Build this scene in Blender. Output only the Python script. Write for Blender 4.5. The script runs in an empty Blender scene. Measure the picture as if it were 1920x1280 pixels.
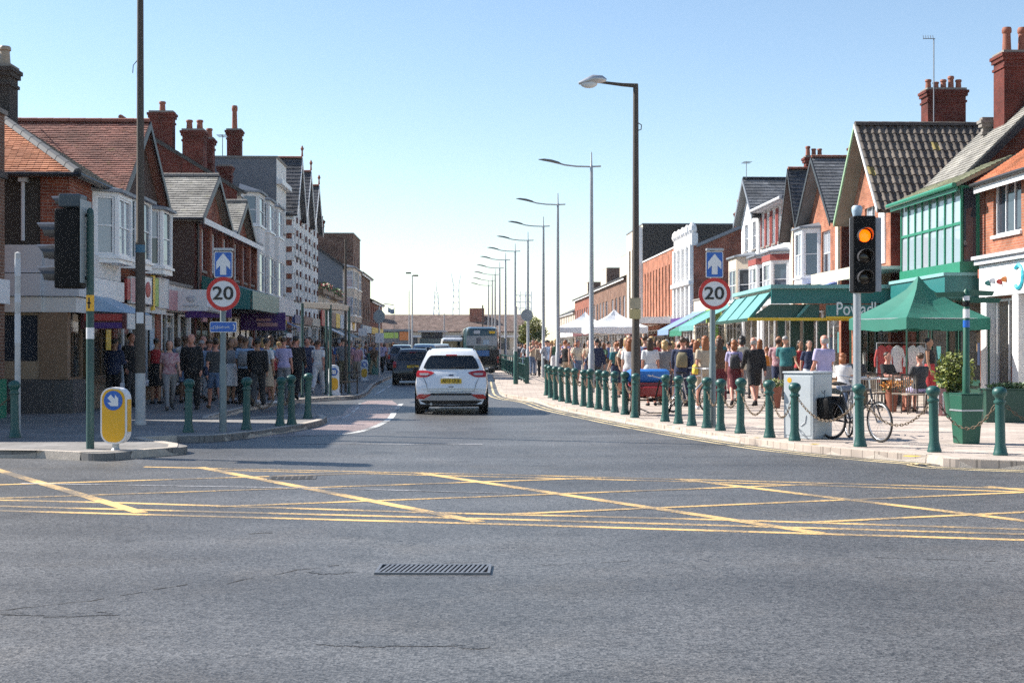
import bpy, bmesh, math, random
from mathutils import Vector, Matrix
R_ = math.radians
rnd = random.Random(7)
sc = bpy.context.scene
COL = sc.collection
# ------------------------------------------------------------------ camera
F, H = 2667.0, 1.65                      # focal length in photo pixels, eye height
cam = bpy.data.cameras.new('camera'); camo = bpy.data.objects.new('camera', cam); COL.objects.link(camo)
cam.sensor_width = 36; cam.lens = 50.0; cam.shift_y = 10 / 1920; cam.clip_end = 5000; cam.clip_start = .1
camo.location = (0, 0, H); camo.rotation_euler = (R_(90), 0, 0); sc.camera = camo
# ------------------------------------------------------------------ sky and sun
SUN_EL, SUN_AZ = 39.0, -69.0             # azimuth measured from +Y towards +X
wd = bpy.data.worlds.new('World'); sc.world = wd; wd.use_nodes = True
nt = wd.node_tree; nt.nodes.clear()
sky = nt.nodes.new('ShaderNodeTexSky'); sky.sky_type = 'NISHITA'; sky.sun_disc = False
sky.sun_elevation = R_(SUN_EL); sky.sun_rotation = R_(SUN_AZ % 360); sky.air_density = 1.0; sky.dust_density = 0.0; sky.ozone_density = 1.6
bg = nt.nodes.new('ShaderNodeBackground'); bg.inputs[1].default_value = 0.086
wo = nt.nodes.new('ShaderNodeOutputWorld'); nt.links.new(sky.outputs[0], bg.inputs[0]); nt.links.new(bg.outputs[0], wo.inputs[0])
sl = bpy.data.lights.new('sun', 'SUN'); sl.energy = 5.0; sl.angle = R_(.53); sl.color = (1, .945, .86)
slo = bpy.data.objects.new('sun', sl); COL.objects.link(slo)
sdir = Vector((math.sin(R_(SUN_AZ)) * math.cos(R_(SUN_EL)), math.cos(R_(SUN_AZ)) * math.cos(R_(SUN_EL)), math.sin(R_(SUN_EL))))
slo.rotation_euler = sdir.to_track_quat('Z', 'Y').to_euler(); slo.location = (-40, 40, 60)
vs = sc.view_settings; vs.view_transform = 'Standard'; vs.look = 'None'; vs.exposure = 1.06; vs.gamma = 1.0
sc.cycles.use_denoising = False; sc.cycles.max_bounces = 6; sc.cycles.transparent_max_bounces = 8
sc.cycles.diffuse_bounces = 3; sc.cycles.glossy_bounces = 3; sc.cycles.volume_bounces = 0; sc.cycles.sample_clamp_indirect = 1.2
sc.cycles.caustics_reflective = False; sc.cycles.caustics_refractive = False

def GD(py, h=H): return h * F / (py - 650.0)            # distance of a ground point seen at image row py
def GP(px, py, z=0.0):
    d = (H - z) * F / (py - 650.0); return Vector(((px - 960) / F * d, d, z))
def XP(px, D): return (px - 960) / F * D
def ZP(py, D): return H - (py - 650) / F * D
PZ = .11                                                  # pavement height
# ------------------------------------------------------------------ materials
MATS = {}
def srgb(h):
    h = h.lstrip('#'); c = [int(h[i:i+2], 16) / 255 for i in (0, 2, 4)]
    return tuple(x / 12.92 if x <= .04045 else ((x + .055) / 1.055) ** 2.4 for x in c)
def new_mat(name):
    m = bpy.data.materials.new(name); m.use_nodes = True; MATS[name] = m
    n = m.node_tree.nodes; return m, n, m.node_tree.links, n['Principled BSDF']
def rgba(c): return (c[0], c[1], c[2], 1)
def mk(c, f): return tuple(min(1, max(0, x * f)) for x in c)
def mat(name, col=(.5, .5, .5), rough=.6, metal=0, var=.14, scale=5.0, bump=0, bscale=60, coat=0, spec=.5, emit=None, es=0):
    if name in MATS: return MATS[name]
    m, n, l, b = new_mat(name)
    b.inputs['Roughness'].default_value = rough; b.inputs['Metallic'].default_value = metal
    b.inputs['Specular IOR Level'].default_value = spec
    if coat: b.inputs['Coat Weight'].default_value = coat; b.inputs['Coat Roughness'].default_value = .06
    if emit: b.inputs['Emission Color'].default_value = rgba(emit); b.inputs['Emission Strength'].default_value = es
    tc = n.new('ShaderNodeTexCoord')
    if var:
        nz = n.new('ShaderNodeTexNoise'); nz.inputs['Scale'].default_value = scale; nz.inputs['Detail'].default_value = 5; nz.inputs['Roughness'].default_value = .65
        mx = n.new('ShaderNodeMix'); mx.data_type = 'RGBA'
        mx.inputs[6].default_value = rgba(mk(col, 1 - 1.6 * var)); mx.inputs[7].default_value = rgba(mk(col, 1 + 1.6 * var))
        l.new(tc.outputs['Object'], nz.inputs[0]); l.new(nz.outputs[0], mx.inputs[0]); l.new(mx.outputs[2], b.inputs['Base Color'])
    else: b.inputs['Base Color'].default_value = rgba(col)
    if bump:
        n2 = n.new('ShaderNodeTexNoise'); n2.inputs['Scale'].default_value = bscale; n2.inputs['Detail'].default_value = 4
        bp = n.new('ShaderNodeBump'); bp.inputs['Strength'].default_value = bump; bp.inputs['Distance'].default_value = .02
        l.new(tc.outputs['Object'], n2.inputs[0]); l.new(n2.outputs[0], bp.inputs['Height']); l.new(bp.outputs[0], b.inputs['Normal'])
    return m
def wall_coords(n, l):
    """running coordinate along a vertical wall (any of the two axes) and height"""
    tc = n.new('ShaderNodeTexCoord'); g = n.new('ShaderNodeNewGeometry')
    sx = n.new('ShaderNodeSeparateXYZ'); l.new(tc.outputs['Object'], sx.inputs[0])
    sn = n.new('ShaderNodeSeparateXYZ'); l.new(g.outputs['Normal'], sn.inputs[0])
    ab = n.new('ShaderNodeMath'); ab.operation = 'ABSOLUTE'; l.new(sn.outputs[0], ab.inputs[0])
    gt = n.new('ShaderNodeMath'); gt.operation = 'GREATER_THAN'; gt.inputs[1].default_value = .6; l.new(ab.outputs[0], gt.inputs[0])
    mx = n.new('ShaderNodeMix'); l.new(gt.outputs[0], mx.inputs[0]); l.new(sx.outputs[0], mx.inputs[2]); l.new(sx.outputs[1], mx.inputs[3])
    cb = n.new('ShaderNodeCombineXYZ'); l.new(mx.outputs[0], cb.inputs[0]); l.new(sx.outputs[2], cb.inputs[1])
    return tc, cb
def brick_mat(name, c1, c2, mortar=(.32, .28, .24), w=.225, h=.075):
    if name in MATS: return MATS[name]
    m, n, l, b = new_mat(name); b.inputs['Roughness'].default_value = .85; b.inputs['Specular IOR Level'].default_value = .2
    tc, cb = wall_coords(n, l)
    bt = n.new('ShaderNodeTexBrick'); bt.inputs['Scale'].default_value = 1; bt.inputs['Brick Width'].default_value = w; bt.inputs['Row Height'].default_value = h
    bt.inputs['Mortar Size'].default_value = .006; bt.inputs['Mortar Smooth'].default_value = .3
    bt.inputs['Color1'].default_value = rgba(c1); bt.inputs['Color2'].default_value = rgba(c2); bt.inputs['Mortar'].default_value = rgba(mortar)
    l.new(cb.outputs[0], bt.inputs[0])
    nz = n.new('ShaderNodeTexNoise'); nz.inputs['Scale'].default_value = 1.3; nz.inputs['Detail'].default_value = 6; l.new(tc.outputs['Object'], nz.inputs[0])
    rp = n.new('ShaderNodeMapRange'); rp.inputs[1].default_value = .3; rp.inputs[2].default_value = .7; rp.inputs[3].default_value = .55; rp.inputs[4].default_value = 1.25; l.new(nz.outputs[0], rp.inputs[0])
    mx = n.new('ShaderNodeMix'); mx.data_type = 'RGBA'; mx.blend_type = 'MULTIPLY'; mx.inputs[0].default_value = 1
    l.new(bt.outputs[0], mx.inputs[6]); l.new(rp.outputs[0], mx.inputs[7]); l.new(mx.outputs[2], b.inputs['Base Color'])
    bp = n.new('ShaderNodeBump'); bp.inputs['Strength'].default_value = .6; bp.inputs['Distance'].default_value = .008; bp.invert = True
    l.new(bt.outputs[1], bp.inputs['Height']); l.new(bp.outputs[0], b.inputs['Normal'])
    return m
def tile_mat(name, c1, c2, rough=.75, moss=0):
    """roof covering: every tile (mesh island) has its own tone"""
    if name in MATS: return MATS[name]
    m, n, l, b = new_mat(name); b.inputs['Roughness'].default_value = rough
    g = n.new('ShaderNodeNewGeometry'); mx = n.new('ShaderNodeMix'); mx.data_type = 'RGBA'
    mx.inputs[6].default_value = rgba(c1); mx.inputs[7].default_value = rgba(c2); l.new(g.outputs['Random Per Island'], mx.inputs[0])
    tc = n.new('ShaderNodeTexCoord'); nz = n.new('ShaderNodeTexNoise'); nz.inputs['Scale'].default_value = .9; nz.inputs['Detail'].default_value = 7; l.new(tc.outputs['Object'], nz.inputs[0])
    rp = n.new('ShaderNodeMapRange'); rp.inputs[1].default_value = .3; rp.inputs[2].default_value = .7; rp.inputs[3].default_value = .6; rp.inputs[4].default_value = 1.3; l.new(nz.outputs[0], rp.inputs[0])
    m2 = n.new('ShaderNodeMix'); m2.data_type = 'RGBA'; m2.blend_type = 'MULTIPLY'; m2.inputs[0].default_value = 1
    l.new(mx.outputs[2], m2.inputs[6]); l.new(rp.outputs[0], m2.inputs[7])
    out = m2.outputs[2]
    if moss:
        n3 = n.new('ShaderNodeTexNoise'); n3.inputs['Scale'].default_value = 3.5; n3.inputs['Detail'].default_value = 8; l.new(tc.outputs['Object'], n3.inputs[0])
        r3 = n.new('ShaderNodeMapRange'); r3.inputs[1].default_value = .62; r3.inputs[2].default_value = .72; r3.inputs[3].default_value = 0; r3.inputs[4].default_value = moss; l.new(n3.outputs[0], r3.inputs[0])
        m3 = n.new('ShaderNodeMix'); m3.data_type = 'RGBA'; m3.inputs[7].default_value = (.16, .15, .03, 1); l.new(r3.outputs[0], m3.inputs[0]); l.new(out, m3.inputs[6]); out = m3.outputs[2]
    l.new(out, b.inputs['Base Color']); return m
def glass_mat(name, tint, clear=.0, rough=.03):
    if name in MATS: return MATS[name]
    m, n, l, b = new_mat(name); b.inputs['Base Color'].default_value = rgba(tint); b.inputs['Roughness'].default_value = rough; b.inputs['Specular IOR Level'].default_value = .7
    tc = n.new('ShaderNodeTexCoord'); nz = n.new('ShaderNodeTexNoise'); nz.inputs['Scale'].default_value = 1.5; l.new(tc.outputs['Object'], nz.inputs[0])
    bp = n.new('ShaderNodeBump'); bp.inputs['Strength'].default_value = .04; bp.inputs['Distance'].default_value = .03; l.new(nz.outputs[0], bp.inputs['Height']); l.new(bp.outputs[0], b.inputs['Normal'])
    if clear:
        tr = n.new('ShaderNodeBsdfTransparent'); ms = n.new('ShaderNodeMixShader'); ms.inputs[0].default_value = clear
        o = n['Material Output']; l.new(b.outputs[0], ms.inputs[1]); l.new(tr.outputs[0], ms.inputs[2]); l.new(ms.outputs[0], o.inputs[0])
    return m
def asphalt(name, c, patch=.25, crack=True, tint=None):
    m, n, l, b = new_mat(name); b.inputs['Roughness'].default_value = .5; b.inputs['Specular IOR Level'].default_value = .55
    tc = n.new('ShaderNodeTexCoord')
    def noise(s, d=4, r=.6):
        x = n.new('ShaderNodeTexNoise'); x.inputs['Scale'].default_value = s; x.inputs['Detail'].default_value = d; x.inputs['Roughness'].default_value = r; l.new(tc.outputs['Object'], x.inputs[0]); return x
    def rng(src, a0, a1, b0, b1):
        x = n.new('ShaderNodeMapRange'); x.inputs[1].default_value = a0; x.inputs[2].default_value = a1; x.inputs[3].default_value = b0; x.inputs[4].default_value = b1; l.new(src, x.inputs[0]); return x.outputs[0]
    def mul(a, bb):
        x = n.new('ShaderNodeMath'); x.operation = 'MULTIPLY'; l.new(a, x.inputs[0]); l.new(bb, x.inputs[1]); return x.outputs[0]
    vor = n.new('ShaderNodeTexVoronoi'); vor.inputs['Scale'].default_value = 62; l.new(tc.outputs['Object'], vor.inputs[0])
    sep = n.new('ShaderNodeSeparateColor'); l.new(vor.outputs['Color'], sep.inputs[0])
    v = mul(rng(sep.outputs[0], 0, 1, .38, 1.62), rng(noise(.32, 8, .62).outputs[0], .32, .68, 1 - patch, 1 + patch))
    v = mul(v, rng(noise(2.3, 6, .7).outputs[0], .3, .7, .86, 1.12))
    v = mul(v, rng(noise(150, 2).outputs[0], .3, .7, .7, 1.3))
    mp = n.new('ShaderNodeMapping'); mp.inputs['Scale'].default_value = (.05, .75, 1); mp.inputs['Rotation'].default_value = (0, 0, .2); l.new(tc.outputs['Object'], mp.inputs[0]); st = n.new('ShaderNodeTexNoise'); st.inputs['Scale'].default_value = 1.0; st.inputs['Detail'].default_value = 5; l.new(mp.outputs[0], st.inputs[0])
    v = mul(v, rng(st.outputs[0], .35, .65, .82, 1.16))                    # tracks polished by tyres of the crossing road
    v = mul(v, rng(noise(1.1, 2, .4).outputs[0], .64, .74, 1, .72))       # oil spots
    if crack:                                             # cracks: thin contour lines of a low noise, broken up by another
        nc = noise(.42, 7, .58); sb = n.new('ShaderNodeMath'); sb.operation = 'SUBTRACT'; sb.inputs[1].default_value = .5; l.new(nc.outputs[0], sb.inputs[0])
        ab = n.new('ShaderNodeMath'); ab.operation = 'ABSOLUTE'; l.new(sb.outputs[0], ab.inputs[0])
        ln = rng(ab.outputs[0], .0006, .0022, 1, 0); br = rng(noise(.55, 3).outputs[0], .5, .58, 0, .75); cr = mul(ln, br)
        iv = n.new('ShaderNodeMath'); iv.operation = 'SUBTRACT'; iv.inputs[0].default_value = 1; l.new(cr, iv.inputs[1]); v = mul(v, iv.outputs[0])
    mx = n.new('ShaderNodeMix'); mx.data_type = 'RGBA'; mx.blend_type = 'MULTIPLY'; mx.inputs[0].default_value = 1; mx.inputs[6].default_value = rgba(c); l.new(v, mx.inputs[7])
    out = mx.outputs[2]
    nb = noise(.8, 5); m4 = n.new('ShaderNodeMix'); m4.data_type = 'RGBA'; m4.inputs[7].default_value = rgba(tint or (c[0] * 1.12, c[1] * 1.0, c[2] * .86)); l.new(rng(nb.outputs[0], .5, .75, 0, .55), m4.inputs[0])
    m5 = n.new('ShaderNodeMix'); m5.data_type = 'RGBA'; m5.blend_type = 'MULTIPLY'; m5.inputs[0].default_value = 1; m4.inputs[6].default_value = rgba(c); l.new(m4.outputs[2], m5.inputs[6]); l.new(v, m5.inputs[7])
    l.new(m5.outputs[2], b.inputs['Base Color'])
    bp = n.new('ShaderNodeBump'); bp.inputs['Strength'].default_value = .55; bp.inputs['Distance'].default_value = .006; l.new(vor.outputs[0], bp.inputs['Height']); l.new(bp.outputs[0], b.inputs['Normal'])
    return m
def paint_mat(name, col, wear=.5, under=(.075, .078, .085)):
    """road paint worn through to the asphalt in patches"""
    if name in MATS: return MATS[name]
    m, n, l, b = new_mat(name); b.inputs['Roughness'].default_value = .7
    tc = n.new('ShaderNodeTexCoord'); a = n.new('ShaderNodeTexNoise'); a.inputs['Scale'].default_value = 26; a.inputs['Detail'].default_value = 6; a.inputs['Roughness'].default_value = .75; l.new(tc.outputs['Object'], a.inputs[0])
    a2 = n.new('ShaderNodeTexNoise'); a2.inputs['Scale'].default_value = .9; a2.inputs['Detail'].default_value = 4; l.new(tc.outputs['Object'], a2.inputs[0])
    ad = n.new('ShaderNodeMath'); ad.operation = 'ADD'; l.new(a.outputs[0], ad.inputs[0]); l.new(a2.outputs[0], ad.inputs[1])
    r = n.new('ShaderNodeMapRange'); r.inputs[1].default_value = .72 + .3 * wear; r.inputs[2].default_value = .92 + .3 * wear; l.new(ad.outputs[0], r.inputs[0]); r.inputs[3].default_value = .12; r.inputs[4].default_value = 1
    mx = n.new('ShaderNodeMix'); mx.data_type = 'RGBA'; mx.inputs[6].default_value = rgba(under); mx.inputs[7].default_value = rgba(col); l.new(r.outputs[0], mx.inputs[0]); l.new(mx.outputs[2], b.inputs['Base Color'])
    return m
def paving(name, c, w, h):
    m, n, l, b = new_mat(name); b.inputs['Roughness'].default_value = .85; b.inputs['Specular IOR Level'].default_value = .3
    tc = n.new('ShaderNodeTexCoord'); bt = n.new('ShaderNodeTexBrick'); bt.inputs['Scale'].default_value = 1; bt.inputs['Brick Width'].default_value = w; bt.inputs['Row Height'].default_value = h; bt.inputs['Mortar Size'].default_value = .008
    bt.inputs['Color1'].default_value = rgba(mk(c, 1.08)); bt.inputs['Color2'].default_value = rgba(mk(c, .86)); bt.inputs['Mortar'].default_value = rgba(mk(c, .55)); l.new(tc.outputs['Object'], bt.inputs[0])
    nz = n.new('ShaderNodeTexNoise'); nz.inputs['Scale'].default_value = .7; nz.inputs['Detail'].default_value = 8; nz.inputs['Roughness'].default_value = .7; l.new(tc.outputs['Object'], nz.inputs[0])
    rp = n.new('ShaderNodeMapRange'); rp.inputs[1].default_value = .3; rp.inputs[2].default_value = .7; rp.inputs[3].default_value = .66; rp.inputs[4].default_value = 1.2; l.new(nz.outputs[0], rp.inputs[0])
    gv = n.new('ShaderNodeTexVoronoi'); gv.inputs['Scale'].default_value = 3.2; l.new(tc.outputs['Object'], gv.inputs[0]); gr_ = n.new('ShaderNodeMapRange'); gr_.inputs[1].default_value = .07; gr_.inputs[2].default_value = .10; gr_.inputs[3].default_value = .55; gr_.inputs[4].default_value = 1; l.new(gv.outputs['Distance'], gr_.inputs[0])
    gm = n.new('ShaderNodeMath'); gm.operation = 'MULTIPLY'; l.new(rp.outputs[0], gm.inputs[0]); l.new(gr_.outputs[0], gm.inputs[1]); rp = gm
    mx = n.new('ShaderNodeMix'); mx.data_type = 'RGBA'; mx.blend_type = 'MULTIPLY'; mx.inputs[0].default_value = 1; l.new(bt.outputs[0], mx.inputs[6]); l.new(rp.outputs[0], mx.inputs[7]); l.new(mx.outputs[2], b.inputs['Base Color'])
    return m
# ------------------------------------------------------------------ mesh builder
class MB:
    def __init__(s): s.v = []; s.f = []
    def add(s, vs, fs):
        o = len(s.v); s.v += [tuple(v) for v in vs]; s.f += [tuple(i + o for i in f) for f in fs]; return s
    def hexa(s, c):
        """8 corners: bottom ring 0-3, top ring 4-7; orientation repaired"""
        c = [Vector(x) for x in c]
        n = (c[1] - c[0]).cross(c[3] - c[0]); up = (c[4] - c[0])
        fs = [(0, 3, 2, 1), (4, 5, 6, 7), (0, 1, 5, 4), (1, 2, 6, 5), (2, 3, 7, 6), (3, 0, 4, 7)]
        if n.dot(up) < 0: fs = [tuple(reversed(f)) for f in fs]
        return s.add(c, fs)
    def box(s, x0, x1, y0, y1, z0, z1):
        return s.hexa([(x0, y0, z0), (x1, y0, z0), (x1, y1, z0), (x0, y1, z0), (x0, y0, z1), (x1, y0, z1), (x1, y1, z1), (x0, y1, z1)])
    def fbox(s, f, a0, a1, b0, b1, c0, c1):
        return s.hexa([f(a0, b0, c0), f(a1, b0, c0), f(a1, b1, c0), f(a0, b1, c0), f(a0, b0, c1), f(a1, b0, c1), f(a1, b1, c1), f(a0, b1, c1)])
    def quad(s, *p): return s.add(p, [tuple(range(len(p)))])
    def prism(s, poly, d):
        """polygon (list of 3d points) extruded by vector d"""
        n = len(poly); d = Vector(d); p = [Vector(x) for x in poly]; nn = Vector((0, 0, 0))
        for i in range(n): nn += p[i].cross(p[(i + 1) % n])
        flip = nn.dot(d) > 0
        fs = [tuple(range(n)), tuple(range(2 * n - 1, n - 1, -1))] + [(i, i + n, (i + 1) % n + n, (i + 1) % n) for i in range(n)]
        if flip: fs = [tuple(reversed(f)) for f in fs]
        return s.add(p + [x + d for x in p], fs)
    def lathe(s, prof, c=(0, 0, 0), n=16, sx=1, sy=1):
        c = Vector(c); vs = []; fs = []; m = len(prof)
        for r, z in prof:
            for i in range(n):
                a = 2 * math.pi * i / n; vs.append((c.x + r * sx * math.cos(a), c.y + r * sy * math.sin(a), c.z + z))
        for j in range(m - 1):
            for i in range(n): fs.append((j * n + i, j * n + (i + 1) % n, (j + 1) * n + (i + 1) % n, (j + 1) * n + i))
        fs.append(tuple(range(n - 1, -1, -1))); fs.append(tuple(range((m - 1) * n, m * n))); return s.add(vs, fs)
    def tube(s, pts, r, n=8, close=False, flat=1.0, cap=True):
        pts = [Vector(p) for p in pts]; m = len(pts); rs = r if isinstance(r, (list, tuple)) else [r] * m; vs = []; fs = []
        ref = None
        for i, p in enumerate(pts):
            if close: t = pts[(i + 1) % m] - pts[i - 1]
            else: t = pts[min(i + 1, m - 1)] - pts[max(i - 1, 0)]
            t.normalize()
            if ref is None: ref = Vector((1, 0, 0)) if abs(t.x) < .8 else Vector((0, 1, 0))
            a = (ref - t * ref.dot(t)).normalized(); b = t.cross(a); ref = a
            for k in range(n):
                an = 2 * math.pi * k / n; vs.append(p + a * rs[i] * math.cos(an) + b * rs[i] * flat * math.sin(an))
        for j in range(m if close else m - 1):
            for k in range(n): fs.append((j * n + k, j * n + (k + 1) % n, ((j + 1) % m) * n + (k + 1) % n, ((j + 1) % m) * n + k))
        if not close and cap: fs.append(tuple(range(n - 1, -1, -1))); fs.append(tuple(range((m - 1) * n, m * n)))
        return s.add(vs, fs)
    def cyl(s, p0, p1, r0, r1=None, n=12): return s.tube([p0, p1], [r0, r0 if r1 is None else r1], n)
    def ell(s, c, rx, ry, rz, n=12, m=8):
        prof = [(math.sin(math.pi * j / m), -math.cos(math.pi * j / m)) for j in range(m + 1)]; prof[0] = (.02, -1); prof[-1] = (.02, 1)
        c = Vector(c); vs = []; fs = []
        for r, z in prof:
            for i in range(n): a = 2 * math.pi * i / n; vs.append((c.x + rx * r * math.cos(a), c.y + ry * r * math.sin(a), c.z + rz * z))
        for j in range(m):
            for i in range(n): fs.append((j * n + i, j * n + (i + 1) % n, (j + 1) * n + (i + 1) % n, (j + 1) * n + i))
        fs.append(tuple(range(n - 1, -1, -1))); fs.append(tuple(range(m * n, (m + 1) * n))); return s.add(vs, fs)
    def rings(s, rings, n=14, p=2.3):
        """loft of horizontal superellipse rings (cx,cy,z,wx,wy)"""
        vs = []; fs = []
        for cx, cy, z, wx, wy in rings:
            for i in range(n):
                a = 2 * math.pi * i / n; ca, sa = math.cos(a), math.sin(a)
                vs.append((cx + wx * math.copysign(abs(ca) ** (2 / p), ca), cy + wy * math.copysign(abs(sa) ** (2 / p), sa), z))
        m = len(rings)
        for j in range(m - 1):
            for i in range(n): fs.append((j * n + i, j * n + (i + 1) % n, (j + 1) * n + (i + 1) % n, (j + 1) * n + i))
        fs.append(tuple(range(n - 1, -1, -1))); fs.append(tuple(range((m - 1) * n, m * n))); return s.add(vs, fs)
    def disc(s, c, r, axis_u, axis_v, n=28, r0=None):
        c = Vector(c); u = Vector(axis_u); v = Vector(axis_v)
        ring = lambda q: [c + u * q * math.cos(2 * math.pi * i / n) + v * q * math.sin(2 * math.pi * i / n) for i in range(n)]
        if r0 is None: return s.add(ring(r), [tuple(range(n))])
        return s.add(ring(r) + ring(r0), [(i, (i + 1) % n, n + (i + 1) % n, n + i) for i in range(n)])
    def mesh(s, name, smooth=False):
        me = bpy.data.meshes.new(name); me.from_pydata(s.v, [], s.f)
        if smooth:
            me.polygons.foreach_set('use_smooth', [True] * len(me.polygons))
            if smooth != 'all': me.set_sharp_from_angle(angle=R_(40))
        me.update(); return me
    def build(s, name, m, parent=None, smooth=False, bevel=0):
        me = s.mesh(name, smooth)
        if m is not None: me.materials.append(m)
        o = link(name, me, parent)
        if bevel:
            b = o.modifiers.new('edge', 'BEVEL'); b.width = bevel; b.segments = 2; b.limit_method = 'ANGLE'
        return o
def link(name, data, parent=None):
    o = bpy.data.objects.new(name, data); COL.objects.link(o)
    if parent is not None: o.parent = parent
    return o
def tag(o, label=None, cat=None, group=None, kind=None):
    if label: o['label'] = label
    if cat: o['category'] = cat
    if group: o['group'] = group
    if kind: o['kind'] = kind
    return o
def thing(name, label, cat, loc=(0, 0, 0), rz=0, group=None):
    o = bpy.data.objects.new(name, None); COL.objects.link(o); o.location = loc; o.rotation_euler = (0, 0, rz); o.empty_display_size = .1
    return tag(o, label, cat, group)
def copy_tree(o, parent=None):
    c = o.copy(); COL.objects.link(c); c.parent = parent
    for ch in o.children: copy_tree(ch, c)
    return c
def text_mesh(name, body, size, m, parent, mw, extrude=.004, bold=0.0, sx=1.0, align='CENTER'):
    cu = bpy.data.curves.new(name, 'FONT'); cu.body = body; cu.size = size; cu.extrude = extrude; cu.offset = bold; cu.align_x = align; cu.align_y = 'CENTER'; cu.resolution_u = 4
    t = bpy.data.objects.new(name, cu); COL.objects.link(t); me = bpy.data.meshes.new_from_object(t)
    bpy.data.objects.remove(t); bpy.data.curves.remove(cu)
    me.transform(mw @ Matrix.Diagonal((sx, 1, 1, 1))); me.materials.clear(); me.materials.append(m); me.name = name
    return link(name, me, parent)
def upright(loc, face=0.0):
    """matrix for lettering on a vertical face; face 0 looks to -Y (the viewer), angle about Z"""
    return Matrix.Translation(loc) @ Matrix.Rotation(face, 4, 'Z') @ Matrix.Rotation(R_(90), 4, 'X')
# ================================================================== the setting
m_asph = asphalt('asphalt_road', (.087, .086, .086))
m_grnd = mat('far_ground_earth', (.16, .15, .13), .9)
m_pave = paving('concrete_block_paving', (.50, .42, .36), .4, .2)
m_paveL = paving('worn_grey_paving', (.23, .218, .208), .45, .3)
m_kerb = mat('kerb_concrete', (.46, .40, .34), .85, var=.25, scale=9, bump=.3)
m_yel = paint_mat('yellow_road_paint', (.70, .45, .17), .62)
m_yel2 = paint_mat('pale_yellow_road_paint', (.72, .58, .33), .35)
m_wht = paint_mat('white_road_paint', (.66, .66, .64), .6)
m_pink = asphalt('red_cycle_asphalt', (.25, .185, .17), patch=.35, crack=False)
g = MB().quad((-500, -60, -.06), (500, -60, -.06), (500, 900, -.06), (-500, 900, -.06)).build('ground', m_grnd); tag(g, kind='structure')
road = MB().quad((-45, -12, 0), (45, -12, 0), (45, 60, 0), (8, 330, 0), (-22, 330, 0), (-45, 60, 0)).build('road', m_asph); tag(road, kind='structure')

def resample(pts, step):
    out = [pts[0].copy()]; acc = 0
    for a, b in zip(pts, pts[1:]):
        L = (b - a).length; t = step - acc
        while t <= L: out.append(a.lerp(b, t / L)); t += step
        acc = (acc + L) % step
    return out
def smooth_path(pts, n=6):
    out = []
    P = [pts[0]] + list(pts) + [pts[-1]]
    for i in range(1, len(P) - 2):
        a, b, c, d = P[i-1], P[i], P[i+1], P[i+2]
        for k in range(n):
            t = k / n; out.append(.5 * ((2 * b) + (c - a) * t + (2 * a - 5 * b + 4 * c - d) * t * t + (3 * b - a - 3 * c + d) * t ** 3))
    out.append(pts[-1].copy()); return out
def offset(pts, d):
    out = []
    for i, p in enumerate(pts):
        t = (pts[min(i + 1, len(pts) - 1)] - pts[max(i - 1, 0)]); t.z = 0; t.normalize(); out.append(p + Vector((t.y, -t.x, 0)) * d)
    return out
def strip(pts, w, z):
    a = offset(pts, w / 2); b = offset(pts, -w / 2); m = MB()
    for i in range(len(pts) - 1):
        m.quad((a[i].x, a[i].y, z), (a[i+1].x, a[i+1].y, z), (b[i+1].x, b[i+1].y, z), (b[i].x, b[i].y, z))
    return m
# right-hand pavement: kerb line from near to far
kr = [Vector((30, 13.2, 0)), Vector((16, 15.6, 0))] + [GP(*p) for p in ((1920, 880), (1760, 869), (1600, 856), (1460, 841), (1340, 823), (1240, 806), (1160, 791), (1100, 779), (1040, 766), (1003, 754), (962, 748), (940, 741), (933, 730), (928, 715), (923, 700))]
kr += [Vector((-1.9, 130, 0)), Vector((-4.8, 215, 0)), Vector((-8, 320, 0))]
krs = smooth_path(kr, 8)
pv = tag(MB().prism([(p.x, p.y, PZ) for p in krs] + [(40, 320, PZ), (45, 13.2, PZ)], (0, 0, -.2)).build('pavement_right', m_pave), kind='structure')
# left-hand pavement with the build-out that carries the sign post
kl = [Vector((-30, 22.6, 0)), Vector((-14, 21.8, 0))] + [GP(*p) for p in ((0, 858), (100, 859), (187, 864), (270, 857), (350, 850), (318, 842), (262, 832), (300, 829), (380, 829), (452, 823), (560, 807), (600, 798), (612, 790), (582, 785), (500, 790), (430, 794), (388, 792), (431, 779), (475, 768), (537, 758), (619, 751), (668, 748), (690, 739))]
kl += [Vector((-5.9, 63, 0)), Vector((-7.0, 95, 0)), Vector((-8.2, 130, 0)), Vector((-11, 215, 0)), Vector((-15, 320, 0))]
kls = smooth_path(kl, 8)
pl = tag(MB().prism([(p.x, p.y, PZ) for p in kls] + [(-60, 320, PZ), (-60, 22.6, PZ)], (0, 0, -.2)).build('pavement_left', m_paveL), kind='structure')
def kerb(path, side, parent, dmax):
    ps = resample(path, .92); jit = random.Random(3)
    far = MB()
    for a, b in zip(ps, ps[1:]):
        t = (b - a).normalized(); nrm = Vector((t.y, -t.x, 0)) * side            # towards the road
        a2 = a + t * .006; b2 = b - t * .006; h = PZ + .006 + jit.uniform(-.004, .006)
        o = .012 + jit.uniform(-.004, .004); i_ = -.145
        lo = [a2 + nrm * o, b2 + nrm * o, b2 + nrm * i_, a2 + nrm * i_]
        hi = [a2 + nrm * (o - .02), b2 + nrm * (o - .02), b2 + nrm * i_, a2 + nrm * i_]
        c = [(p.x, p.y, -.03) for p in lo] + [(p.x, p.y, h) for p in hi]
        if a.y < dmax and abs(a.x) < 13: MB().hexa(c).build('kerb_stone', m_kerb, parent)
        else: far.hexa(c)
    if far.v: tag(far.build('kerb_stones', m_kerb, parent), kind='stuff')
kerb(krs, -1, pv, 62); kerb(kls, 1, pl, 62)
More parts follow.
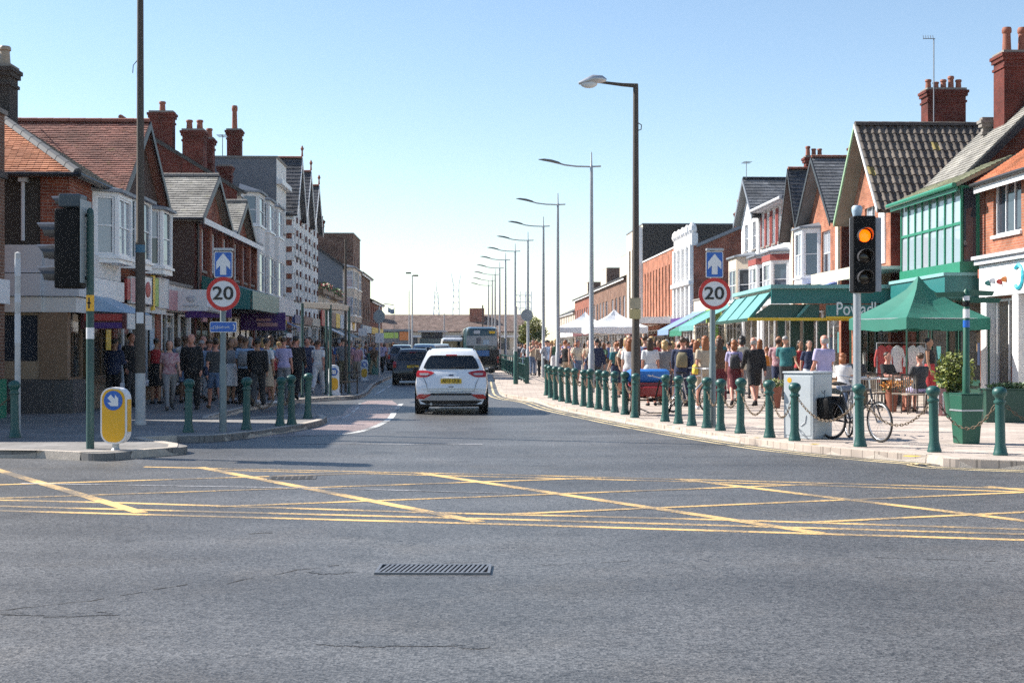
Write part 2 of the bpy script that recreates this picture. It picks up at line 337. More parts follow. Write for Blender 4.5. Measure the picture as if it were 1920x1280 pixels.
# --- paint on the road (children of the road)
ZI = [0.002]
def line(pix, w, m, name='marking_line', sm=False):
    pts = [GP(*p) for p in pix]
    if sm: pts = smooth_path(pts, 5)
    ZI[0] += .00012; return strip(pts, w, ZI[0]).build(name, m, road)
for pts in (((-60, 956), (0, 957), (960, 983), (1920, 1012), (2000, 1014)), ((-60, 947), (240, 955), (960, 973.5), (1920, 1001), (2000, 1003)), ((-60, 936), (215, 942), (780, 960), (1350, 974), (1920, 992), (2000, 994.5))): line(pts, .12, m_yel)
for pts in (((270, 875), (960, 890), (1350, 900), (1920, 916), (2000, 918)),((420, 881), (960, 894.5), (1310, 903), (1920, 922))): line(pts, .1, m_yel)
def ground_line(a, b, w, m):
    ZI[0] += .00012; pts = resample([Vector((*a, 0)), Vector((*b, 0))], .25); strip(pts, w, ZI[0]).build('marking_line', m, road)
nb = lambda x: 13.98 - .229 * x                                        # near and far edge of the yellow box
fbd = lambda x: 18.33 - .27 * x
for x0, D0 in ((-5.55, 17.0), (-2.13, 16.2), (.11, 16.6), (2.18, 17.6), (5.35, 17.2), (-8.4, 17.4)):   # steep hatch
    k = -1.53; xa = (fbd(0) - D0 + k * x0) / (k + .27); xb = (13.2 - D0 + k * x0) / (k + .229); ground_line((xa, fbd(xa)), (xb, D0 + k * (xb - x0)), .15, m_yel)
for x0 in (-8.9, -6.0, -3.05, -.1, 2.75, 5.6):                         # shallow hatch
    xb = x0 + (fbd(x0) - nb(x0)) / (.36 + .27); ground_line((x0, nb(x0)), (xb, fbd(xb)), .11, m_yel)
line(((40, 906), (640, 916), (960, 925)), .07, paint_mat('faint_white_paint', (.4, .4, .42), .62))
for off in (.20, .42):
    seg = [p for p in offset(krs, -off) if 17 < p.y < 70]
    ZI[0] += .00012; strip(seg, .075, ZI[0]).build('marking_line', m_yel2, road)
pk = MB().add([GP(px, py, .003) for px, py in ((470, 821), (560, 816), (640, 813), (690, 803), (728, 786), (748, 760), (735, 750), (690, 751), (655, 763), (640, 778), (600, 786), (614, 791), (600, 800), (560, 808))], [tuple(range(14))]).build('cycle_lane', m_pink, road)
line(((545, 818), (640, 814), (692, 804), (728, 787), (740, 772)), .14, m_wht, sm=True)
line(((742, 768), (752, 757)), .14, m_wht)
line(((620, 792), (650, 780), (672, 763), (675, 756)), .07, m_wht, sm=True)
for a, b in (((700, 742), (722, 729)), ((726, 727), (738, 718))): line((a, b), .1, m_wht)
line(((545, 832), (905, 833)), .1, paint_mat('faint_white_paint', (.4, .4, .42), .62))
# --- cracks and frayed surfacing
m_crack = mat('crack_recess_shade', (.03, .03, .032), .9); m_fray = asphalt('frayed_asphalt', (.078, .077, .077), patch=.5, crack=False)  # crack strips are flat, their dark colour paints the shade of open recesses
jr = random.Random(11)
def crack(pix, w=.02):
    base = [GP(*p) for p in pix]; ps = resample(base, .09)
    for i, p in enumerate(ps): p.x += jr.uniform(-.02, .02); p.y += jr.uniform(-.02, .02)
    m = MB()
    for a, b in zip(ps, ps[1:]):
        if jr.random() < .22: continue
        ww = w * jr.uniform(.15, 1); t = (b - a).normalized(); n_ = Vector((t.y, -t.x, 0)) * ww / 2
        m.quad(*[(q.x, q.y, .0022) for q in (a + n_, b + n_, b - n_, a - n_)])
    m.build('crack', m_crack, road)
crack(((-20, 1146), (160, 1127), (370, 1092))); crack(((425, 1093), (560, 1068), (640, 1058))); crack(((655, 1056), (905, 1054)), .012)
crack(((470, 1000), (540, 998)), .03); crack(((1640, 1045), (1900, 1053)), .02); crack(((1020, 1060), (1200, 1050)), .012)
def blotch(cx, cy, rx, ry):
    c = GP(cx, cy, .0016); m = MB(); n = 40
    pts = []
    for i in range(n):
        a = 2 * math.pi * i / n; r = jr.uniform(.55, 1.1); pts.append((c.x + rx * r * math.cos(a), c.y + ry * r * math.sin(a), .0016 + ZI[0] * .2))
    ZI[0] += .00012; m.add(pts, [tuple(range(n))]).build('frayed_patch', m_fray, road)
blotch(640, 1205, .14, .10); blotch(705, 1208, .16, .07); blotch(800, 1208, .22, .05); blotch(890, 1213, .1, .05); blotch(620, 1072, .2, .1); blotch(110, 1150, .4, .1)
# --- drain grate let into the road
m_iron = mat('worn_cast_iron', (.20, .205, .22), .5, .6, var=.3, scale=30)
m_ironD = mat('drain_dark', (.012, .012, .014), .9)
c = GP(814, 1068.5); gr = thing('drain_grate', 'wide iron drain grate with slanted bars set in the asphalt', 'drain', (c.x, c.y, 0), R_(-1))
MB().box(-.40, .40, -.2, .2, -.055, .0035).build('pit', m_ironD, gr)
fm = MB()
for a in ((-.40, .40, -.21, -.185), (-.40, .40, .185, .21), (-.42, -.40, -.21, .21), (.40, .42, -.21, .21)): fm.box(a[0], a[1], a[2], a[3], -.03, .016)
fm.build('frame', m_iron, gr)
for k in range(22):
    x = -.375 + k * .0357; d = .022
    MB().hexa([(x - .009 - d, -.185, .004), (x + .009 - d, -.185, .004), (x + .009 + d, .185, .004), (x - .009 + d, .185, .004), (x - .009 - d, -.185, .015), (x + .009 - d, -.185, .015), (x + .009 + d, .185, .015), (x - .009 + d, .185, .015)]).build('bar', m_iron, gr)
c = GP(548, 895.5); mh = thing('manhole_cover', 'flat iron manhole cover among the yellow hatching', 'manhole cover', (c.x, c.y, 0), .1)
m_iron2 = mat('dull_cover_iron', (.07, .07, .074), .8, .2, var=.3, scale=20); MB().box(-.30, .30, -.24, .24, -.02, .006).build('cover', m_iron2, mh)
for i in range(6):
    for j in range(4): MB().box(-.26 + i * .09, -.20 + i * .09, -.2 + j * .105, -.14 + j * .105, .005, .010).build('stud', m_iron2, mh)
m_spl = mat('yellow_paint_splash', (.6, .42, .05), .7, var=.2)
for i, (px, py, r) in enumerate(((1706, 857, .16), (1528, 834, .1), (1418, 822, .07), (1052, 752, .1))):
    c = GP(px, py, PZ); n = 14; MB().add([(c.x + r * jr.uniform(.4, 1.1) * math.cos(2 * math.pi * k / n), c.y + r * .9 * jr.uniform(.4, 1.1) * math.sin(2 * math.pi * k / n), PZ + .0185 + .0002 * i) for k in range(n)], [tuple(range(n))]).build('paint_splash', m_spl, pv)
# ================================================================== building kit
m_white = mat('white_paint', (.72, .72, .72), .5, var=.06, scale=3)
m_offw = mat('off_white_render', (.68, .67, .65), .8, var=.12, scale=2, bump=.15)
m_cream = mat('cream_render', (.58, .50, .40), .8, var=.1, scale=2)
m_greyp = mat('grey_panel', (.52, .54, .58), .55, var=.08, scale=2)
m_upvc = mat('white_upvc', (.75, .76, .78), .35, var=.05)
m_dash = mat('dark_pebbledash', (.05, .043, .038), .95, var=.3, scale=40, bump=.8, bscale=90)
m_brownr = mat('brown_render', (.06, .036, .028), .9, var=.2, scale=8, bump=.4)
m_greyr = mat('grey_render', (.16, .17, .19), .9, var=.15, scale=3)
m_lead = mat('lead_flashing', (.20, .22, .25), .55, .3, var=.2, scale=3)
m_black = mat('black_gutter', (.02, .02, .022), .45, var=.1)
m_timber = mat('brown_timber', (.22, .14, .085), .6, var=.2, scale=9)
m_tan = mat('tan_ceramic_tile', (.34, .26, .18), .35, var=.2, scale=11)
m_plinth = mat('dark_stone_plinth', (.08, .078, .08), .4, var=.35, scale=30)
m_pot = mat('terracotta_pot', (.25, .085, .05), .75, var=.25, scale=6)
m_stone = mat('weathered_stone', (.22, .20, .18), .9, var=.25, scale=6)
m_inter = mat('shop_interior', (.42, .37, .31), .9, var=.3, scale=1.5)
m_dkgreen = mat('dark_green_paint', (.010, .055, .038), .4, var=.12)
m_teal = mat('teal_paint', (.016, .145, .14), .42, var=.1)
m_tealL = mat('pale_teal_canvas', (.10, .29, .285), .7, var=.2)
m_grn = mat('bright_green_paint', (.02, .19, .11), .4, var=.1)
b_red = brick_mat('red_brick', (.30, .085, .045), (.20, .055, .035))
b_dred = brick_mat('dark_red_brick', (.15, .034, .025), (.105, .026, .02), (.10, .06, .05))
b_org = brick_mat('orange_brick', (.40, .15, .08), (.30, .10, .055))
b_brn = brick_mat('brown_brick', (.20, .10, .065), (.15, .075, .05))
t_red = tile_mat('red_clay_tile', (.19, .078, .06), (.28, .115, .085), moss=.35)
t_orange = tile_mat('orange_clay_tile', (.42, .155, .075), (.52, .21, .105))
t_slate = tile_mat('grey_slate', (.11, .115, .125), (.17, .175, .185), .6)
t_lslate = tile_mat('pale_lichen_slate', (.21, .20, .18), (.30, .285, .255), .8, moss=.3)
t_dslate = tile_mat('dark_slate', (.045, .046, .052), (.08, .08, .088), .55)
t_pan = tile_mat('dark_pantile', (.10, .085, .07), (.20, .165, .13), .7, moss=.5)
g_dark = glass_mat('dark_window_glass', (.035, .045, .06))
g_blue = glass_mat('sky_window_glass', (.10, .14, .19))
g_curt = glass_mat('curtained_window_glass', (.33, .36, .40))
g_shop = glass_mat('shop_window_glass', (.03, .035, .04), clear=.74)
SLANT = -.034
FL = lambda D: -10.3 + SLANT * (D - 33)
FR = lambda D: 14.86 + SLANT * D
LD = lambda px, s=0: (9.18 + s) / ((960 - px) / F + SLANT)
RD = lambda px, s=0: (14.86 + s) / ((px - 960) / F - SLANT)

class Bld:
    """frame of a building: u along the street (away from viewer), w into the plot, z up; root Empty at the near front corner"""
    def __init__(s, name, label, side, D0, D1, setback=0, cat='building', group=None):
        s.side = side; s.D0 = D0; s.L = D1 - D0 - .02
        x = (FL(D0) - setback) if side == 'L' else (FR(D0) + setback)
        s.o = Vector((x, D0, PZ)); s.root = thing(name, label, cat, s.o, 0, group)
        s.U = Vector((SLANT, 1, 0)); s.W = Vector((-1, SLANT, 0)) if side == 'L' else Vector((1, -SLANT, 0))
        s.wall = MB(); s.wall2 = MB()
    def f(s, u, w, z): return s.U * u + s.W * w + Vector((0, 0, z - PZ))
    def front(s, a, z, d): return s.f(a, d, z)              # plane maps: (along, height, depth inwards)
    def near(s, a, z, d): return s.f(d, a, z)
    def part(s, name, mb, m, parent=None, **k): return mb.build(name, m, parent or s.root, **k)
    def box(s, name, m, u0, u1, w0, w1, z0, z1, parent=None, **k): return MB().fbox(s.f, u0, u1, w0, w1, z0, z1).build(name, m, parent or s.root, **k)
    def panel(s, mb, fm, a0, a1, z0, z1, holes=(), rev=.14):
        xs = sorted({a0, a1, *[h[0] for h in holes], *[h[1] for h in holes]}); zs = sorted({z0, z1, *[h[2] for h in holes], *[h[3] for h in holes]})
        for i in range(len(xs) - 1):
            for j in range(len(zs) - 1):
                cx = (xs[i] + xs[i+1]) / 2; cz = (zs[j] + zs[j+1]) / 2
                if any(h[0] < cx < h[1] and h[2] < cz < h[3] for h in holes): continue
                mb.quad(fm(xs[i], zs[j], 0), fm(xs[i+1], zs[j], 0), fm(xs[i+1], zs[j+1], 0), fm(xs[i], zs[j+1], 0))
        for h in holes:
            q = [(h[0], h[2]), (h[1], h[2]), (h[1], h[3]), (h[0], h[3])]
            for k in range(4):
                a, b = q[k], q[(k + 1) % 4]; mb.quad(fm(a[0], a[1], 0), fm(b[0], b[1], 0), fm(b[0], b[1], rev), fm(a[0], a[1], rev))
    def window(s, fm, a0, a1, z0, z1, nx=1, nz=2, m=None, g=None, sill=True, d=.08, t=.06, name='window', msill=None):
        m = m or m_upvc; mb = MB(); bx = lambda A0, A1, Z0, Z1, d0, d1: mb.fbox(lambda a, z, q: fm(a, z, q), A0, A1, Z0, Z1, d0, d1)
        bx(a0, a0 + t, z0, z1, d, d + .07); bx(a1 - t, a1, z0, z1, d, d + .07); bx(a0 + t, a1 - t, z0, z0 + t, d, d + .07); bx(a0 + t, a1 - t, z1 - t, z1, d, d + .07)
        W = (a1 - a0 - 2 * t) / nx; Hh = (z1 - z0 - 2 * t) / nz; t2 = t * .6
        for i in range(1, nx): bx(a0 + t + W * i - t2 / 2, a0 + t + W * i + t2 / 2, z0 + t, z1 - t, d + .006, d + .062)
        for j in range(1, nz): bx(a0 + t, a1 - t, z0 + t + Hh * j - t2 / 2, z0 + t + Hh * j + t2 / 2, d + .01, d + .058)
        o = mb.build(name, m, s.root)
        gl = g or rnd.choice((g_dark, g_curt, g_blue, g_curt))
        for i in range(nx):
            for j in range(nz):
                e = .004; A0 = a0 + t + W * i + e; A1 = a0 + t + W * (i + 1) - e; Z0 = z0 + t + Hh * j + e; Z1 = z0 + t + Hh * (j + 1) - e; q = d + .035 + rnd.uniform(0, .006)
                MB().quad(fm(A0, Z0, q), fm(A1, Z0, q), fm(A1, Z1, q + .004), fm(A0, Z1, q + .004)).build('pane', gl if rnd.random() < .75 else g_dark if gl is not g_shop else g_shop, o)
        if sill: MB().fbox(lambda a, z, q: fm(a, z, q), a0 - .06, a1 + .06, z0 - .09, z0, -.07, d + .02).build('sill', msill or m_stone, o)
        return o
    def shell(s, zt, depth, mfront, mside=None, holes=(), zb=PZ - .05, near_top=None):
        """front wall with real openings, side and back walls"""
        fw = MB(); s.panel(fw, s.front, 0, s.L, zb, zt, holes); s.part('front_wall', fw, mfront)
        sw = MB()
        for u in (0, s.L): sw.quad(s.f(u, .003, zb), s.f(u, depth, zb), s.f(u, depth, zt), s.f(u, .003, zt))
        sw.quad(s.f(0, depth, zb), s.f(s.L, depth, zb), s.f(s.L, depth, zt), s.f(0, depth, zt)); s.part('side_wall', sw, mside or mfront); s.depth = depth
    def slope(s, A, E, S, m, tw=.2, gauge=.14, lo=lambda t: 0.0, hi=lambda t: 1.0, name='roof_slope', parent=None, lift=.012, seed=1):
        """tiled roof plane: eave corner A, eave vector E, up-slope vector S; lo/hi clip each course"""
        A, E, S = Vector(A), Vector(E), Vector(S); n = E.cross(S).normalized()
        if n.z < 0: n = -n
        deck = MB(); N = 12; pol = [A + E * lo(i / N) + S * (i / N) for i in range(N + 1)] + [A + E * hi(i / N) + S * (i / N) for i in range(N, -1, -1)]
        q = []
        for p in pol:
            if not q or (p - q[-1]).length > 1e-4: q.append(p)
        if lo(1) == 0 and hi(1) == 1 and lo(.5) == 0 and hi(.5) == 1: q = [A, A + S, A + S + E, A + E]
        deck.prism(q, n * -.1); dk = deck.build(name, m, parent or s.root)
        r = random.Random(seed); mb = MB(); rows = max(1, int(S.length / gauge)); e = E.normalized(); up = S.normalized()
        for j in range(rows):
            t0 = j / rows; t1 = min(1, (j + 1.0) / rows); tm = (t0 + t1) / 2; x0 = lo(tm) * E.length; x1 = hi(tm) * E.length
            if x1 - x0 < .03: continue
            k = x0 - (tw / 2 if j % 2 else 0)
            while k < x1:
                a0 = max(k, x0); a1 = min(k + tw - .006, x1); k += tw
                if a1 - a0 < .02: continue
                l0 = lift * 2.2 + r.uniform(-.004, .006); l1 = .004; dz = r.uniform(-.006, .006)
                p0 = A + e * a0 + S * t0 - up * (.02 + dz); p1 = A + e * a1 + S * t0 - up * (.02 + dz); p2 = A + e * a1 + S * t1; p3 = A + e * a0 + S * t1
                mb.add([p0 + n * l0, p1 + n * (l0 + r.uniform(-.003, .003)), p2 + n * l1, p3 + n * l1, p0 + n * .001, p1 + n * .001], [(0, 1, 2, 3), (4, 5, 1, 0)])
        tg = mb.build('tiles', m, dk); tag(tg, kind='stuff'); return dk
    def ridge(s, a, b, m, r=.11, step=.45):
        a, b = Vector(a), Vector(b); L = (b - a).length; k = 0; t = (b - a).normalized(); sd = t.cross(Vector((0, 0, 1))).normalized(); up = sd.cross(t).normalized()
        while k < L - .05:
            e = min(k + step - .01, L); mb = MB(); pr = [(-r, -.03), (-r * .75, r * .55), (0, r * .85), (r * .75, r * .55), (r, -.03)]
            P = [a + t * k + sd * x + up * z for x, z in pr] + [a + t * e + sd * x * .94 + up * (z * .94) for x, z in pr]
            mb.add(P, [(i, i + 1, i + 6, i + 5) for i in range(4)] + [(4, 3, 2, 1, 0), (5, 6, 7, 8, 9)]); mb.build('ridge_tile', m, s.root); k += step
    def cross_roof(s, ze, zr, m, depth, ov=.25, front_ov=.3, barge=None, tw=.2, gauge=.14, u0=0, u1=None, mg=None, gable=True, near=True, ridge_m=None, hole=None):
        """ridge square to the street, gable to the street"""
        u1 = s.L if u1 is None else u1; mid = (u0 + u1) / 2; half = mid - u0; pit = (zr - ze) / half
        for sg in (-1, 1):
            ue = mid + sg * (half + ov); z0 = ze - pit * ov
            A = s.f(ue, -front_ov, z0); E = s.W * (depth + front_ov); Sv = s.f(mid, -front_ov, zr) - A
            s.slope(A, E, Sv, m, tw, gauge, seed=int(s.D0 * 10 + sg), name='roof_slope')
            if barge:
                bm = MB(); w0 = -front_ov - .045
                bm.hexa([s.f(ue, w0, z0 - .2), s.f(mid, w0, zr - .2), s.f(mid, w0 + .04, zr - .2), s.f(ue, w0 + .04, z0 - .2), s.f(ue, w0, z0 + .03), s.f(mid, w0, zr + .03), s.f(mid, w0 + .04, zr + .03), s.f(ue, w0 + .04, z0 + .03)])
                s.part('bargeboard', bm, barge)
            MB().tube([s.f(ue + sg * .05, -front_ov, z0 - .02), s.f(ue + sg * .05, depth, z0 - .02)], .055, 8).build('gutter', m_black, s.root)
        s.ridge(s.f(mid, -front_ov, zr + .03), s.f(mid, depth, zr + .03), ridge_m or m_pot)
        if gable:
            [s.part('gable', MB().quad(s.f(u0, q, ze), s.f(u1, q, ze), s.f(mid, q, zr - .05)), mg) for q in (0, depth)]
    def along_roof(s, ze, zr, m, depth, ov=.3, tw=.2, gauge=.14, mg=None, w0=0, ridge_m=None, end_ov=.12, back=True, fascia=m_white):
        half = depth / 2; pit = (zr - ze) / half
        A = s.f(-end_ov, w0 - ov, ze - pit * ov); E = s.U * (s.L + 2 * end_ov); S = s.f(-end_ov, w0 + half, zr) - A; s.slope(A, E, S, m, tw, gauge, seed=int(s.D0))
        if back:
            A = s.f(-end_ov, w0 + depth + ov, ze - pit * ov); S = s.f(-end_ov, w0 + half, zr) - A; s.slope(A, E, S, m, .6, .5, seed=int(s.D0) + 5)
        s.ridge(s.f(-end_ov, w0 + half, zr + .03), s.f(s.L + end_ov, w0 + half, zr + .03), ridge_m or m_pot)
        MB().tube([s.f(-end_ov, w0 - ov - .04, ze - pit * ov - .03), s.f(s.L + end_ov, w0 - ov - .04, ze - pit * ov - .03)], .06, 8).build('gutter', m_black, s.root)
        s.box('fascia_board', fascia, -end_ov + .01, s.L + end_ov - .01, w0 - ov + .03, w0 - ov + .06, ze - pit * ov - .26, ze - pit * ov - .08)
        for u in (0, s.L): s.part('gable', MB().quad(s.f(u, w0, ze), s.f(u, w0 + depth, ze), s.f(u, w0 + half, zr - .06)), mg)
        for u in (-end_ov - .03, s.L + end_ov):
            bm = MB()
            for w1 in (w0 - ov, w0 + depth + ov):
                z1 = ze - pit * ov
                bm.hexa([s.f(u, w1, z1 - .16), s.f(u, w0 + half, zr - .16), s.f(u + .03, w0 + half, zr - .16), s.f(u + .03, w1, z1 - .16), s.f(u, w1, z1 + .02), s.f(u, w0 + half, zr + .02), s.f(u + .03, w0 + half, zr + .02), s.f(u + .03, w1, z1 + .02)])
            s.part('bargeboard', bm, m_black)
    def flat_roof(s, z, depth, m, cop=.25, mcop=None):
        s.part('roof', MB().fbox(s.f, .02, s.L - .02, .02, depth - .02, z - .3, z - .15), m)
        c = MB(); k = .06
        c.fbox(s.f, -k, s.L + k, -k, .3, z, z + cop * .4); c.fbox(s.f, -k, .3, .3, depth, z, z + cop * .4); c.fbox(s.f, s.L - .3, s.L + k, .3, depth, z, z + cop * .4); s.part('coping', c, mcop or m_stone)
    def chimney(s, u, w, z0, z1, su=.55, sw=1.1, pots=3, m=None, along='w', ph=.45, mp=None):
        c = MB(); B = lambda e, a, b: c.fbox(s.f, u - su / 2 - e, u + su / 2 + e, w - sw / 2 - e, w + sw / 2 + e, a, b)
        h = z1 - z0; B(0, z0, z1 - .52); B(.04, z1 - .52, z1 - .44); B(.0, z1 - .44, z1 - .28); B(.06, z1 - .28, z1 - .16); B(.1, z1 - .16, z1 - .06); o = s.part('chimney', c, m or b_dred)
        s.part('chimney_cap', MB().fbox(s.f, u - su / 2 - .03, u + su / 2 + .03, w - sw / 2 - .03, w + sw / 2 + .03, z1 - .06, z1 + .03), m_stone, o)
        for k in range(pots):
            q = (k + .5) / pots - .5; p = s.f(u + (q * su if along == 'u' else 0), w + (q * sw if along == 'w' else 0), z1 + .02); hh = ph * rnd.choice((.75, 1, 1, 1.35)); r = min(.15, .42 * (sw if along == 'w' else su) / pots)
            MB().lathe([(r, 0), (r * .92, hh * .2), (r * .8, hh * .75), (r * 1.02, hh * .8), (r * 1.02, hh * .93), (r * .85, hh), (r * .6, hh), (r * .6, hh * .6)], p, 12).build('chimney_pot', mp or m_pot, o, smooth=True)
        return o
    def bay(s, u0, u1, z0, z1, proj=.7, cant=.45, mw=None, mf=None, wins=(), roof=True, mroof=None, rh=.45, nx=2):
        """canted bay; wins: list of (z0,z1) rows of glazing"""
        P = [(u0, -.002), (u0 + cant, -proj), (u1 - cant, -proj), (u1, -.002)]; mw = mw or m_offw
        body = MB()
        for (a, b), n_ in zip(zip(P, P[1:]), (1, nx, 1)):
            L = math.hypot(b[0] - a[0], b[1] - a[1]); du, dw = (b[0] - a[0]) / L, (b[1] - a[1]) / L
            fm = lambda q, z, d, a=a, du=du, dw=dw: s.f(a[0] + du * q - dw * d, a[1] + dw * q + du * d, z)
            e = .1; s.panel(body, fm, 0, L, z0, z1, [(e, L - e, q0, q1) for q0, q1 in wins], .1)
            for q0, q1 in wins: s.window(fm, e, L - e, q0, q1, n_, 2, mf, sill=False, d=.03, t=.055)
        body.quad(*[s.f(u, w, z0) for u, w in P])
        s.part('bay', body, mw)
        for q0, q1 in wins:
            MB().prism([s.f(u, w, q0 - .1) for u, w in ((u0 - .05, 0), (u0 + cant - .03, -proj - .06), (u1 - cant + .03, -proj - .06), (u1 + .05, 0))], (0, 0, .07)).build('sill', mf or m_upvc, s.root)
        if roof:
            r = MB(); o = .12; pts = [(u0 - o, 0), (u0 + cant - o / 2, -proj - o), (u1 - cant + o / 2, -proj - o), (u1 + o, 0)]
            r.prism([s.f(u, w, z1 + .003) for u, w in pts], (0, 0, .08)); top = [(u0 + cant * .8, 0.0), (u1 - cant * .8, 0.0)]
            lo = [s.f(u, w, z1 + .083) for u, w in pts]; hi = [s.f(u, w, z1 + rh) for u, w in top]
            r.add(lo + hi, [(0, 1, 4), (1, 2, 5, 4), (2, 3, 5)]); s.part('bay_roof', r, mroof or m_lead)
    def shop(s, u0, u1, zt, mframe, mriser=None, riser=.55, panes=3, door=None, goods=True, depth=2.4, seed=0, transom=True):
        """shopfront in an opening u0..u1 x PZ..zt of the front wall: riser, frames, panes, door and a lit-by-daylight interior"""
        r = random.Random(seed + int(s.D0 * 7)); i = MB(); F_ = s.f; zb = PZ - .04
        i.quad(F_(u0, depth, zb), F_(u1, depth, zb), F_(u1, depth, zt), F_(u0, depth, zt)); i.quad(F_(u0, .16, zb), F_(u0, depth, zb), F_(u0, depth, zt), F_(u0, .16, zt)); i.quad(F_(u1, .16, zb), F_(u1, depth, zb), F_(u1, depth, zt), F_(u1, .16, zt)); i.quad(F_(u0, .16, zt), F_(u1, .16, zt), F_(u1, depth, zt), F_(u0, depth, zt)); i.quad(F_(u0, .16, zb + .01), F_(u1, .16, zb + .01), F_(u1, depth, zb + .01), F_(u0, depth, zb + .01))
        s.part('shop_interior', i, m_inter)
        dw = .95; segs = []; d0 = u0 + (u1 - u0 - dw) * (door if door is not None else 9)
        if door is None: segs = [(u0, u1)]
        else:
            if d0 - u0 > .3: segs.append((u0, d0))
            if u1 - d0 - dw > .3: segs.append((d0 + dw, u1))
        tot = sum(b - a for a, b in segs)
        for a, b in segs:
            s.box('stall_riser', mriser or mframe, a + .004, b - .004, .05, .15, zb, PZ + riser)
            n = max(1, round(panes * (b - a) / tot)); tz = zt - .02
            s.window(s.front, a + .004, b - .004, PZ + riser + .003, tz, n, 1, mframe, g_shop, sill=True, d=.06, t=.07, name='shop_window', msill=mframe)
            if goods:
                for k in range(max(2, int((b - a) * 1.6))):
                    x = r.uniform(a + .15, b - .5); ww = r.uniform(.18, .55); hz = r.uniform(.25, .9); z0 = PZ + riser + r.choice((.02, .5, .9)); q = r.uniform(.25, .8)
                    if z0 + hz > zt - .1: hz = zt - .15 - z0
                    s.part('display_item', MB().fbox(s.f, x, x + ww, q, q + r.uniform(.02, .25), z0, z0 + hz), r.choice(GOODS))
        if door is not None:
            o = s.window(s.front, d0 + .004, d0 + dw - .004, PZ + .03, zt - .35, 1, 1, mframe, g_shop, sill=False, d=.3, t=.1, name='door'); s.part('handle', MB().fbox(s.f, d0 + .1, d0 + .13, .24, .29, 1.0, 1.4), m_lead, o)
            s.window(s.front, d0 + .004, d0 + dw - .004, zt - .34, zt - .02, 1, 1, mframe, g_shop, sill=False, d=.3, t=.05, name='fanlight')
    def sign(s, m, u0, u1, z0, z1, w=-.1, t=.08, name='fascia_sign', edge=None):
        o = s.box(name, m, u0, u1, w - t, w, z0, z1)
        if edge:
            e = MB(); k = .035
            for q in ((u0 - k, u1 + k, z0 - k, z0 - .002), (u0 - k, u1 + k, z1 + .002, z1 + k), (u0 - k, u0 - .002, z0 - .002, z1 + .002), (u1 + .002, u1 + k, z0 - .002, z1 + .002)): e.fbox(s.f, q[0], q[1], w - t - .02, w, q[2], q[3])
            s.part('sign_frame', e, edge, o) if u1 - u0 > .2 else None
        return o
    def awning(s, u0, u1, z, proj, drop, m, val=.22, stripes=None, name='awning', sidecol=None):
        a = MB(); a.hexa([s.f(u0, -.05, z - .02), s.f(u1, -.05, z - .02), s.f(u1, -proj, z - drop - .02), s.f(u0, -proj, z - drop - .02), s.f(u0, -.05, z), s.f(u1, -.05, z), s.f(u1, -proj, z - drop), s.f(u0, -proj, z - drop)])
        o = s.part(name, a, m)
        v = MB(); n = max(2, int((u1 - u0) / .35)); W = (u1 - u0) / n
        for k in range(n):
            x = u0 + k * W; v.quad(s.f(x, -proj - .004, z - drop), s.f(x + W, -proj - .004, z - drop), s.f(x + W, -proj - .006, z - drop - val * .8), s.f(x + W / 2, -proj - .02, z - drop - val), s.f(x, -proj - .006, z - drop - val * .8))
        s.part('valance', v, stripes or m, o)
        fr = MB()
        for x in (u0 + .05, u1 - .05): fr.cyl(s.f(x, -.06, z - drop - .2), s.f(x, -proj + .05, z - drop - .04), .02, n=6)
        s.part('awning_arms', fr, m_lead, o); return o
    def downpipe(s, u, z0, z1, w=-.08, m=None):
        p = MB().cyl(s.f(u, w, z0), s.f(u, w, z1), .045, n=8).fbox(s.f, u - .11, u + .11, w - .09, w + .08, z1, z1 + .25); s.part('downpipe', p, m or m_black)
    def aerial(s, u, w, z0, h=1.2):
        a = MB().cyl(s.f(u, w, z0), s.f(u, w, z0 + h), .018, n=6).cyl(s.f(u - .5, w, z0 + h - .08), s.f(u + .4, w, z0 + h - .08), .012, n=5)
        for k in range(6): a.cyl(s.f(u - .45 + k * .15, w - .22, z0 + h - .08), s.f(u - .45 + k * .15, w + .22, z0 + h - .08), .007, n=4)
        s.part('aerial', a, m_lead)
GOODS = [mat('goods_' + k, c, .6, var=.2, scale=8) for k, c in dict(red=(.42, .06, .05), yellow=(.55, .42, .06), white=(.6, .6, .58), blue=(.08, .16, .38), pink=(.5, .22, .25), teal=(.08, .3, .3), tan=(.4, .26, .14), navy=(.03, .05, .12)).items()]
# ================================================================== buildings on the shaded side
col = lambda n, c, **k: mat(n, c, .5, var=.08, **k)
m_purple = col('purple_sign', (.07, .02, .17)); m_pinks = col('pink_sign', (.5, .27, .29)); m_redp = col('red_sign', (.40, .045, .04)); m_lime = col('lime_sign', (.35, .5, .1)); m_yels = col('yellow_sign', (.75, .5, .03)); m_navy = col('navy_awning', (.025, .045, .17)); m_orgs = col('orange_sign', (.6, .2, .05))
m_blur = col('pale_blue_board', (.34, .45, .55)); m_dkgc = mat('dark_green_canvas', (.02, .06, .05), .8); m_maroon = col('maroon_board', (.10, .02, .025))

# --- sliver of brick shop at the picture's edge
b = Bld('brick_shop', 'plain brick shop cut off by the photo edge before the corner shop', 'L', 26.2, 31.12, .86)
b.shell(6.7, 7, b_brn, b_brn); b.flat_roof(6.7, 7, m_lead); b.sign(m_upvc, 3.6, 4.85, ZP(570, 31), ZP(525, 31), w=-.05)
b.box('string_course', m_black, 0, 4.9, -.07, -.001, 5.3, 5.45); b.box('plinth', m_grn, .02, 4.88, -.05, -.001, PZ, .95)

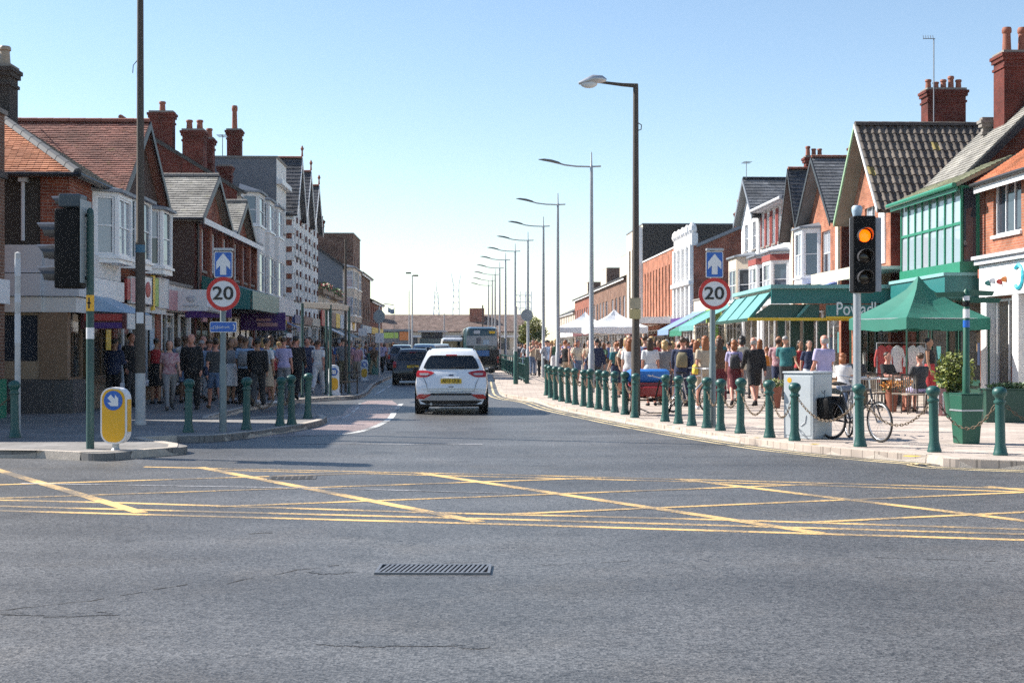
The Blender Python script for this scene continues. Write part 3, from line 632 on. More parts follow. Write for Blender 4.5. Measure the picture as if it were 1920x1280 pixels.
# --- A: corner shop, hipped roof
b = A = Bld('corner_shop', 'corner shop with orange hipped tile roof and pale grey fascia panels', 'L', 33, 37.5)
ze = 5.83; L = A.L; dp = 9.0
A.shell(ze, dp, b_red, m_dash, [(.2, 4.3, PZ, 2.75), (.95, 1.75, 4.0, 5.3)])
ov, run, rise = .3, 4.5, 2.92; pit = rise / run; z0 = ze - pit * ov
A.slope(A.f(-ov, -ov, z0), A.U * (L + ov), A.f(-ov, run, ze + rise) - A.f(-ov, -ov, z0), t_lslate, .17, .11, lo=lambda t: min(1.0, t * (run + ov) / (L + ov)), seed=4)
hv = A.f(run, -ov, ze + rise) - A.f(-ov, -ov, z0)
A.slope(A.f(-ov, -ov, z0), A.W * (dp + 2 * ov), hv, t_orange, .17, .11, lo=lambda t: t * .5, hi=lambda t: 1 - t * .5, seed=5)
A.ridge(A.f(-ov, -ov, z0 + .03), A.f(run, run, ze + rise + .03), mat('dark_hip_lead', (.07, .075, .085), .7), .12)
for p, q in ((A.f(-ov - .04, -ov - .04, z0 - .03), A.f(L, -ov - .04, z0 - .03)), (A.f(-ov - .04, -ov - .04, z0 - .03), A.f(-ov - .04, dp, z0 - .03))): MB().tube([p, q], .06, 8).build('gutter', m_black, A.root)
A.box('brick_quoin', b_red, -.05, .75, -.04, .62, 4.02, 5.6); A.downpipe(-.12, 4.1, 5.45, w=1.0, m=m_greyp)
A.chimney(3.2, 2.9, 7.0, 8.75, .7, 1.3, 3, m_dash, along='w', ph=.5, mp=m_tan)
A.window(A.front, .95, 1.75, 4.0, 5.3, 1, 2); A.bay(2.15, 4.42, 3.75, 5.5, .55, .4, m_upvc, m_upvc, [(3.95, 5.4)], roof=True, rh=.2)
# grey fascia boards that wrap the corner
for i, (z_0, z_1, o, m_) in enumerate(((3.36, 4.0, .18, m_greyp), (2.82, 3.335, .30, m_greyp), (2.45, 2.80, .22, m_offw))):
    A.box('fascia_panel', m_, -o, -.001, .55, 4.5, z_0, z_1); A.box('fascia_panel', m_ if i < 2 else m_offw, -.001 - o * .6, .52, -o, .545, z_0, z_1)
    A.box('fascia_panel', m_white if i == 1 else m_offw, .53, 4.45, -o * .8, -.001, z_0, z_1 - (.003 if i else .1))
A.box('dark_plinth', m_plinth, -.12, -.001, .3, 4.6, PZ, .9); A.box('tiled_riser', m_tan, -.08, -.001, .3, 4.6, .904, 1.25)
for k in range(3): A.window(A.near, .62 + k * 1.3, 1.82 + k * 1.3, 1.26, 2.44, 1, 1, m_tan, g_blue if k == 2 else g_curt if k else g_dark, sill=True, d=-.07, name='shop_window', msill=m_tan)
A.box('corner_pier', m_timber, -.14, .12, -.02, .6, .9, 2.44); A.box('corner_plinth', m_plinth, -.15, .9, -.16, .3, PZ, .88)
A.shop(.2, 4.3, 2.72, m_timber, m_tan, .75, 3, .4, seed=2)
# little hipped canopy over the door with its two signs
cn = A.f; cu0, cu1, cw = .9, 3.6, -1.15
lo = [cn(cu0, -.03, 2.52), cn(cu0, cw, 2.46), cn(cu1, cw, 2.46), cn(cu1, -.03, 2.52)]; hi = [cn(cu0 + .7, -.03, 2.98), cn(cu1 - .7, -.03, 2.98)]
c_ = A.part('door_canopy', MB().add(lo + hi, [(0, 1, 4), (1, 2, 5, 4), (2, 3, 5), (3, 2, 1, 0)]), m_blur)
A.part('valance', MB().fbox(A.f, cu0, cu0 + .04, cw + .02, -.05, 2.08, 2.45), m_maroon, c_); A.part('valance', MB().fbox(A.f, cu0 + .045, cu1, cw, cw + .04, 2.08, 2.45), m_offw, c_)
A.part('sign_board', MB().fbox(A.f, cu0 - .03, cu0 - .004, cw + .12, -.14, 2.27, 2.43), m_redp, c_); A.part('sign_board', MB().fbox(A.f, cu0 - .03, cu0 - .004, cw + .12, -.2, 2.09, 2.23), m_purple, c_)
A.part('poster', MB().fbox(A.f, 3.6, 4.1, .02, .035, 1.5, 2.1), m_yels)

# --- A2: gable-fronted house behind
b = A2 = Bld('gabled_shop', 'gable-fronted shop with broad red clay roof slope and white bay', 'L', 37.52, 43.1)
A2.shell(5.83, 9, b_red, b_red, [(.2, 5.0, PZ, 2.8)]); A2.cross_roof(5.83, 8.0, t_red, 9, .25, .28, m_black, .165, .1, mg=m_brownr)
A2.bay(.3, 2.4, 3.75, 5.6, .5, .35, m_upvc, m_upvc, [(4.0, 5.6)], roof=True, rh=.2, nx=1); A2.bay(3.2, 5.2, 3.75, 5.6, .5, .35, m_upvc, m_upvc, [(4.0, 5.6)], roof=True, rh=.2, nx=1)
A2.shop(.2, 5.0, 2.78, m_white, m_timber, .5, 4, .5, seed=5)
A2.sign(m_redp, .1, .45, 2.9, 3.45, w=-.2); A2.sign(m_pinks, .5, 1.7, 2.85, 3.5, w=-.2, edge=m_offw); o = A2.sign(m_upvc, 1.8, 2.9, 2.85, 3.6, w=-.24, edge=m_black); MB().ell(A2.f(2.35, -.335, 3.25), .02, .3, .22).build('emblem', m_redp, o, smooth=True); A2.sign(m_offw, .1, 5.5, 2.62, 2.8, w=-.1); A2.sign(m_purple, 3.0, 3.3, 2.8, 3.6, w=-.15); A2.sign(m_yels, 3.34, 3.6, 2.7, 3.7, w=-.18); A2.sign(m_lime, 3.64, 4.1, 2.83, 3.65, w=-.17); A2.sign(m_offw, 4.14, 5.5, 2.83, 3.65, w=-.16, edge=m_greyp)
A2.part('poster', MB().fbox(A2.f, 4.2, 4.8, .02, .035, 1.3, 2.2), m_blur)
A2.aerial(2.6, 4, 7.9, 1.1)

A3 = Bld('single_storey_shop', 'single-storey shop with white hanging sign before the slate roofed shop', 'L', 43.15, 47.9)
A3.shell(3.6, 7, m_offw, b_dred, [(.2, 4.5, PZ, 2.75)]); A3.flat_roof(3.6, 7, m_lead); A3.shop(.2, 4.5, 2.73, m_white, m_timber, .4, 3, .6, seed=12)
o = A3.sign(m_upvc, 1.6, 1.66, 2.78, 3.45, w=-.1, t=1.0, name='hanging_sign', edge=m_greyp); MB().ell(A3.f(1.58, -.6, 3.16), .14, .012, .1).build('emblem', m_greyp, o, smooth=True); A3.part('emblem_bar', MB().fbox(A3.f, 1.57, 1.59, -.85, -.35, 2.92, 2.97), m_greyp, o)
o = A3.sign(m_purple, 3.2, 3.26, 2.6, 3.5, w=-.1, t=1.5, name='hanging_sign'); A3.part('shoe_emblem', MB().tube([A3.f(3.17, -1.45, 2.86), A3.f(3.17, -1.2, 2.88), A3.f(3.17, -.8, 2.98), A3.f(3.17, -.45, 3.2)], [.09, .16, .2, .1], 10), m_upvc, o); A3.sign(m_pinks, .2, 4.6, 2.78, 3.4, w=-.1)

# --- B: low slate pair
b = B = Bld('slate_roofed_shop', 'low brown shop under two pale slate gables with green canopy', 'L', 48, 61.98, -.1)
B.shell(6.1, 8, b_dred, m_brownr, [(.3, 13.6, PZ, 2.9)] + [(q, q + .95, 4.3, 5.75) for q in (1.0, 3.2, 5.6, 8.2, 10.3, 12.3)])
for q in (1.0, 3.2, 5.6, 8.2, 10.3, 12.3): B.window(B.front, q, q + .95, 4.3, 5.75, 1, 2, m_upvc)
for q in (.3, 2.3, 4.7, 7.2, 9.5, 11.5, 13.4): B.box('brick_pilaster', b_red, q, q + .35, -.12, -.001, 3.9, 6.0)
B.cross_roof(6.1, 7.75, t_lslate, 8, .25, .3, m_black, .25, .2, u0=0, u1=6.0, mg=b_red, ridge_m=m_stone); B.cross_roof(6.1, 7.5, t_lslate, 6, .2, .3, m_black, .25, .2, u0=7.2, u1=12.0, mg=b_red, ridge_m=m_stone)
B.part('flat_link', MB().fbox(B.f, 5.9, 7.3, -.3, 6, 6.03, 6.13).fbox(B.f, 11.95, 13.98, -.35, 6, 6.03, 6.12), m_lead)
B.box('eaves_board', m_white, -.1, 14, -.36, -.32, 5.8, 6.0); B.downpipe(.2, 2.9, 5.8)
B.shop(.3, 13.6, 2.88, m_timber, m_timber, .45, 8, .35, seed=9)
# deep green canopy with white end board
c0 = MB().hexa([B.f(1.2, -.02, 3.95), B.f(13.0, -.02, 3.95), B.f(13.0, -1.7, 3.45), B.f(1.2, -1.7, 3.45), B.f(1.2, -.02, 4.12), B.f(13.0, -.02, 4.12), B.f(13.0, -1.72, 3.6), B.f(1.2, -1.72, 3.6)])
o = B.part('canopy', c0, m_teal); B.part('canopy_end', MB().prism([B.f(1.16, -.02, 4.0), B.f(1.16, -1.7, 3.55), B.f(1.16, -1.7, 2.95), B.f(1.16, -.02, 3.0)], B.U * .03), m_teal, o); B.part('canopy_front', MB().fbox(B.f, 1.2, 8.2, -1.77, -1.73, 2.95, 3.6), m_teal, o); B.part('canopy_front', MB().fbox(B.f, 8.22, 13.0, -1.78, -1.73, 2.95, 3.62), m_offw, o); B.part('canopy_soffit', MB().fbox(B.f, 1.2, 13, -1.7, -.05, 2.95, 2.99), m_black, o)
o = B.sign(m_purple, 8.0, 8.08, 2.3, 3.0, w=-.3, t=1.75, name='hanging_sign', edge=m_offw)
B.part('sign_lettering', MB().fbox(B.f, 7.985, 7.998, -1.75, -.95, 2.45, 2.6).fbox(B.f, 7.985, 7.998, -1.5, -.9, 2.66, 2.76), m_pinks, o)
B.sign(m_maroon, .1, 1.1, 2.7, 3.4, w=-.12); B.sign(m_pinks, .3, 1.1, 2.5, 2.68, w=-.15)

# --- C: tall terrace with white bays, brick gable end towards the viewer
b = C = Bld('bayed_terrace', 'three-storey terrace with huge dark red brick gable end and white bays', 'L', 62, 72, .7)
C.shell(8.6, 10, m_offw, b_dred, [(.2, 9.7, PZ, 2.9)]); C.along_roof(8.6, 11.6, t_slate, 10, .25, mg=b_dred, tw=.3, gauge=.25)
for k in range(3): C.bay(.35 + k * 3.25, 3.1 + k * 3.25, 3.4, 8.45, .85, .5, m_offw, m_upvc, [(4.1, 5.85), (7.05, 8.35)], rh=.4, nx=1)
C.chimney(.35, 3.3, 9.0, 11.9, .6, 1.0, 1, b_dred); C.chimney(.35, 1.9, 9.2, 11.1, .9, .9, 2, b_dred); C.chimney(3.4, 2.0, 9.3, 11.2, .6, .8, 2, b_dred); C.chimney(5.4, 1.4, 9.0, 10.2, .5, .6, 0, b_dred)
C.aerial(3.4, 1.2, 10.2, 1.2); C.shop(.2, 9.7, 2.88, m_white, m_timber, .5, 6, .6, seed=3); C.box('fascia_sign', m_greyp, .2, 9.7, -.12, -.001, 2.95, 3.38)
o = C.awning(5.2, 7.4, 3.1, 1.5, .8, m_dkgc, stripes=m_offw); o = C.awning(7.8, 9.8, 3.3, 1.7, .7, m_navy, stripes=m_navy)
C.part('emblem', MB().fbox(C.f, 7.77, 7.79, -1.2, -.4, 2.75, 2.95), m_yels, o)

# --- D: parapet house
b = D_ = Bld('parapet_house', 'white house with flat parapet and dark tarred side wall', 'L', 72.02, 75.98, .3)
D_.shell(11.2, 9, m_offw, m_greyr, [(.7, 1.5, 4.4, 6), (2.4, 3.2, 4.4, 6), (.7, 1.5, 7.6, 9), (2.4, 3.2, 7.6, 9), (.2, 3.7, PZ, 2.9)])
for a in (.7, 2.4):
    for z in (4.4, 7.6): D_.window(D_.front, a, a + .8, z, z + 1.45, 1, 2)
D_.flat_roof(11.2, 9, m_lead); D_.box('cornice', m_white, -.05, 3.98, -.3, -.001, 9.9, 10.15); D_.chimney(.6, 2.2, 10.8, 12.7, .6, .7, 1, b_dred, ph=.9); D_.shop(.2, 3.7, 2.88, m_white, m_white, .4, 2, None, seed=4); D_.sign(m_pinks, .2, 3.7, 2.95, 3.5)

# --- E: three striped gables
for k, (d0, d1, zr) in enumerate(((76.0, 80.4, 12.0), (80.42, 85.0, 11.8), (85.02, 89.6, 11.5))):
    E_ = Bld('striped_gable_house', ('tall banded brick and white gable house beside the parapet house', 'middle one of the three banded brick and white gables', 'banded brick and white gable furthest along the terrace')[k], 'L', d0, d1, 0, group='banded gable houses')
    E_.shell(8.9, 8, m_offw, b_red, [(.2, E_.L - .2, PZ, 2.9)] + [(.9, 1.7, z, z + 1.5) for z in (4.2, 6.6)] + [(2.6, 3.4, z, z + 1.5) for z in (4.2, 6.6)])
    for z in (4.2, 6.6):
        for a in (.9, 2.6): E_.window(E_.front, a, a + .8, z, z + 1.5, 1, 2)
    z = 3.4
    while z < 8.8:
        [E_.box('brick_band', b_dred, q, q + .42, -.05, -.001, z, z + .3) for q in (.3, E_.L - .75, 1.95)]; E_.box('stone_quoin', m_white, -.06, .26, -.1, .3, z, z + .42); z += .72
    E_.cross_roof(8.9, zr, t_dslate, 8, .15, .3, m_white, .3, .25, mg=m_offw); E_.part('finial', MB().lathe([(.06, 0), (.04, .3), (.1, .42), (.02, .6)], E_.f(E_.L / 2, -.3, zr + .1), 8), m_pot)
    E_.shop(.2, E_.L - .2, 2.88, m_white, m_timber, .4, 3, .2, seed=k); E_.box('fascia_sign', (m_navy, m_maroon, m_cream)[k], .1, E_.L - .1, -.15, -.001, 2.92, 3.38)

# --- low flower shop, then F and G
b = Bld('low_shop', 'low cream shop with planted ledge between the gables and grey end wall', 'L', 89.7, 107.9, 0)
b.shell(4.9, 8, m_cream, m_greyr, [(.3, 17.5, PZ, 2.9)]); b.flat_roof(4.9, 8, m_lead); b.shop(.3, 17.5, 2.88, m_white, m_timber, .4, 8, .5, seed=8)
for k, m_ in enumerate((m_redp, m_upvc, m_maroon, m_yels, m_blur)): b.sign(m_, .4 + k * 3.4, 3.5 + k * 3.4, 3.0, 4.0, w=-.12)
b.awning(2, 7, 3.0, 1.6, .7, m_offw); b.awning(9, 15, 3.0, 1.6, .7, m_black)
F1 = Bld('grey_end_house', 'house with grey rendered end wall and white upper bays', 'L', 108, 117.9, 0)
F1.shell(7.9, 9, m_offw, m_greyr, [(.3, 9.5, PZ, 2.9)]); F1.along_roof(7.9, 11.0, t_slate, 9, .25, mg=m_greyr, tw=.4, gauge=.35)
for k in range(2): F1.bay(.5 + k * 4.6, 4.6 + k * 4.6, 3.6, 7.7, .8, .6, m_cream, m_upvc, [(4.1, 5.5), (6.2, 7.5)], rh=.3)
F1.shop(.3, 9.5, 2.88, m_white, m_timber, .4, 5, .5, seed=6); F1.box('mural_board', m_maroon, -.06, -.001, 3.0, 4.6, 5.4, 7.2); o = F1.sign(m_upvc, .1, 9.7, 2.95, 3.95, w=-.2); F1.part('emblem', MB().ell(F1.f(6.5, -.33, 3.4), .04, .7, .42), m_yels, o)
G1 = Bld('brown_brick_block', 'tall brown brick block rising behind the grey end house', 'L', 118, 126, 0)
G1.shell(11.0, 12, b_brn, b_brn, [(.3, 7.6, PZ, 2.9), (1, 2.2, 4.4, 6.2), (4.6, 5.8, 4.4, 6.2), (1, 2.2, 7.4, 9.2), (4.6, 5.8, 7.4, 9.2)])
for a in (1, 4.6):
    for z in (4.4, 7.4): G1.window(G1.front, a, a + 1.2, z, z + 1.8)
G1.flat_roof(11, 12, m_lead); G1.shop(.3, 7.6, 2.88, m_white, m_timber, .4, 3, .2); G1.chimney(2, 3, 11, 12.3, .5, .8, 2)
for k, (d0, d1, z, m_, lb) in enumerate(((126.1, 139.9, 8.4, b_brn, 'brown brick shop row towards the end of the shaded side'), (140, 160, 6.4, b_red, 'low red brick shops where the shaded side ends'))):
    g_ = Bld('brick_shop_row', lb, 'L', d0, d1, 0)
    hs = [(q, q + 1.1, 4.2, 5.7) for q in (1.2, 4.2, 7.4, 10.6)]
    g_.shell(z, 9, m_, m_, hs + [(.3, g_.L - .3, PZ, 2.9)]); g_.along_roof(z, z + 2.2, t_slate, 9, .25, mg=m_, tw=.5, gauge=.45)
    for h in hs: g_.window(g_.front, *h)
    g_.shop(.3, g_.L - .3, 2.88, m_white, m_timber, .4, 6, .5, seed=k); g_.box('fascia_sign', (m_blur, m_yels)[k], .3, g_.L - .3, -.15, -.001, 2.95, 3.6)
# ================================================================== buildings on the sunlit side
# --- R0: brick shop with white front
b = R0 = Bld('white_fronted_shop', 'orange brick shop with white painted shopfront at the photo edge', 'R', 33, 40.5)
R0.shell(6.45, 8, b_org, b_org, [(.3, 7.2, PZ, 3.0), (1.2, 2.8, 4.7, 6.2), (4.9, 6.9, 4.75, 6.2)])
R0.along_roof(6.5, 9.2, t_orange, 8, .35, mg=b_org, tw=.17, gauge=.11, fascia=m_white)
for h in ((1.2, 2.8, 4.7, 6.2), (4.9, 6.9, 4.75, 6.2)): R0.window(R0.front, *h, 3, 1, m_upvc, g_dark, msill=m_white)
R0.box('fascia_sign', m_white, .05, 7.4, -.22, -.001, 3.05, 3.94); R0.box('cornice', m_greyp, -.02, 7.48, -.34, -.001, 3.96, 4.1); R0.box('cornice_top', m_greyp, -.06, 7.5, -.42, -.001, 4.104, 4.2)
for q in (.25, 2.3, 4.6, 6.9): R0.box('white_pilaster', m_white, q, q + .42, -.2, .16, PZ, 3.03)
R0.shop(.72, 2.25, 3.0, m_white, m_white, .4, 1, None, seed=1); R0.shop(2.75, 4.55, 3.0, m_white, m_white, .4, 1, .5, seed=2); R0.shop(5.05, 6.85, 3.0, m_white, m_white, .4, 2, None, seed=3)
for k, m_ in enumerate((m_teal, m_greyp, m_redp, m_orgs)): R0.part('emblem', MB().ell(R0.f(6.55 - k * .33 - (.2 if k > 1 else 0), -.235, 3.42 + (k % 2) * .05), .14, .02, .08), m_, None, smooth=True)
R0.part('emblem', MB().tube([R0.f(4.5 + .3 * math.cos(a), -.23, 3.5 + .3 * math.sin(a)) for a in [R_(50 + q * 26) for q in range(11)]], .06, 6), mat('cyan_sign_paint', (.03, .4, .5), .5))
R0.downpipe(7.42, PZ, 3.6, w=-.12, m=mat('red_downpipe', (.32, .09, .05), .6))

# --- R1: brick house with green glazed oriel
b = R1 = Bld('oriel_house', 'brick house with big chimney and green framed glazed oriel', 'R', 40.6, 47.2)
R1.shell(6.4, 8, b_red, b_red, [(.3, 6.3, PZ, 3.1)])
gu0, gu1, gp = .35, 6.0, .55; z0, z1 = 3.75, 6.3
of = lambda a, z, d: R1.f(a, -gp + d, z); g_oriel = glass_mat('oriel_sky_tint_glass', (.30, .38, .42))  # pale tint paints the sky's reflection into the oriel panes
fr = MB()
for k in range(9): x = gu0 + (gu1 - gu0 - .07) * k / 8; fr.fbox(of, x, x + .07, z0 + .35, z1 - .08, 0, .07)
fr.fbox(of, gu0, gu1, z1 - .08, z1, -.02, .1); fr.fbox(of, gu0, gu1, z0, z0 + .35, -.03, .1); fr.fbox(of, gu0 + .08, gu1 - .08, 5.18, 5.26, .006, .062); fr.fbox(R1.f, gu0, gu0 + .06, -gp + .1, -.001, z0, z0 + .35); fr.fbox(R1.f, gu0, gu0 + .06, -gp + .1, -.001, z1 - .08, z1); fr.fbox(R1.f, gu0, gu0 + .06, -.1, -.001, z0 + .35, z1 - .08); fr.fbox(R1.f, gu1 - .08, gu1, -gp + .1, -.001, z0, z1)
o = R1.part('oriel_window', fr, m_grn)
for k in range(8):
    x = gu0 + (gu1 - gu0 - .07) * k / 8 + .072; x2 = x + (gu1 - gu0 - .07) / 8 - .075
    for q0, q1 in ((z0 + .355, 5.178), (5.262, z1 - .085)): MB().quad(of(x, q0, .04), of(x2, q0, .04), of(x2, q1, .044 + rnd.uniform(0, .006)), of(x, q1, .046)).build('pane', g_oriel if rnd.random() < .8 else g_curt, o)
MB().quad(R1.f(gu0 + .03, -gp + .1, z0 + .35), R1.f(gu0 + .03, -.01, z0 + .35), R1.f(gu0 + .03, -.01, z1), R1.f(gu0 + .03, -gp + .1, z1)).build('pane', g_dark, o)
R1.part('oriel_floor', MB().fbox(R1.f, gu0, gu1, -gp + .1, -.001, z0 - .06, z0 + .02), m_grn, o)
R1.slope(R1.f(.1, -gp - .25, 6.32), R1.U * 6.3, R1.f(.1, 1.0, 7.2) - R1.f(.1, -gp - .25, 6.32), tile_mat('green_weathered_tile', (.20, .22, .15), (.26, .26, .18)), .2, .16, name='oriel_roof')
MB().tube([R1.f(.05, -gp - .3, 6.28), R1.f(6.45, -gp - .3, 6.28)], .07, 8).build('gutter', m_grn, R1.root); MB().fbox(R1.f, .1, 6.4, -gp - .22, -gp - .18, 6.1, 6.26).build('fascia_board', m_grn, R1.root)
# main steep roof and its gable end
u0 = 3.0; half = 5.2; zr = 6.4 + half
R1.slope(R1.f(u0 - .35, -.2, 6.35), R1.U * 3.8, R1.f(u0 - .35, half, zr) - R1.f(u0 - .35, -.2, 6.35), t_lslate, .22, .16, seed=31)
R1.slope(R1.f(u0 - .35, 2 * half + .2, 6.35), R1.U * 3.8, R1.f(u0 - .35, half, zr) - R1.f(u0 - .35, 2 * half + .2, 6.35), t_lslate, .6, .5, seed=32)
for u in (u0, 6.55): R1.part('gable', MB().quad(R1.f(u, .1, 6.3), R1.f(u, 2 * half, 6.3), R1.f(u, half, zr - .12)), b_red)
R1.part('bargeboard', MB().hexa([R1.f(u0 - .4, -.2, 6.0), R1.f(u0 - .4, half, zr - .35), R1.f(u0 - .34, half, zr - .35), R1.f(u0 - .34, -.2, 6.0), R1.f(u0 - .4, -.2, 6.3), R1.f(u0 - .4, half, zr - .05), R1.f(u0 - .34, half, zr - .05), R1.f(u0 - .34, -.2, 6.3)]), m_black)
R1.chimney(4.4, 3.1, 8.0, ZP(100, 45), .9, 2.0, 4, b_dred, ph=.6); R1.chimney(5.2, 2.0, 8.2, 9.0, .2, .3, 0, m_stone)
R1.shop(.3, 6.3, 3.08, m_dkgreen, m_dkgreen, .5, 3, .4, seed=4)

# --- link wall with chimney behind
b = Lk = Bld('link_building', 'narrow brick link with wide chimney stack above the tiled roof', 'R', 47.25, 49.45, .4)
Lk.shell(6.0, 8, b_red, b_red); Lk.flat_roof(6.0, 8, m_lead)
# --- R2: pantiled gable
b = R2 = Bld('pantiled_gable_house', 'brick house with dark pantiled roof and pale green bargeboards', 'R', 49.5, 54.6)
R2.shell(6.75, 6, b_org, b_dred, [(1.9, 3.2, 5.0, 6.9), (.3, 4.8, PZ, 3.2)]); R2.window(R2.front, 1.9, 3.2, 5.0, 6.9, 2, 1, m_upvc)
mid, half, ov, fo, ze, zr, dp = R2.L / 2, R2.L / 2, .35, .55, 6.75, 9.7, 5.4; pit = (zr - ze) / half
Sn = R2.f(mid, -fo, zr) - R2.f(-ov, -fo, ze - pit * ov); An = R2.f(-ov, -fo, ze - pit * ov)
nrm = R2.W.cross(Sn).normalized(); nrm = nrm if nrm.z > 0 else -nrm
dk = MB().prism([An, An + Sn, An + Sn + R2.W * (dp + fo), An + R2.W * (dp + fo)], nrm * -.1).build('roof_slope', mat('roof_batten_dark', (.05, .042, .036), .9), R2.root)
rows, cols = 10, 23; ge = Sn.length / rows; tw = (dp + fo) / cols; pm = MB(); prof = [(0, .045), (.16, .075), (.32, .08), (.48, .05), (.66, .015), (.85, .012), (1.0, .04)]
P = []
for t, l in ((-.06, .035), (1.0, .0)):
    for x, z in prof: P.append((x * tw * .985, t * ge, z + l))
for x, z in prof: P.append((x * tw * .985, -.06 * ge, z + .012))
n7 = len(prof); pm.add(P, [(i, i + 1, n7 + i + 1, n7 + i) for i in range(n7 - 1)] + [(2 * n7 + i, 2 * n7 + i + 1, i + 1, i) for i in range(n7 - 1)])
tm = pm.mesh('pantile', smooth=True); t_p2 = tile_mat('lichened_pantile', (.22, .17, .06), (.30, .24, .08), .8)
tcols = [mat('pantile_%s' % k, c, .75, var=.3, scale=9) for k, c in dict(dark=(.085, .07, .058), mid=(.12, .098, .08), pale=(.165, .135, .108), lichen=(.26, .20, .06)).items()]
tms = []
for q in tcols: t2 = tm.copy(); t2.materials.append(q); tms.append(t2)
Xv, Yv = R2.W.normalized(), Sn.normalized(); Zv = nrm
for j in range(rows):
    for i in range(cols):
        p = An + Xv * (tw * i) + Yv * (ge * j) + Zv * .01
        o = link('pantile', rnd.choices(tms, (5, 5, 3, .25))[0], dk)
        o.matrix_local = Matrix(((Xv.x, Yv.x, Zv.x, p.x), (Xv.y, Yv.y, Zv.y, p.y), (Xv.z, Yv.z, Zv.z, p.z), (0, 0, 0, 1)))
Af = R2.f(R2.L + ov, -fo, ze - pit * ov); R2.slope(Af, R2.W * (dp + fo), R2.f(mid, -fo, zr) - Af, t_pan, .26, .37, seed=77, lift=.02)
R2.ridge(R2.f(mid, -fo, zr + .06), R2.f(mid, dp, zr + .06), mat('dark_ridge_tile', (.07, .055, .045), .8), .16, .5)
m_pgr = mat('pale_green_barge', (.26, .40, .24), .5)
for sg in (-1, 1):
    ue = mid + sg * (half + ov); za = ze - pit * ov; w0 = -fo - .05
    R2.part('bargeboard', MB().hexa([R2.f(ue, w0, za - .07), R2.f(mid, w0, zr - .07), R2.f(mid, w0 + .045, zr - .07), R2.f(ue, w0 + .045, za - .07), R2.f(ue, w0, za + .1), R2.f(mid, w0, zr + .1), R2.f(mid, w0 + .045, zr + .1), R2.f(ue, w0 + .045, za + .1)]), m_pgr if sg > 0 else m_offw)
for q in (0, dp): R2.part('gable', MB().quad(R2.f(0, q, ze), R2.f(R2.L, q, ze), R2.f(mid, q, zr - .1)), b_org)
R2.box('white_mullion_panel', m_upvc, .55, 1.25, -.06, -.001, 4.6, 6.6); R2.shop(.3, 4.8, 3.18, m_dkgreen, m_dkgreen, .5, 3, .5, seed=6)
Lk.chimney(5.6 + 1.2, 3.0, 8.4, ZP(168, 54), .8, 1.45, 5, b_dred, ph=.38)
ae = MB().cyl(Lk.f(5.2, 2.1, 9.2), Lk.f(5.2, 2.1, ZP(78, 53)), .022, n=6)
for k in range(5): ae.cyl(Lk.f(5.2, 1.72 + k * .09, ZP(78, 53) - .02 + k * .005), Lk.f(5.2, 1.7 + k * .09, ZP(78, 53) + .12), .012, n=4)
ae.cyl(Lk.f(5.2, 1.7, ZP(78, 53)), Lk.f(5.2, 2.15, ZP(78, 53)), .016, n=5); Lk.part('aerial', ae, m_lead)
# canopy-edge pale roof of the shop below
Lk.part('shop_flat_roof', MB().fbox(Lk.f, -.3, 7.3, -1.9, .3, 4.22, 4.32), m_offw); Lk.part('roof_upstand', MB().fbox(Lk.f, -.3, 7.3, -1.95, -1.905, 4.0, 4.4), m_cream)

# --- R3, R3b slate gables
for nm, lb, d0, d1, ze, zr, dp_ in (('slate_gable_house', 'brick house with steep slate gable and white oriel next to the pantiled one', 56.0, 61.5, 6.85, 9.45, 6), ('small_gable_house', 'narrow dark gable squeezed beside the steep slate gable', 61.6, 64.4, 7.0, 9.5, 4.5)):
    r = Bld(nm, lb, 'R', d0, d1); r.shell(ze, dp_, b_org, b_dred, [(.3, r.L - .3, PZ, 3.2), (r.L * .3, r.L * .55, 4.6, 6.4)]); r.window(r.front, r.L * .3, r.L * .55, 4.6, 6.4, 2, 2)
    r.cross_roof(ze, zr, t_dslate if dp_ < 5 else t_slate, dp_, .3, .5, m_black, .25, .2, mg=b_org, ridge_m=b_red); r.shop(.3, r.L - .3, 3.18, m_white, m_timber, .4, 3, .5, seed=int(d0))
    for q in (.1, r.L - .6): r.box('stucco_pier', m_cream, q, q + .4, -.1, -.001, 3.4, ze)
    if dp_ > 5: r.bay(3.2, 5.3, 4.3, 6.6, .7, .35, m_upvc, m_upvc, [(4.6, 6.45)], rh=.25); r.chimney(5.2, 3.6, 8, 10.3, .55, .9, 3, b_dred); r.chimney(6.9, 3.0, 8.2, 10.6, .5, .8, 2, b_dred)
    else: r.chimney(2.4, .9, 8.3, 10.2, .45, .8, 3, b_dred)
    k0 = r
    if dp_ > 5:
        for k in range(4): r.part('canopy_panel', MB().hexa([r.f(.2 + k * 1.3, -.02, 3.9), r.f(1.48 + k * 1.3, -.02, 3.9), r.f(1.48 + k * 1.3, -.9, 3.55), r.f(.2 + k * 1.3, -.9, 3.55), r.f(.2 + k * 1.3, -.02, 4.25), r.f(1.48 + k * 1.3, -.02, 4.25), r.f(1.48 + k * 1.3, -.95, 3.95), r.f(.2 + k * 1.3, -.95, 3.95)]), m_white if k % 2 else mat('blue_canopy_panel', (.12, .2, .45), .5))
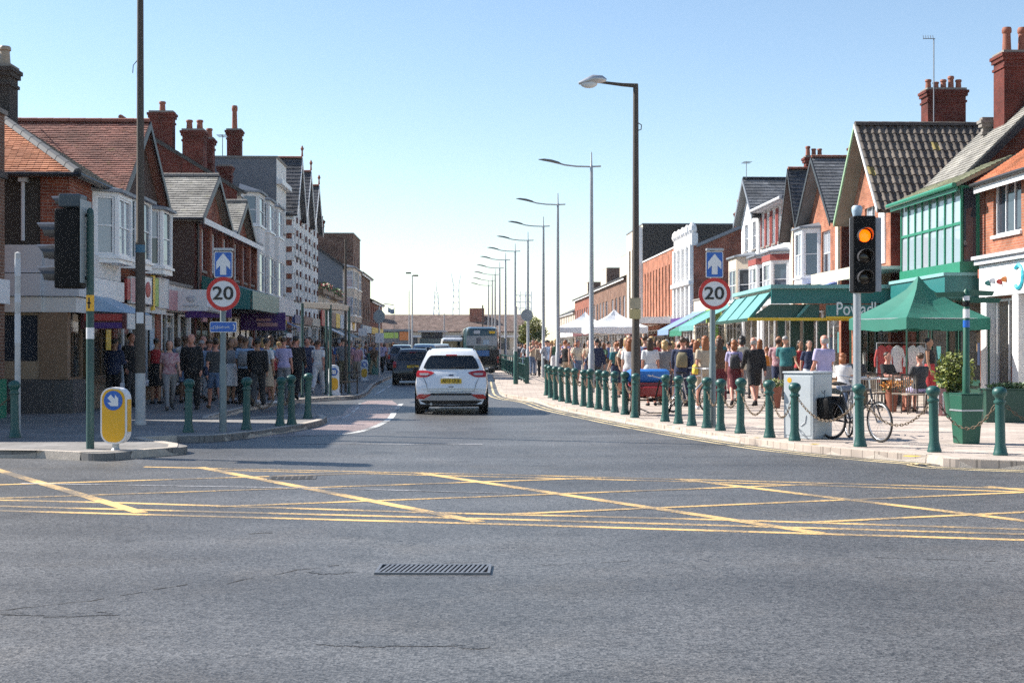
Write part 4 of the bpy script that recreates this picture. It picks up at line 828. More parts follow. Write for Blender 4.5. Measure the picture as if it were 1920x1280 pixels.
# --- R4: white and red terrace
m_rtrim = mat('brick_red_trim', (.26, .055, .045), .7)
R4 = Bld('red_white_terrace', 'white rendered terrace with red window surrounds and dark slate roof', 'R', 64.5, 71.2)
hs = [(q, q + .75, 6.6, 8.1) for q in (.5, 1.8, 3.1, 4.4, 5.6)]
R4.shell(8.4, 9, m_white, m_greyp, hs + [(.3, 6.4, PZ, 3.1)])
for h in hs:
    R4.window(R4.front, *h, 1, 2, m_white); R4.box('red_surround', m_rtrim, h[0] - .22, h[0] - .03, -.05, -.001, 6.5, 8.2); R4.box('red_surround', m_rtrim, h[1] + .03, h[1] + .12, -.05, -.001, 6.5, 8.2)
R4.part('roof', MB().fbox(R4.f, 0, 6.68, -.45, 8.9, 8.4, 8.52), m_lead); MB().tube([R4.f(-.05, -.5, 8.42), R4.f(6.7, -.5, 8.42)], .08, 8).build('gutter', m_greyp, R4.root); R4.box('eaves_soffit', m_greyp, 0, 6.68, -.44, -.001, 8.3, 8.39)
for k in range(2): R4.bay(.4 + k * 3.2, 3.2 + k * 3.2, 3.6, 6.0, .75, .5, m_white, m_upvc, [(4.0, 5.5)], rh=.25, nx=2); R4.part('red_band', MB().prism([R4.f(u, w, 5.62) for u, w in ((.36 + k * 3.2, 0), (.88 + k * 3.2, -.78), (2.72 + k * 3.2, -.78), (3.24 + k * 3.2, 0))], (0, 0, .28)), m_rtrim)
R4.shop(.3, 6.4, 3.08, m_white, m_timber, .4, 3, .5, seed=3); R4.chimney(1.0, 3.4, 8.4, 10.9, .6, .8, 3, b_dred)
R4b = Bld('cream_bay_house', 'slate roofed house with cream bays at the end of the white terrace', 'R', 71.25, 75.6, -.1)
R4b.shell(8.4, 9, m_white, m_white, [(.3, 4, PZ, 3.1), (.6, 1.4, 6.6, 8.0), (2.6, 3.4, 6.6, 8.0)])
for a in (.6, 2.6): R4b.window(R4b.front, a, a + .8, 6.6, 8.0)
R4b.cross_roof(8.4, 10.3, t_slate, 9, .3, .35, m_lead, .28, .24, mg=m_white, ridge_m=m_black); R4b.bay(.4, 3.9, 3.5, 6.2, .9, .7, m_cream, m_upvc, [(4.0, 5.6)], rh=.3); R4b.shop(.3, 4, 3.08, m_white, m_timber, .4, 2, None, seed=1); R4b.aerial(2, -.2, 10.3, .9)
# --- low shops with awnings
b = Ls = Bld('awning_shops', 'low parade of shops under teal, green and blue awnings', 'R', 75.7, 91.9)
Ls.shell(4.6, 8, m_cream, b_red, [(.3, 5.2, PZ, 3), (5.6, 10.4, PZ, 3), (10.8, 15.8, PZ, 3)]); Ls.flat_roof(4.6, 8, m_lead)
for k, (a, c) in enumerate(((.3, 5.2), (5.6, 10.4), (10.8, 15.8))): Ls.shop(a, c, 2.98, m_white, m_timber, .4, 3, .5, seed=k)
Ls.sign(m_cream, .3, 5.2, 3.1, 3.9); Ls.sign(m_lime, 5.6, 10.4, 3.1, 3.9); Ls.sign(m_blur, 10.8, 15.8, 3.1, 3.9)
Ls.awning(.1, 5.3, 4.1, 2.6, 1.3, m_tealL, .3); Ls.awning(5.7, 10.4, 3.9, 2.4, 1.3, m_grn, .35); Ls.awning(10.9, 15.7, 3.9, 2.4, 1.2, mat('blue_canvas', (.16, .25, .42), .7), .35)
Ls.part('lime_hoarding', MB().fbox(Ls.f, 7.2, 8.6, -.06, -.01, PZ, 2.9), mat('lime_paint', (.26, .62, .03), .5))
# --- R5: brick gable end and white ornate front
b = R5 = Bld('ornate_white_front', 'white ornamented facade with red brick gable end wall', 'R', 92, 99.9)
hs = [(q, q + .7, z, z + 1.7) for q in (1.0, 2.8, 4.6, 6.4) for z in (3.9, 6.3)]
R5.shell(8.2, 11, m_white, b_red, hs + [(.3, 7.5, PZ, 3)])
for h in hs: R5.window(R5.front, *h, 1, 2, m_upvc)
for q in (.1, 2.0, 3.8, 5.6, 7.3): R5.box('pilaster', m_white, q, q + .5, -.22, -.001, 3.3, 8.3); R5.part('urn', MB().lathe([(.2, 0), (.3, .2), (.25, .5), (.1, .7)], R5.f(q + .25, 0, 9.0), 10), m_white)
R5.box('parapet', m_white, .0, 7.85, -.1, .3, 8.2, 9.0); R5.box('cornice', m_white, -.1, 7.9, -.35, -.001, 5.7, 5.95)
for u in (0, 7.8): R5.part('gable', MB().quad(R5.f(u, .3, 8.2), R5.f(u, 10.6, 8.2), R5.f(u, 5.5, 10.3)), b_red)
R5.slope(R5.f(-.1, .2, 8.15), R5.U * 8, R5.f(-.1, 5.5, 10.4) - R5.f(-.1, .2, 8.15), t_slate, .5, .4); R5.part('verge_coping', MB().hexa([R5.f(-.2, .2, 8.1), R5.f(-.2, 5.5, 10.35), R5.f(.15, 5.5, 10.35), R5.f(.15, .2, 8.1), R5.f(-.2, .2, 8.3), R5.f(-.2, 5.5, 10.55), R5.f(.15, 5.5, 10.55), R5.f(.15, .2, 8.3)]), m_lead)
R5.chimney(.5, 3.3, 9, 10.4, .6, .9, 2, b_dred, ph=.8); R5.window(R5.near, 2.3, 3.0, 6.0, 7.2, 1, 1, m_upvc, g_curt, d=-.06); R5.shop(.3, 7.5, 2.98, m_white, m_timber, .4, 3, .5, seed=4); R5.sign(m_purple, .3, 7.5, 3.02, 3.6, w=-.3)
# --- R6: brown brick office, then the big dark-sided block
R6 = Bld('ribbed_brick_building', 'orange brick building with tall narrow window slots and white canopy', 'R', 100, 117.9)
hs = [(.8 + k * 1.7, 1.35 + k * 1.7, 3.9, 7.6) for k in range(10)]
R6.shell(8.6, 12, b_org, b_brn, hs + [(.3, 17.4, PZ, 3)])
for h in hs: R6.window(R6.front, *h, 1, 3, m_timber, g_dark)
R6.flat_roof(8.6, 12, m_lead, mcop=m_offw); R6.shop(.3, 17.4, 2.98, m_white, m_timber, .4, 8, .5, seed=2); R6.part('canopy', MB().fbox(R6.f, -.2, 17.8, -2.6, -.001, 3.3, 3.75), m_offw); R6.sign(m_maroon, .3, 9, 2.8, 3.28, w=-2.3); R6.sign(m_redp, 10, 17, 2.6, 3.28, w=-1.6)
o = R6.awning(1, 8, 2.75, 3.0, .8, mat('terracotta_canvas', (.36, .13, .08), .7), .25)
R7 = Bld('dark_sided_block', 'large flat-roofed block with black side wall and cream front', 'R', 118, 129.6)
hs = [(1, 2.2, 4, 10.2), (3.2, 4.4, 4, 10.2), (6.4, 7.6, 4, 10.2), (8.6, 9.8, 4, 10.2)]
R7.shell(11.8, 18, m_cream, mat('black_tarred_wall', (.035, .032, .03), .9, var=.2, scale=2), hs + [(.3, 11.2, PZ, 3)]); R7.flat_roof(11.8, 18, m_lead, mcop=m_lead)
for h in hs: R7.window(R7.front, *h, 1, 4, m_timber, g_dark)
R7.box('white_pier', m_white, .1, .85, -.3, -.001, 3.4, 11.6); R7.shop(.3, 11.2, 2.98, m_white, m_timber, .4, 5, .5, seed=9); R7.sign(m_upvc, .2, 11.4, 3.05, 3.9, w=-.2)
for k, (d0, d1, ze, lb, m_) in enumerate(((130, 145.9, 8.2, 'brick terrace with white windows beyond the dark-sided block', b_brn), (146, 166, 8.2, 'second brick terrace beyond the dark-sided block', b_brn), (166.1, 190, 8.0, 'far brick terrace behind the white market tents', b_red), (190.1, 222, 6.5, 'furthest low shops before the street end', m_cream))):
    r = Bld('far_terrace', lb, 'R', d0, d1); n = int(r.L / 3.4); hs = [(1 + q * 3.4, 2.6 + q * 3.4, 4.4, 6.4) for q in range(n)]
    r.shell(ze, 10, m_ if k < 3 else m_cream, m_, hs + [(.3, r.L - .3, PZ, 3)]); r.along_roof(ze, ze + 2.2, t_slate, 10, .3, mg=m_, tw=.6, gauge=.5)
    for h in hs: r.window(r.front, *h, 2, 1, m_upvc)
    r.shop(.3, r.L - .3, 2.98, m_white, m_timber, .4, 6, .5, seed=k); r.sign(m_upvc if k % 2 else m_maroon, .3, r.L - .3, 3.05, 3.9, w=-.2)
    if k < 3: r.part('stair_tower', MB().fbox(r.f, r.L - 7, r.L - .4, 1.2, 6, ze - .5, ze + 2.6 - .3 * k), b_brn); r.part('stair_tower_front', MB().fbox(r.f, r.L - 6.9, r.L - .5, 1.1, 1.18, ze - .5, ze + 2.5 - .3 * k), m_cream)
# --- street end: long low building across the view, pale ride towers far off
m_far = brick_mat('far_brown_tile', (.16, .10, .085), (.13, .08, .07))
e = thing('end_hall', 'long low brown roofed hall closing the end of the street', 'building', (-14, 232, 0))
MB().box(-14, 17, 0, 12, 0, 4.4).build('wall', m_cream, e); MB().prism([(-15, -.6, 4.2), (18, -.6, 4.2), (17, 5, 7.0), (-14, 5, 7.0)], (0, .3, -.2)).build('roof', m_far, e); MB().prism([(-15, 12.6, 4.2), (18, 12.6, 4.2), (17, 5.35, 7.0), (-14, 5.35, 7.0)], (0, -.3, -.2)).build('roof', m_far, e)
MB().box(7.0, 9.4, 2.5, 4.5, 4.5, 8.0).build('chimney', b_red, e); MB().box(-9, -8, 3, 4, 5, 8.2).build('chimney', b_red, e)
for k in range(12): MB().box(-13 + k * 2.5, -11.4 + k * 2.5, -.06, 0, 1.2, 3.2).build('window', g_dark, e)
MB().box(-3, 15, -1.4, -.7, 3.2, 3.5).build('canopy', m_greyp, e)
kx = thing('yellow_kiosk', 'small kiosk with yellow and orange signs by the street end', 'kiosk', (-17.0, 205, 0))
MB().box(-2.2, 2.2, 0, 4, 0, 3.9).build('wall', m_greyr, kx); MB().box(-2.4, 2.4, -.3, 4.2, 3.9, 4.2).build('roof', m_lead, kx); MB().box(-2.1, .6, -.12, -.02, 2.9, 3.7).build('sign', m_lime, kx); MB().box(.8, 2.1, -.14, -.02, 2.6, 3.8).build('sign', m_orgs, kx); MB().box(-1.6, -.2, -.1, -.02, .2, 2.2).build('door', m_timber, kx)
m_ride = mat('haze_toned_lattice', (.78, .82, .88), .5, var=.05)  # pale colour stands in for the haze over the far ride steelwork
def lattice(px, D, top, w0, w1, lb, prongs=False):
    h = ZP(top, D); t = thing('ride_tower', lb, 'tower', (XP(px, D), D, 0)); legs = MB(); br = MB(); n = 11
    c = lambda k, sx, sy: Vector((sx * (w0 + (w1 - w0) * k / n) / 2, sy * (w0 + (w1 - w0) * k / n) / 2, h * .86 * k / n))
    for sx, sy in ((1, 1), (1, -1), (-1, -1), (-1, 1)): MB().cyl(c(0, sx, sy), c(n, sx, sy), .13, .09, 6).build('leg', m_ride, t)
    for k in range(n):
        for a, b2 in (((1, 1), (1, -1)), ((1, -1), (-1, -1)), ((-1, -1), (-1, 1)), ((-1, 1), (1, 1))): br.cyl(c(k, *a), c(k + 1, *b2), .05, n=4); br.cyl(c(k, *b2), c(k + 1, *a), .05, n=4); br.cyl(c(k, *a), c(k, *b2), .05, n=4)
    br.build('bracing', m_ride, t)
    if prongs:
        for s_ in (-1, 1): MB().cyl((s_ * w1 * .5, 0, h * .86), (s_ * w1 * .9, 0, h), .16, .1, 6).build('prong', m_ride, t)
    else: MB().cyl((0, 0, h * .86), (0, 0, h), .16, .06, 6).build('spire', m_ride, t)
    MB().box(-w0 * .8, w0 * .8, -w0 * .8, w0 * .8, 0, 2.2).build('base', m_greyp, t)
lattice(818, 420, 528, 3.2, .9, 'slim pale lattice ride tower with pointed top on the skyline'); lattice(855, 430, 512, 2.4, 1.7, 'pale forked ride tower on the skyline', True)
fw = thing('ride_block', 'pale scaffold-like funfair structure far behind the lamp posts', 'funfair ride', (XP(975, 330), 330, 0))
for q in (-2.6, -1.3, 0, 1.3, 2.6): MB().cyl((q, 0, 0), (q, 0, 14.5 if q > -2 else 10), .2, .15, 6).build('leg', m_ride, fw)
for z in range(1, 10): MB().box(-1.4, 2.7, -.1, .1, z * 1.5, z * 1.5 + .18).build('beam', m_ride, fw)
MB().prism([(-9, 0, .2), (-2.6, 0, .2), (-2.6, 0, 9)], (0, 1, 0)).build('slide', m_greyp, fw)
# ================================================================== street furniture
m_bol = mat('teal_bollard_paint', (.014, .078, .068), .45, var=.16, scale=7, bump=.08)
m_chain = mat('rusty_chain', (.17, .125, .085), .6, .5, var=.3, scale=40)
m_galv = mat('galvanised_steel', (.42, .44, .46), .45, .55, var=.14, scale=9)
m_lamp = mat('grey_lamp_paint', (.36, .38, .40), .45, .3, var=.1)
m_dpole = mat('dark_brown_pole', (.065, .052, .042), .7, var=.25, scale=5)
m_blk = mat('black_plastic', (.008, .008, .009), .55, var=.1, spec=.15)
m_sred = mat('sign_red', (.55, .02, .02), .35, var=.04); m_sblue = mat('sign_blue', (.015, .12, .48), .35, var=.05); m_swht = mat('sign_white', (.74, .74, .76), .35, var=.04); m_syel = mat('sign_yellow', (.80, .42, .015), .35, var=.06); m_sblk = mat('sign_black', (.01, .01, .012), .4, var=0)
m_greyb = mat('sign_back_grey', (.30, .34, .36), .5, .3)
def at(px, py): d = (H - PZ) * F / (py - 650); return Vector(((px - 960) / F * d, d, PZ))
ORD = 'first second third fourth fifth sixth seventh eighth ninth tenth eleventh twelfth thirteenth fourteenth fifteenth sixteenth seventeenth eighteenth nineteenth twentieth twenty-first twenty-second twenty-third twenty-fourth twenty-fifth'.split()
# --- bollards
bol = thing('bollard', 'x', 'bollard')
MB().lathe([(.102, 0), (.104, .025), (.092, .05), (.086, .09), (.070, .16), (.066, .73), (.072, .735)], n=18).build('shaft', m_bol, bol, smooth=True)
MB().lathe([(.070, .733), (.083, .738), (.086, .755), (.083, .772), (.070, .777)], n=18).build('collar', m_bol, bol, smooth=True)
MB().lathe([(.066, .775), (.062, .80), (.072, .825), (.096, .855), (.104, .885), (.098, .92), (.074, .95), (.04, .966), (.005, .97)], n=18).build('head', m_bol, bol, smooth=True)
RB = [(1876, 853), (1752, 847), (1613, 837), (1490, 826), (1443, 820), (1388, 812), (1351, 807), (1325, 802), (1297, 798), (1272, 794), (1247, 790), (1190, 783), (1172, 777), (1153, 773), (1137, 770), (1122, 767), (1107, 764), (1094, 761.5), (1079, 758.5), (1066, 755.5), (1053, 752.5), (1042, 749.5), (1033, 746), (1025, 741)]
LB = [(353, 810), (462, 805), (525, 798), (547, 796), (577, 784), (28, 820)]
LBL = ['green bollard on the shaded pavement before the sign post', 'green bollard just beyond the sign post on the build-out', 'green bollard, left one of the close pair on the build-out', 'green bollard, right one of the close pair on the build-out', 'green bollard at the far tip of the kerbed build-out', 'green bollard standing against the white post at the photo edge']
used = False; pos = []
for i, p in enumerate(RB + LB):
    o = bol if not used else copy_tree(bol); used = True; v = at(*p); o.location = v; o.rotation_euler = (rnd.uniform(-.025, .025), rnd.uniform(-.035, .035), rnd.uniform(0, 6)); pos.append(v); s_ = rnd.uniform(.985, 1.02); o.scale = (s_, s_, s_)
    o['label'] = ('green ball-topped bollard, %s along the sunny kerb from the photo edge' % ORD[i]) if i < len(RB) else LBL[i - len(RB)]
    o['group'] = 'bollards along the sunny kerb' if i < len(RB) else 'bollards on the shaded pavement'
def chain(a, b, sag, lb, grp):
    a = a + Vector((0, 0, .70)); b = b + Vector((0, 0, .70)); d = b - a; dn = d.normalized(); a = a + dn * .08; b = b - dn * .08
    L = (b - a).length; n = max(10, int(L / .048)); m = MB(); pts = []
    for k in range(n + 1): t = k / n; p = a.lerp(b, t); p.z -= sag * 4 * t * (1 - t); pts.append(p)
    for k in range(n):
        p, q = pts[k], pts[k+1]; t = (q - p).normalized(); s_ = t.cross(Vector((0, 0, 1))).normalized(); u = s_ if k % 2 else t.cross(s_); c = (p + q) / 2; hl = (q - p).length * .72; hw = .019
        m.tube([c + t * hl * math.cos(x) + u * hw * math.sin(x) for x in [2 * math.pi * j / 8 for j in range(8)]], .0065, 4, close=True)
    tag(m.build('chain', m_chain, None, smooth='all'), lb, 'chain', grp)
for i in range(len(RB) - 1):
    if i in (10,): continue
    chain(pos[i], pos[i+1], .34 if i < 5 else .26 if i < 10 else .18, 'drooping rusty chain between the %s and %s sunny-side bollards' % (ORD[i], ORD[i+1]), 'bollard chains')
chain(pos[0], pos[0] + Vector((1.4, -.2, 0)), .3, 'rusty chain running out of the photo from the first bollard', 'bollard chains')
n0 = len(RB); chain(pos[n0+1], pos[n0+2], .34, 'chain hanging towards the close pair of bollards', 'bollard chains'); chain(pos[n0+2], pos[n0+3], .3, 'short chain between the close pair of bollards', 'bollard chains'); chain(pos[n0+5], pos[n0+5] + Vector((-1.3, .1, 0)), .3, 'chain leaving the photo from the bollard at its edge', 'bollard chains')
# --- modern street lamps
lp = thing('street_lamp', 'x', 'street lamp')
MB().lathe([(.11, 0), (.11, 1.3), (.085, 1.34), (.075, 4), (.052, 7.4), (.045, 7.62), (.03, 7.65), (.02, 8.05), (.003, 8.1)], n=14).build('pole', m_lamp, lp, smooth=True)
MB().tube([(.32, 0, 7.6), (0, 0, 7.585), (-.5, 0, 7.6), (-.9, 0, 7.65), (-1.1, 0, 7.71)], .028, 8).build('arm', m_lamp, lp, smooth=True)
MB().tube([(-1.02, 0, 7.69), (-1.1, 0, 7.72), (-1.35, 0, 7.79), (-1.6, 0, 7.83), (-1.78, 0, 7.84)], [.04, .10, .12, .10, .03], 10, flat=.4).build('lamp_head', mat('dark_lamp_head', (.12, .13, .14), .4, .3), lp, smooth=True)
lamps = [(1109, 318), (1046, 388), (1019, 428), (990, 454), (966, 474), (948, 490), (937, 505), (928.5, 517), (923, 528), (916, 537)]
for i, (px, y) in enumerate(lamps):
    D = 5.95 * F / (650 - y); o = lp if i == 0 else copy_tree(lp); o.location = (XP(px, D), D, PZ); o.rotation_euler = (0, 0, rnd.uniform(-.06, .06)); o['group'] = 'modern street lamps'
    o['label'] = 'slim grey street lamp with upswept arm, %s in the receding row' % ORD[i]
# --- older tall lamp, sunny side
o = at(1192, 779); t = thing('tall_lamp_post', 'tall dark lamp post with short arm and bowl lantern over the pavement', 'street lamp', o)
k = o.y / F; MB().lathe([(.105, 0), (.10, 1.6), (.085, 1.7), (.06, 7.3), (.055, 7.42)], n=14).build('pole', m_dpole, t, smooth=True)
MB().tube([(.0, 0, 7.38), (-.3, 0, 7.40), (-.8, 0, 7.46)], [.05, .04, .03], 8).build('arm', m_dpole, t, smooth=True)
MB().tube([(-.66, 0, 7.49), (-.76, 0, 7.52), (-.95, 0, 7.53), (-1.12, 0, 7.47), (-1.28, 0, 7.43)], [.06, .12, .13, .10, .04], 12, flat=.75).build('lamp_head', mat('pale_lantern_metal', (.45, .46, .48), .35, .6), t, smooth=True)
MB().ell((-1.05, 0, 7.42), .19, .1, .1).build('bowl', mat('clear_bowl', (.6, .62, .64), .15, var=0), t, smooth=True); MB().tube([(.05, 0, 6.55), (.13, 0, 6.5), (.12, 0, 6.4), (.06, 0, 6.38)], .012, 5).build('hook', m_dpole, t)
for z0, z1, m_ in ((2.5, 2.74, mat('faded_notice', (.42, .36, .25), .8)), (2.27, 2.49, mat('yellow_notice', (.48, .40, .20), .8))): MB().box(-.14, .10, -.13, -.11, z0 - PZ, z1 - PZ).build('notice_plate', m_, t)
# --- tall dark pole, shaded side
o = at(263, 796); t = thing('tall_dark_pole', 'tall dark pole with white painted foot on the shaded pavement', 'pole', o)
MB().lathe([(.115, 0), (.115, .06), (.1, .07), (.1, 1.02)], n=16).build('white_foot', mat('scuffed_white_paint', (.46, .46, .46), .6, var=.25, scale=6), t, smooth=True); MB().lathe([(.098, 1.02), (.095, 3.6), (.078, 3.66), (.07, 6.0), (.06, 9.2), (.055, 9.8)], n=16).build('shaft', m_dpole, t, smooth=True)
MB().box(-.05, .09, -.105, -.099, 2.0, 2.22).build('notice', m_swht, t); MB().lathe([(.098, 3.4), (.098, 3.55)], n=16).build('blue_band', mat('blue_band_tape', (.03, .12, .2), .5), t); MB().tube([(-.06, 0, 7.2), (-.14, 0, 7.1), (-.15, 0, 6.95)], .008, 5).build('loose_wire', m_blk, t)
# --- white post at the edge
o = at(33, 818); t = thing('white_post', 'thin scuffed white post at the photo edge', 'post', o); MB().lathe([(.05, 0), (.048, 3.15), (.01, 3.17)], n=12).build('shaft', MATS['scuffed_white_paint'], t, smooth=True)
for z, h in ((1.6, .5), (2.3, .15), (2.75, .3)): MB().lathe([(.052, z), (.051, z + h)], n=12).build('scuffed_wrap', m_greyp, t)
# --- traffic signals
m_vis = mat('glossy_visor', (.06, .06, .065), .25, var=.05)
def visor(mb, c, ax, r=.115, L=.2, n=12):
    ax = Vector(ax).normalized(); s_ = ax.cross(Vector((0, 0, 1))).normalized(); up = Vector((0, 0, 1)); A = [R_(-35 + 250 * j / n) for j in range(n + 1)]; c = Vector(c)
    for j in range(n):
        def q(a, l, rr): return c + s_ * rr * math.cos(a) + up * rr * math.sin(a) + ax * l
        l0 = L * (.55 + .45 * max(0, math.sin(A[j]))); l1 = L * (.55 + .45 * max(0, math.sin(A[j+1]))); m_ = .006
        mb.hexa([q(A[j], 0, r), q(A[j+1], 0, r), q(A[j+1], l1, r), q(A[j], l0, r), q(A[j], 0, r + m_), q(A[j+1], 0, r + m_), q(A[j+1], l1, r + m_), q(A[j], l0, r + m_)])
o = at(169, 841); t = thing('traffic_signal', 'traffic signal seen from the side on a green pole', 'traffic light', o)
m_gpole = mat('dark_green_pole', (.025, .075, .07), .5, var=.15); MB().lathe([(.06, 0), (.056, 3.5), (.05, 3.6), (.02, 3.64)], n=14).build('pole', m_gpole, t, smooth=True)
MB().box(-.5, -.10, -.16, .16, 2.42, 3.62).build('housing', m_blk, t, bevel=.03); MB().box(-.42, -.09, -.2, .16, 3.635, 3.83).build('top_box', mat('dark_blue_plastic', (.03, .05, .07), .4), t, bevel=.02); MB().box(-.082, -.068, -.24, .3, 2.5, 3.75).build('backing_board', m_greyb, t)
for z in (2.62, 2.95, 3.28):
    v = MB(); visor(v, (-.5, 0, z), (-1, 0, 0), .13, .30); v.build('visor', m_vis, t); MB().disc((-.503, 0, z), .115, (0, 1, 0), (0, 0, 1)).build('lens', mat('dark_lens', (.05, .02, .01), .2), t)
v = MB(); visor(v, (-.42, .1, 3.74), (-1, .1, 0), .08, .2); v.build('visor', m_vis, t)
for z in (2.55, 3.5): MB().box(-.11, .0, -.03, .03, z, z + .05).build('bracket', m_blk, t)
MB().lathe([(.0605, 2.08), (.0605, 2.32)], n=14).build('yellow_sticker', m_syel, t); MB().box(-.012, .012, -.066, -.061, 2.12, 2.28).box(-.03, .03, -.066, -.061, 2.19, 2.21).build('sticker_mark', m_sblk, t); MB().lathe([(.0605, 1.66), (.0605, 1.83)], n=14).build('white_band', m_swht, t)
o = at(1607, 831); t = thing('traffic_signal', 'traffic signal showing an orange light beside the parked bicycle', 'traffic light', o)
MB().lathe([(.062, 0), (.062, 2.42)], n=14).build('pole', m_galv, t, smooth=True); MB().box(-.09, .27, -.13, .13, 2.4, 3.62).build('housing', m_blk, t, bevel=.025); MB().box(-.085, .38, .14, .152, 2.43, 3.6).build('backing_board', m_greyp, t, bevel=.004); MB().lathe([(.06, 3.6), (.07, 3.64), (.085, 3.7), (.085, 3.76), (.06, 3.79)], (.0, 0, 0), 14).build('cap', m_blur, t, smooth=True)
MB().box(.27, .385, -.012, .012, 2.42, 3.6).build('side_board', mat('pale_board_edge', (.30, .33, .38), .5), t)
for j, z in enumerate((3.30, 2.965, 2.635)):
    v = MB(); visor(v, (.085, -.13, z), (0, -1, 0), .115, .22); v.build('visor', m_vis, t)
    if j == 0: MB().ell((.085, -.132, z), .10, .03, .10, 20, 10).build('lit_lens', mat('lit_orange_lens', (.9, .2, .02), .3, var=0, emit=(1, .10, .0), es=1.5), t, smooth=True)
    else: MB().ell((.085, -.132, z), .10, .025, .10, 20, 10).build('lens', mat('unlit_lens', (.02, .014, .01), .15, var=0), t, smooth=True)
# --- illuminated keep-left bollards
def stadium(cx, z0, z1, w, n=10, r=None):
    r = r or w / 2; P = []
    for k in range(n + 1): a = math.pi * k / n; P.append((cx + (w / 2 - r) * (1 if a < math.pi / 2 else -1) + r * math.cos(a), z1 - r + r * math.sin(a)))
    for k in range(n + 1): a = math.pi + math.pi * k / n; P.append((cx + (w / 2 - r) * (-1 if a < 1.5 * math.pi else 1) + r * math.cos(a), z0 + r + r * math.sin(a)))
    return P
def arrow(c, s_, ang, y):
    pts = [(-.13, -.32), (.13, -.32), (.13, .0), (.30, -.14), (.30, .12), (0, .42), (-.30, .12), (-.30, -.14), (-.13, .0)]; ca, sa = math.cos(ang), math.sin(ang)
    return [(c[0] + s_ * (x * ca - z * sa), y, c[1] + s_ * (x * sa + z * ca)) for x, z in pts]
def keepleft(px, py, lb, near):
    t = thing('keep_left_bollard', lb, 'traffic bollard', at(px, py), R_(-8) if near else R_(6), 'traffic bollards')
    if near:
        P = stadium(0, .10, .94, .41, r=.17); MB().prism([(x, -.08, z) for x, z in P], (0, .17, 0)).build('body', m_swht, t, smooth=True)
        Q = stadium(0, .125, .915, .355, r=.15); MB().prism([(x, -.088, z) for x, z in Q], (0, .006, 0)).build('yellow_face', m_syel, t); MB().box(.197, .212, -.06, .07, .28, .76).build('yellow_side', m_syel, t)
        MB().lathe([(.07, 0), (.06, .02), (.05, .03), (.05, .11)], n=12).build('foot', m_galv, t, smooth=True); cz, r = .745, .145
    else:
        MB().rings([(0, 0, 0, .21, .1), (0, 0, .06, .2, .1), (0, 0, .1, .175, .085), (0, 0, .80, .17, .08), (0, 0, .90, .15, .075), (0, 0, .95, .10, .06), (0, 0, .965, .03, .03)], 20, 3).build('body', m_swht, t, smooth=True)
        Q = stadium(0, .17, .56, .27, r=.12); MB().prism([(x, -.093, z) for x, z in Q], (0, .006, 0)).build('yellow_face', m_syel, t); cz, r = .75, .125
    MB().prism([(r * math.cos(2 * math.pi * k / 28), -.097, cz + r * math.sin(2 * math.pi * k / 28)) for k in range(28)], (0, .006, 0)).build('blue_disc', m_sblue, t); MB().prism(arrow((0, cz), r * 1.9, R_(-135), -.101), (0, .003, 0)).build('arrow', m_swht, t)
keepleft(217, 844, 'yellow traffic bollard with blue arrow disc on the near island', True); keepleft(626, 741, 'white traffic bollard with yellow panel on the second kerb nose', False); keepleft(683, 714, 'small distant traffic bollard behind the white one', False)
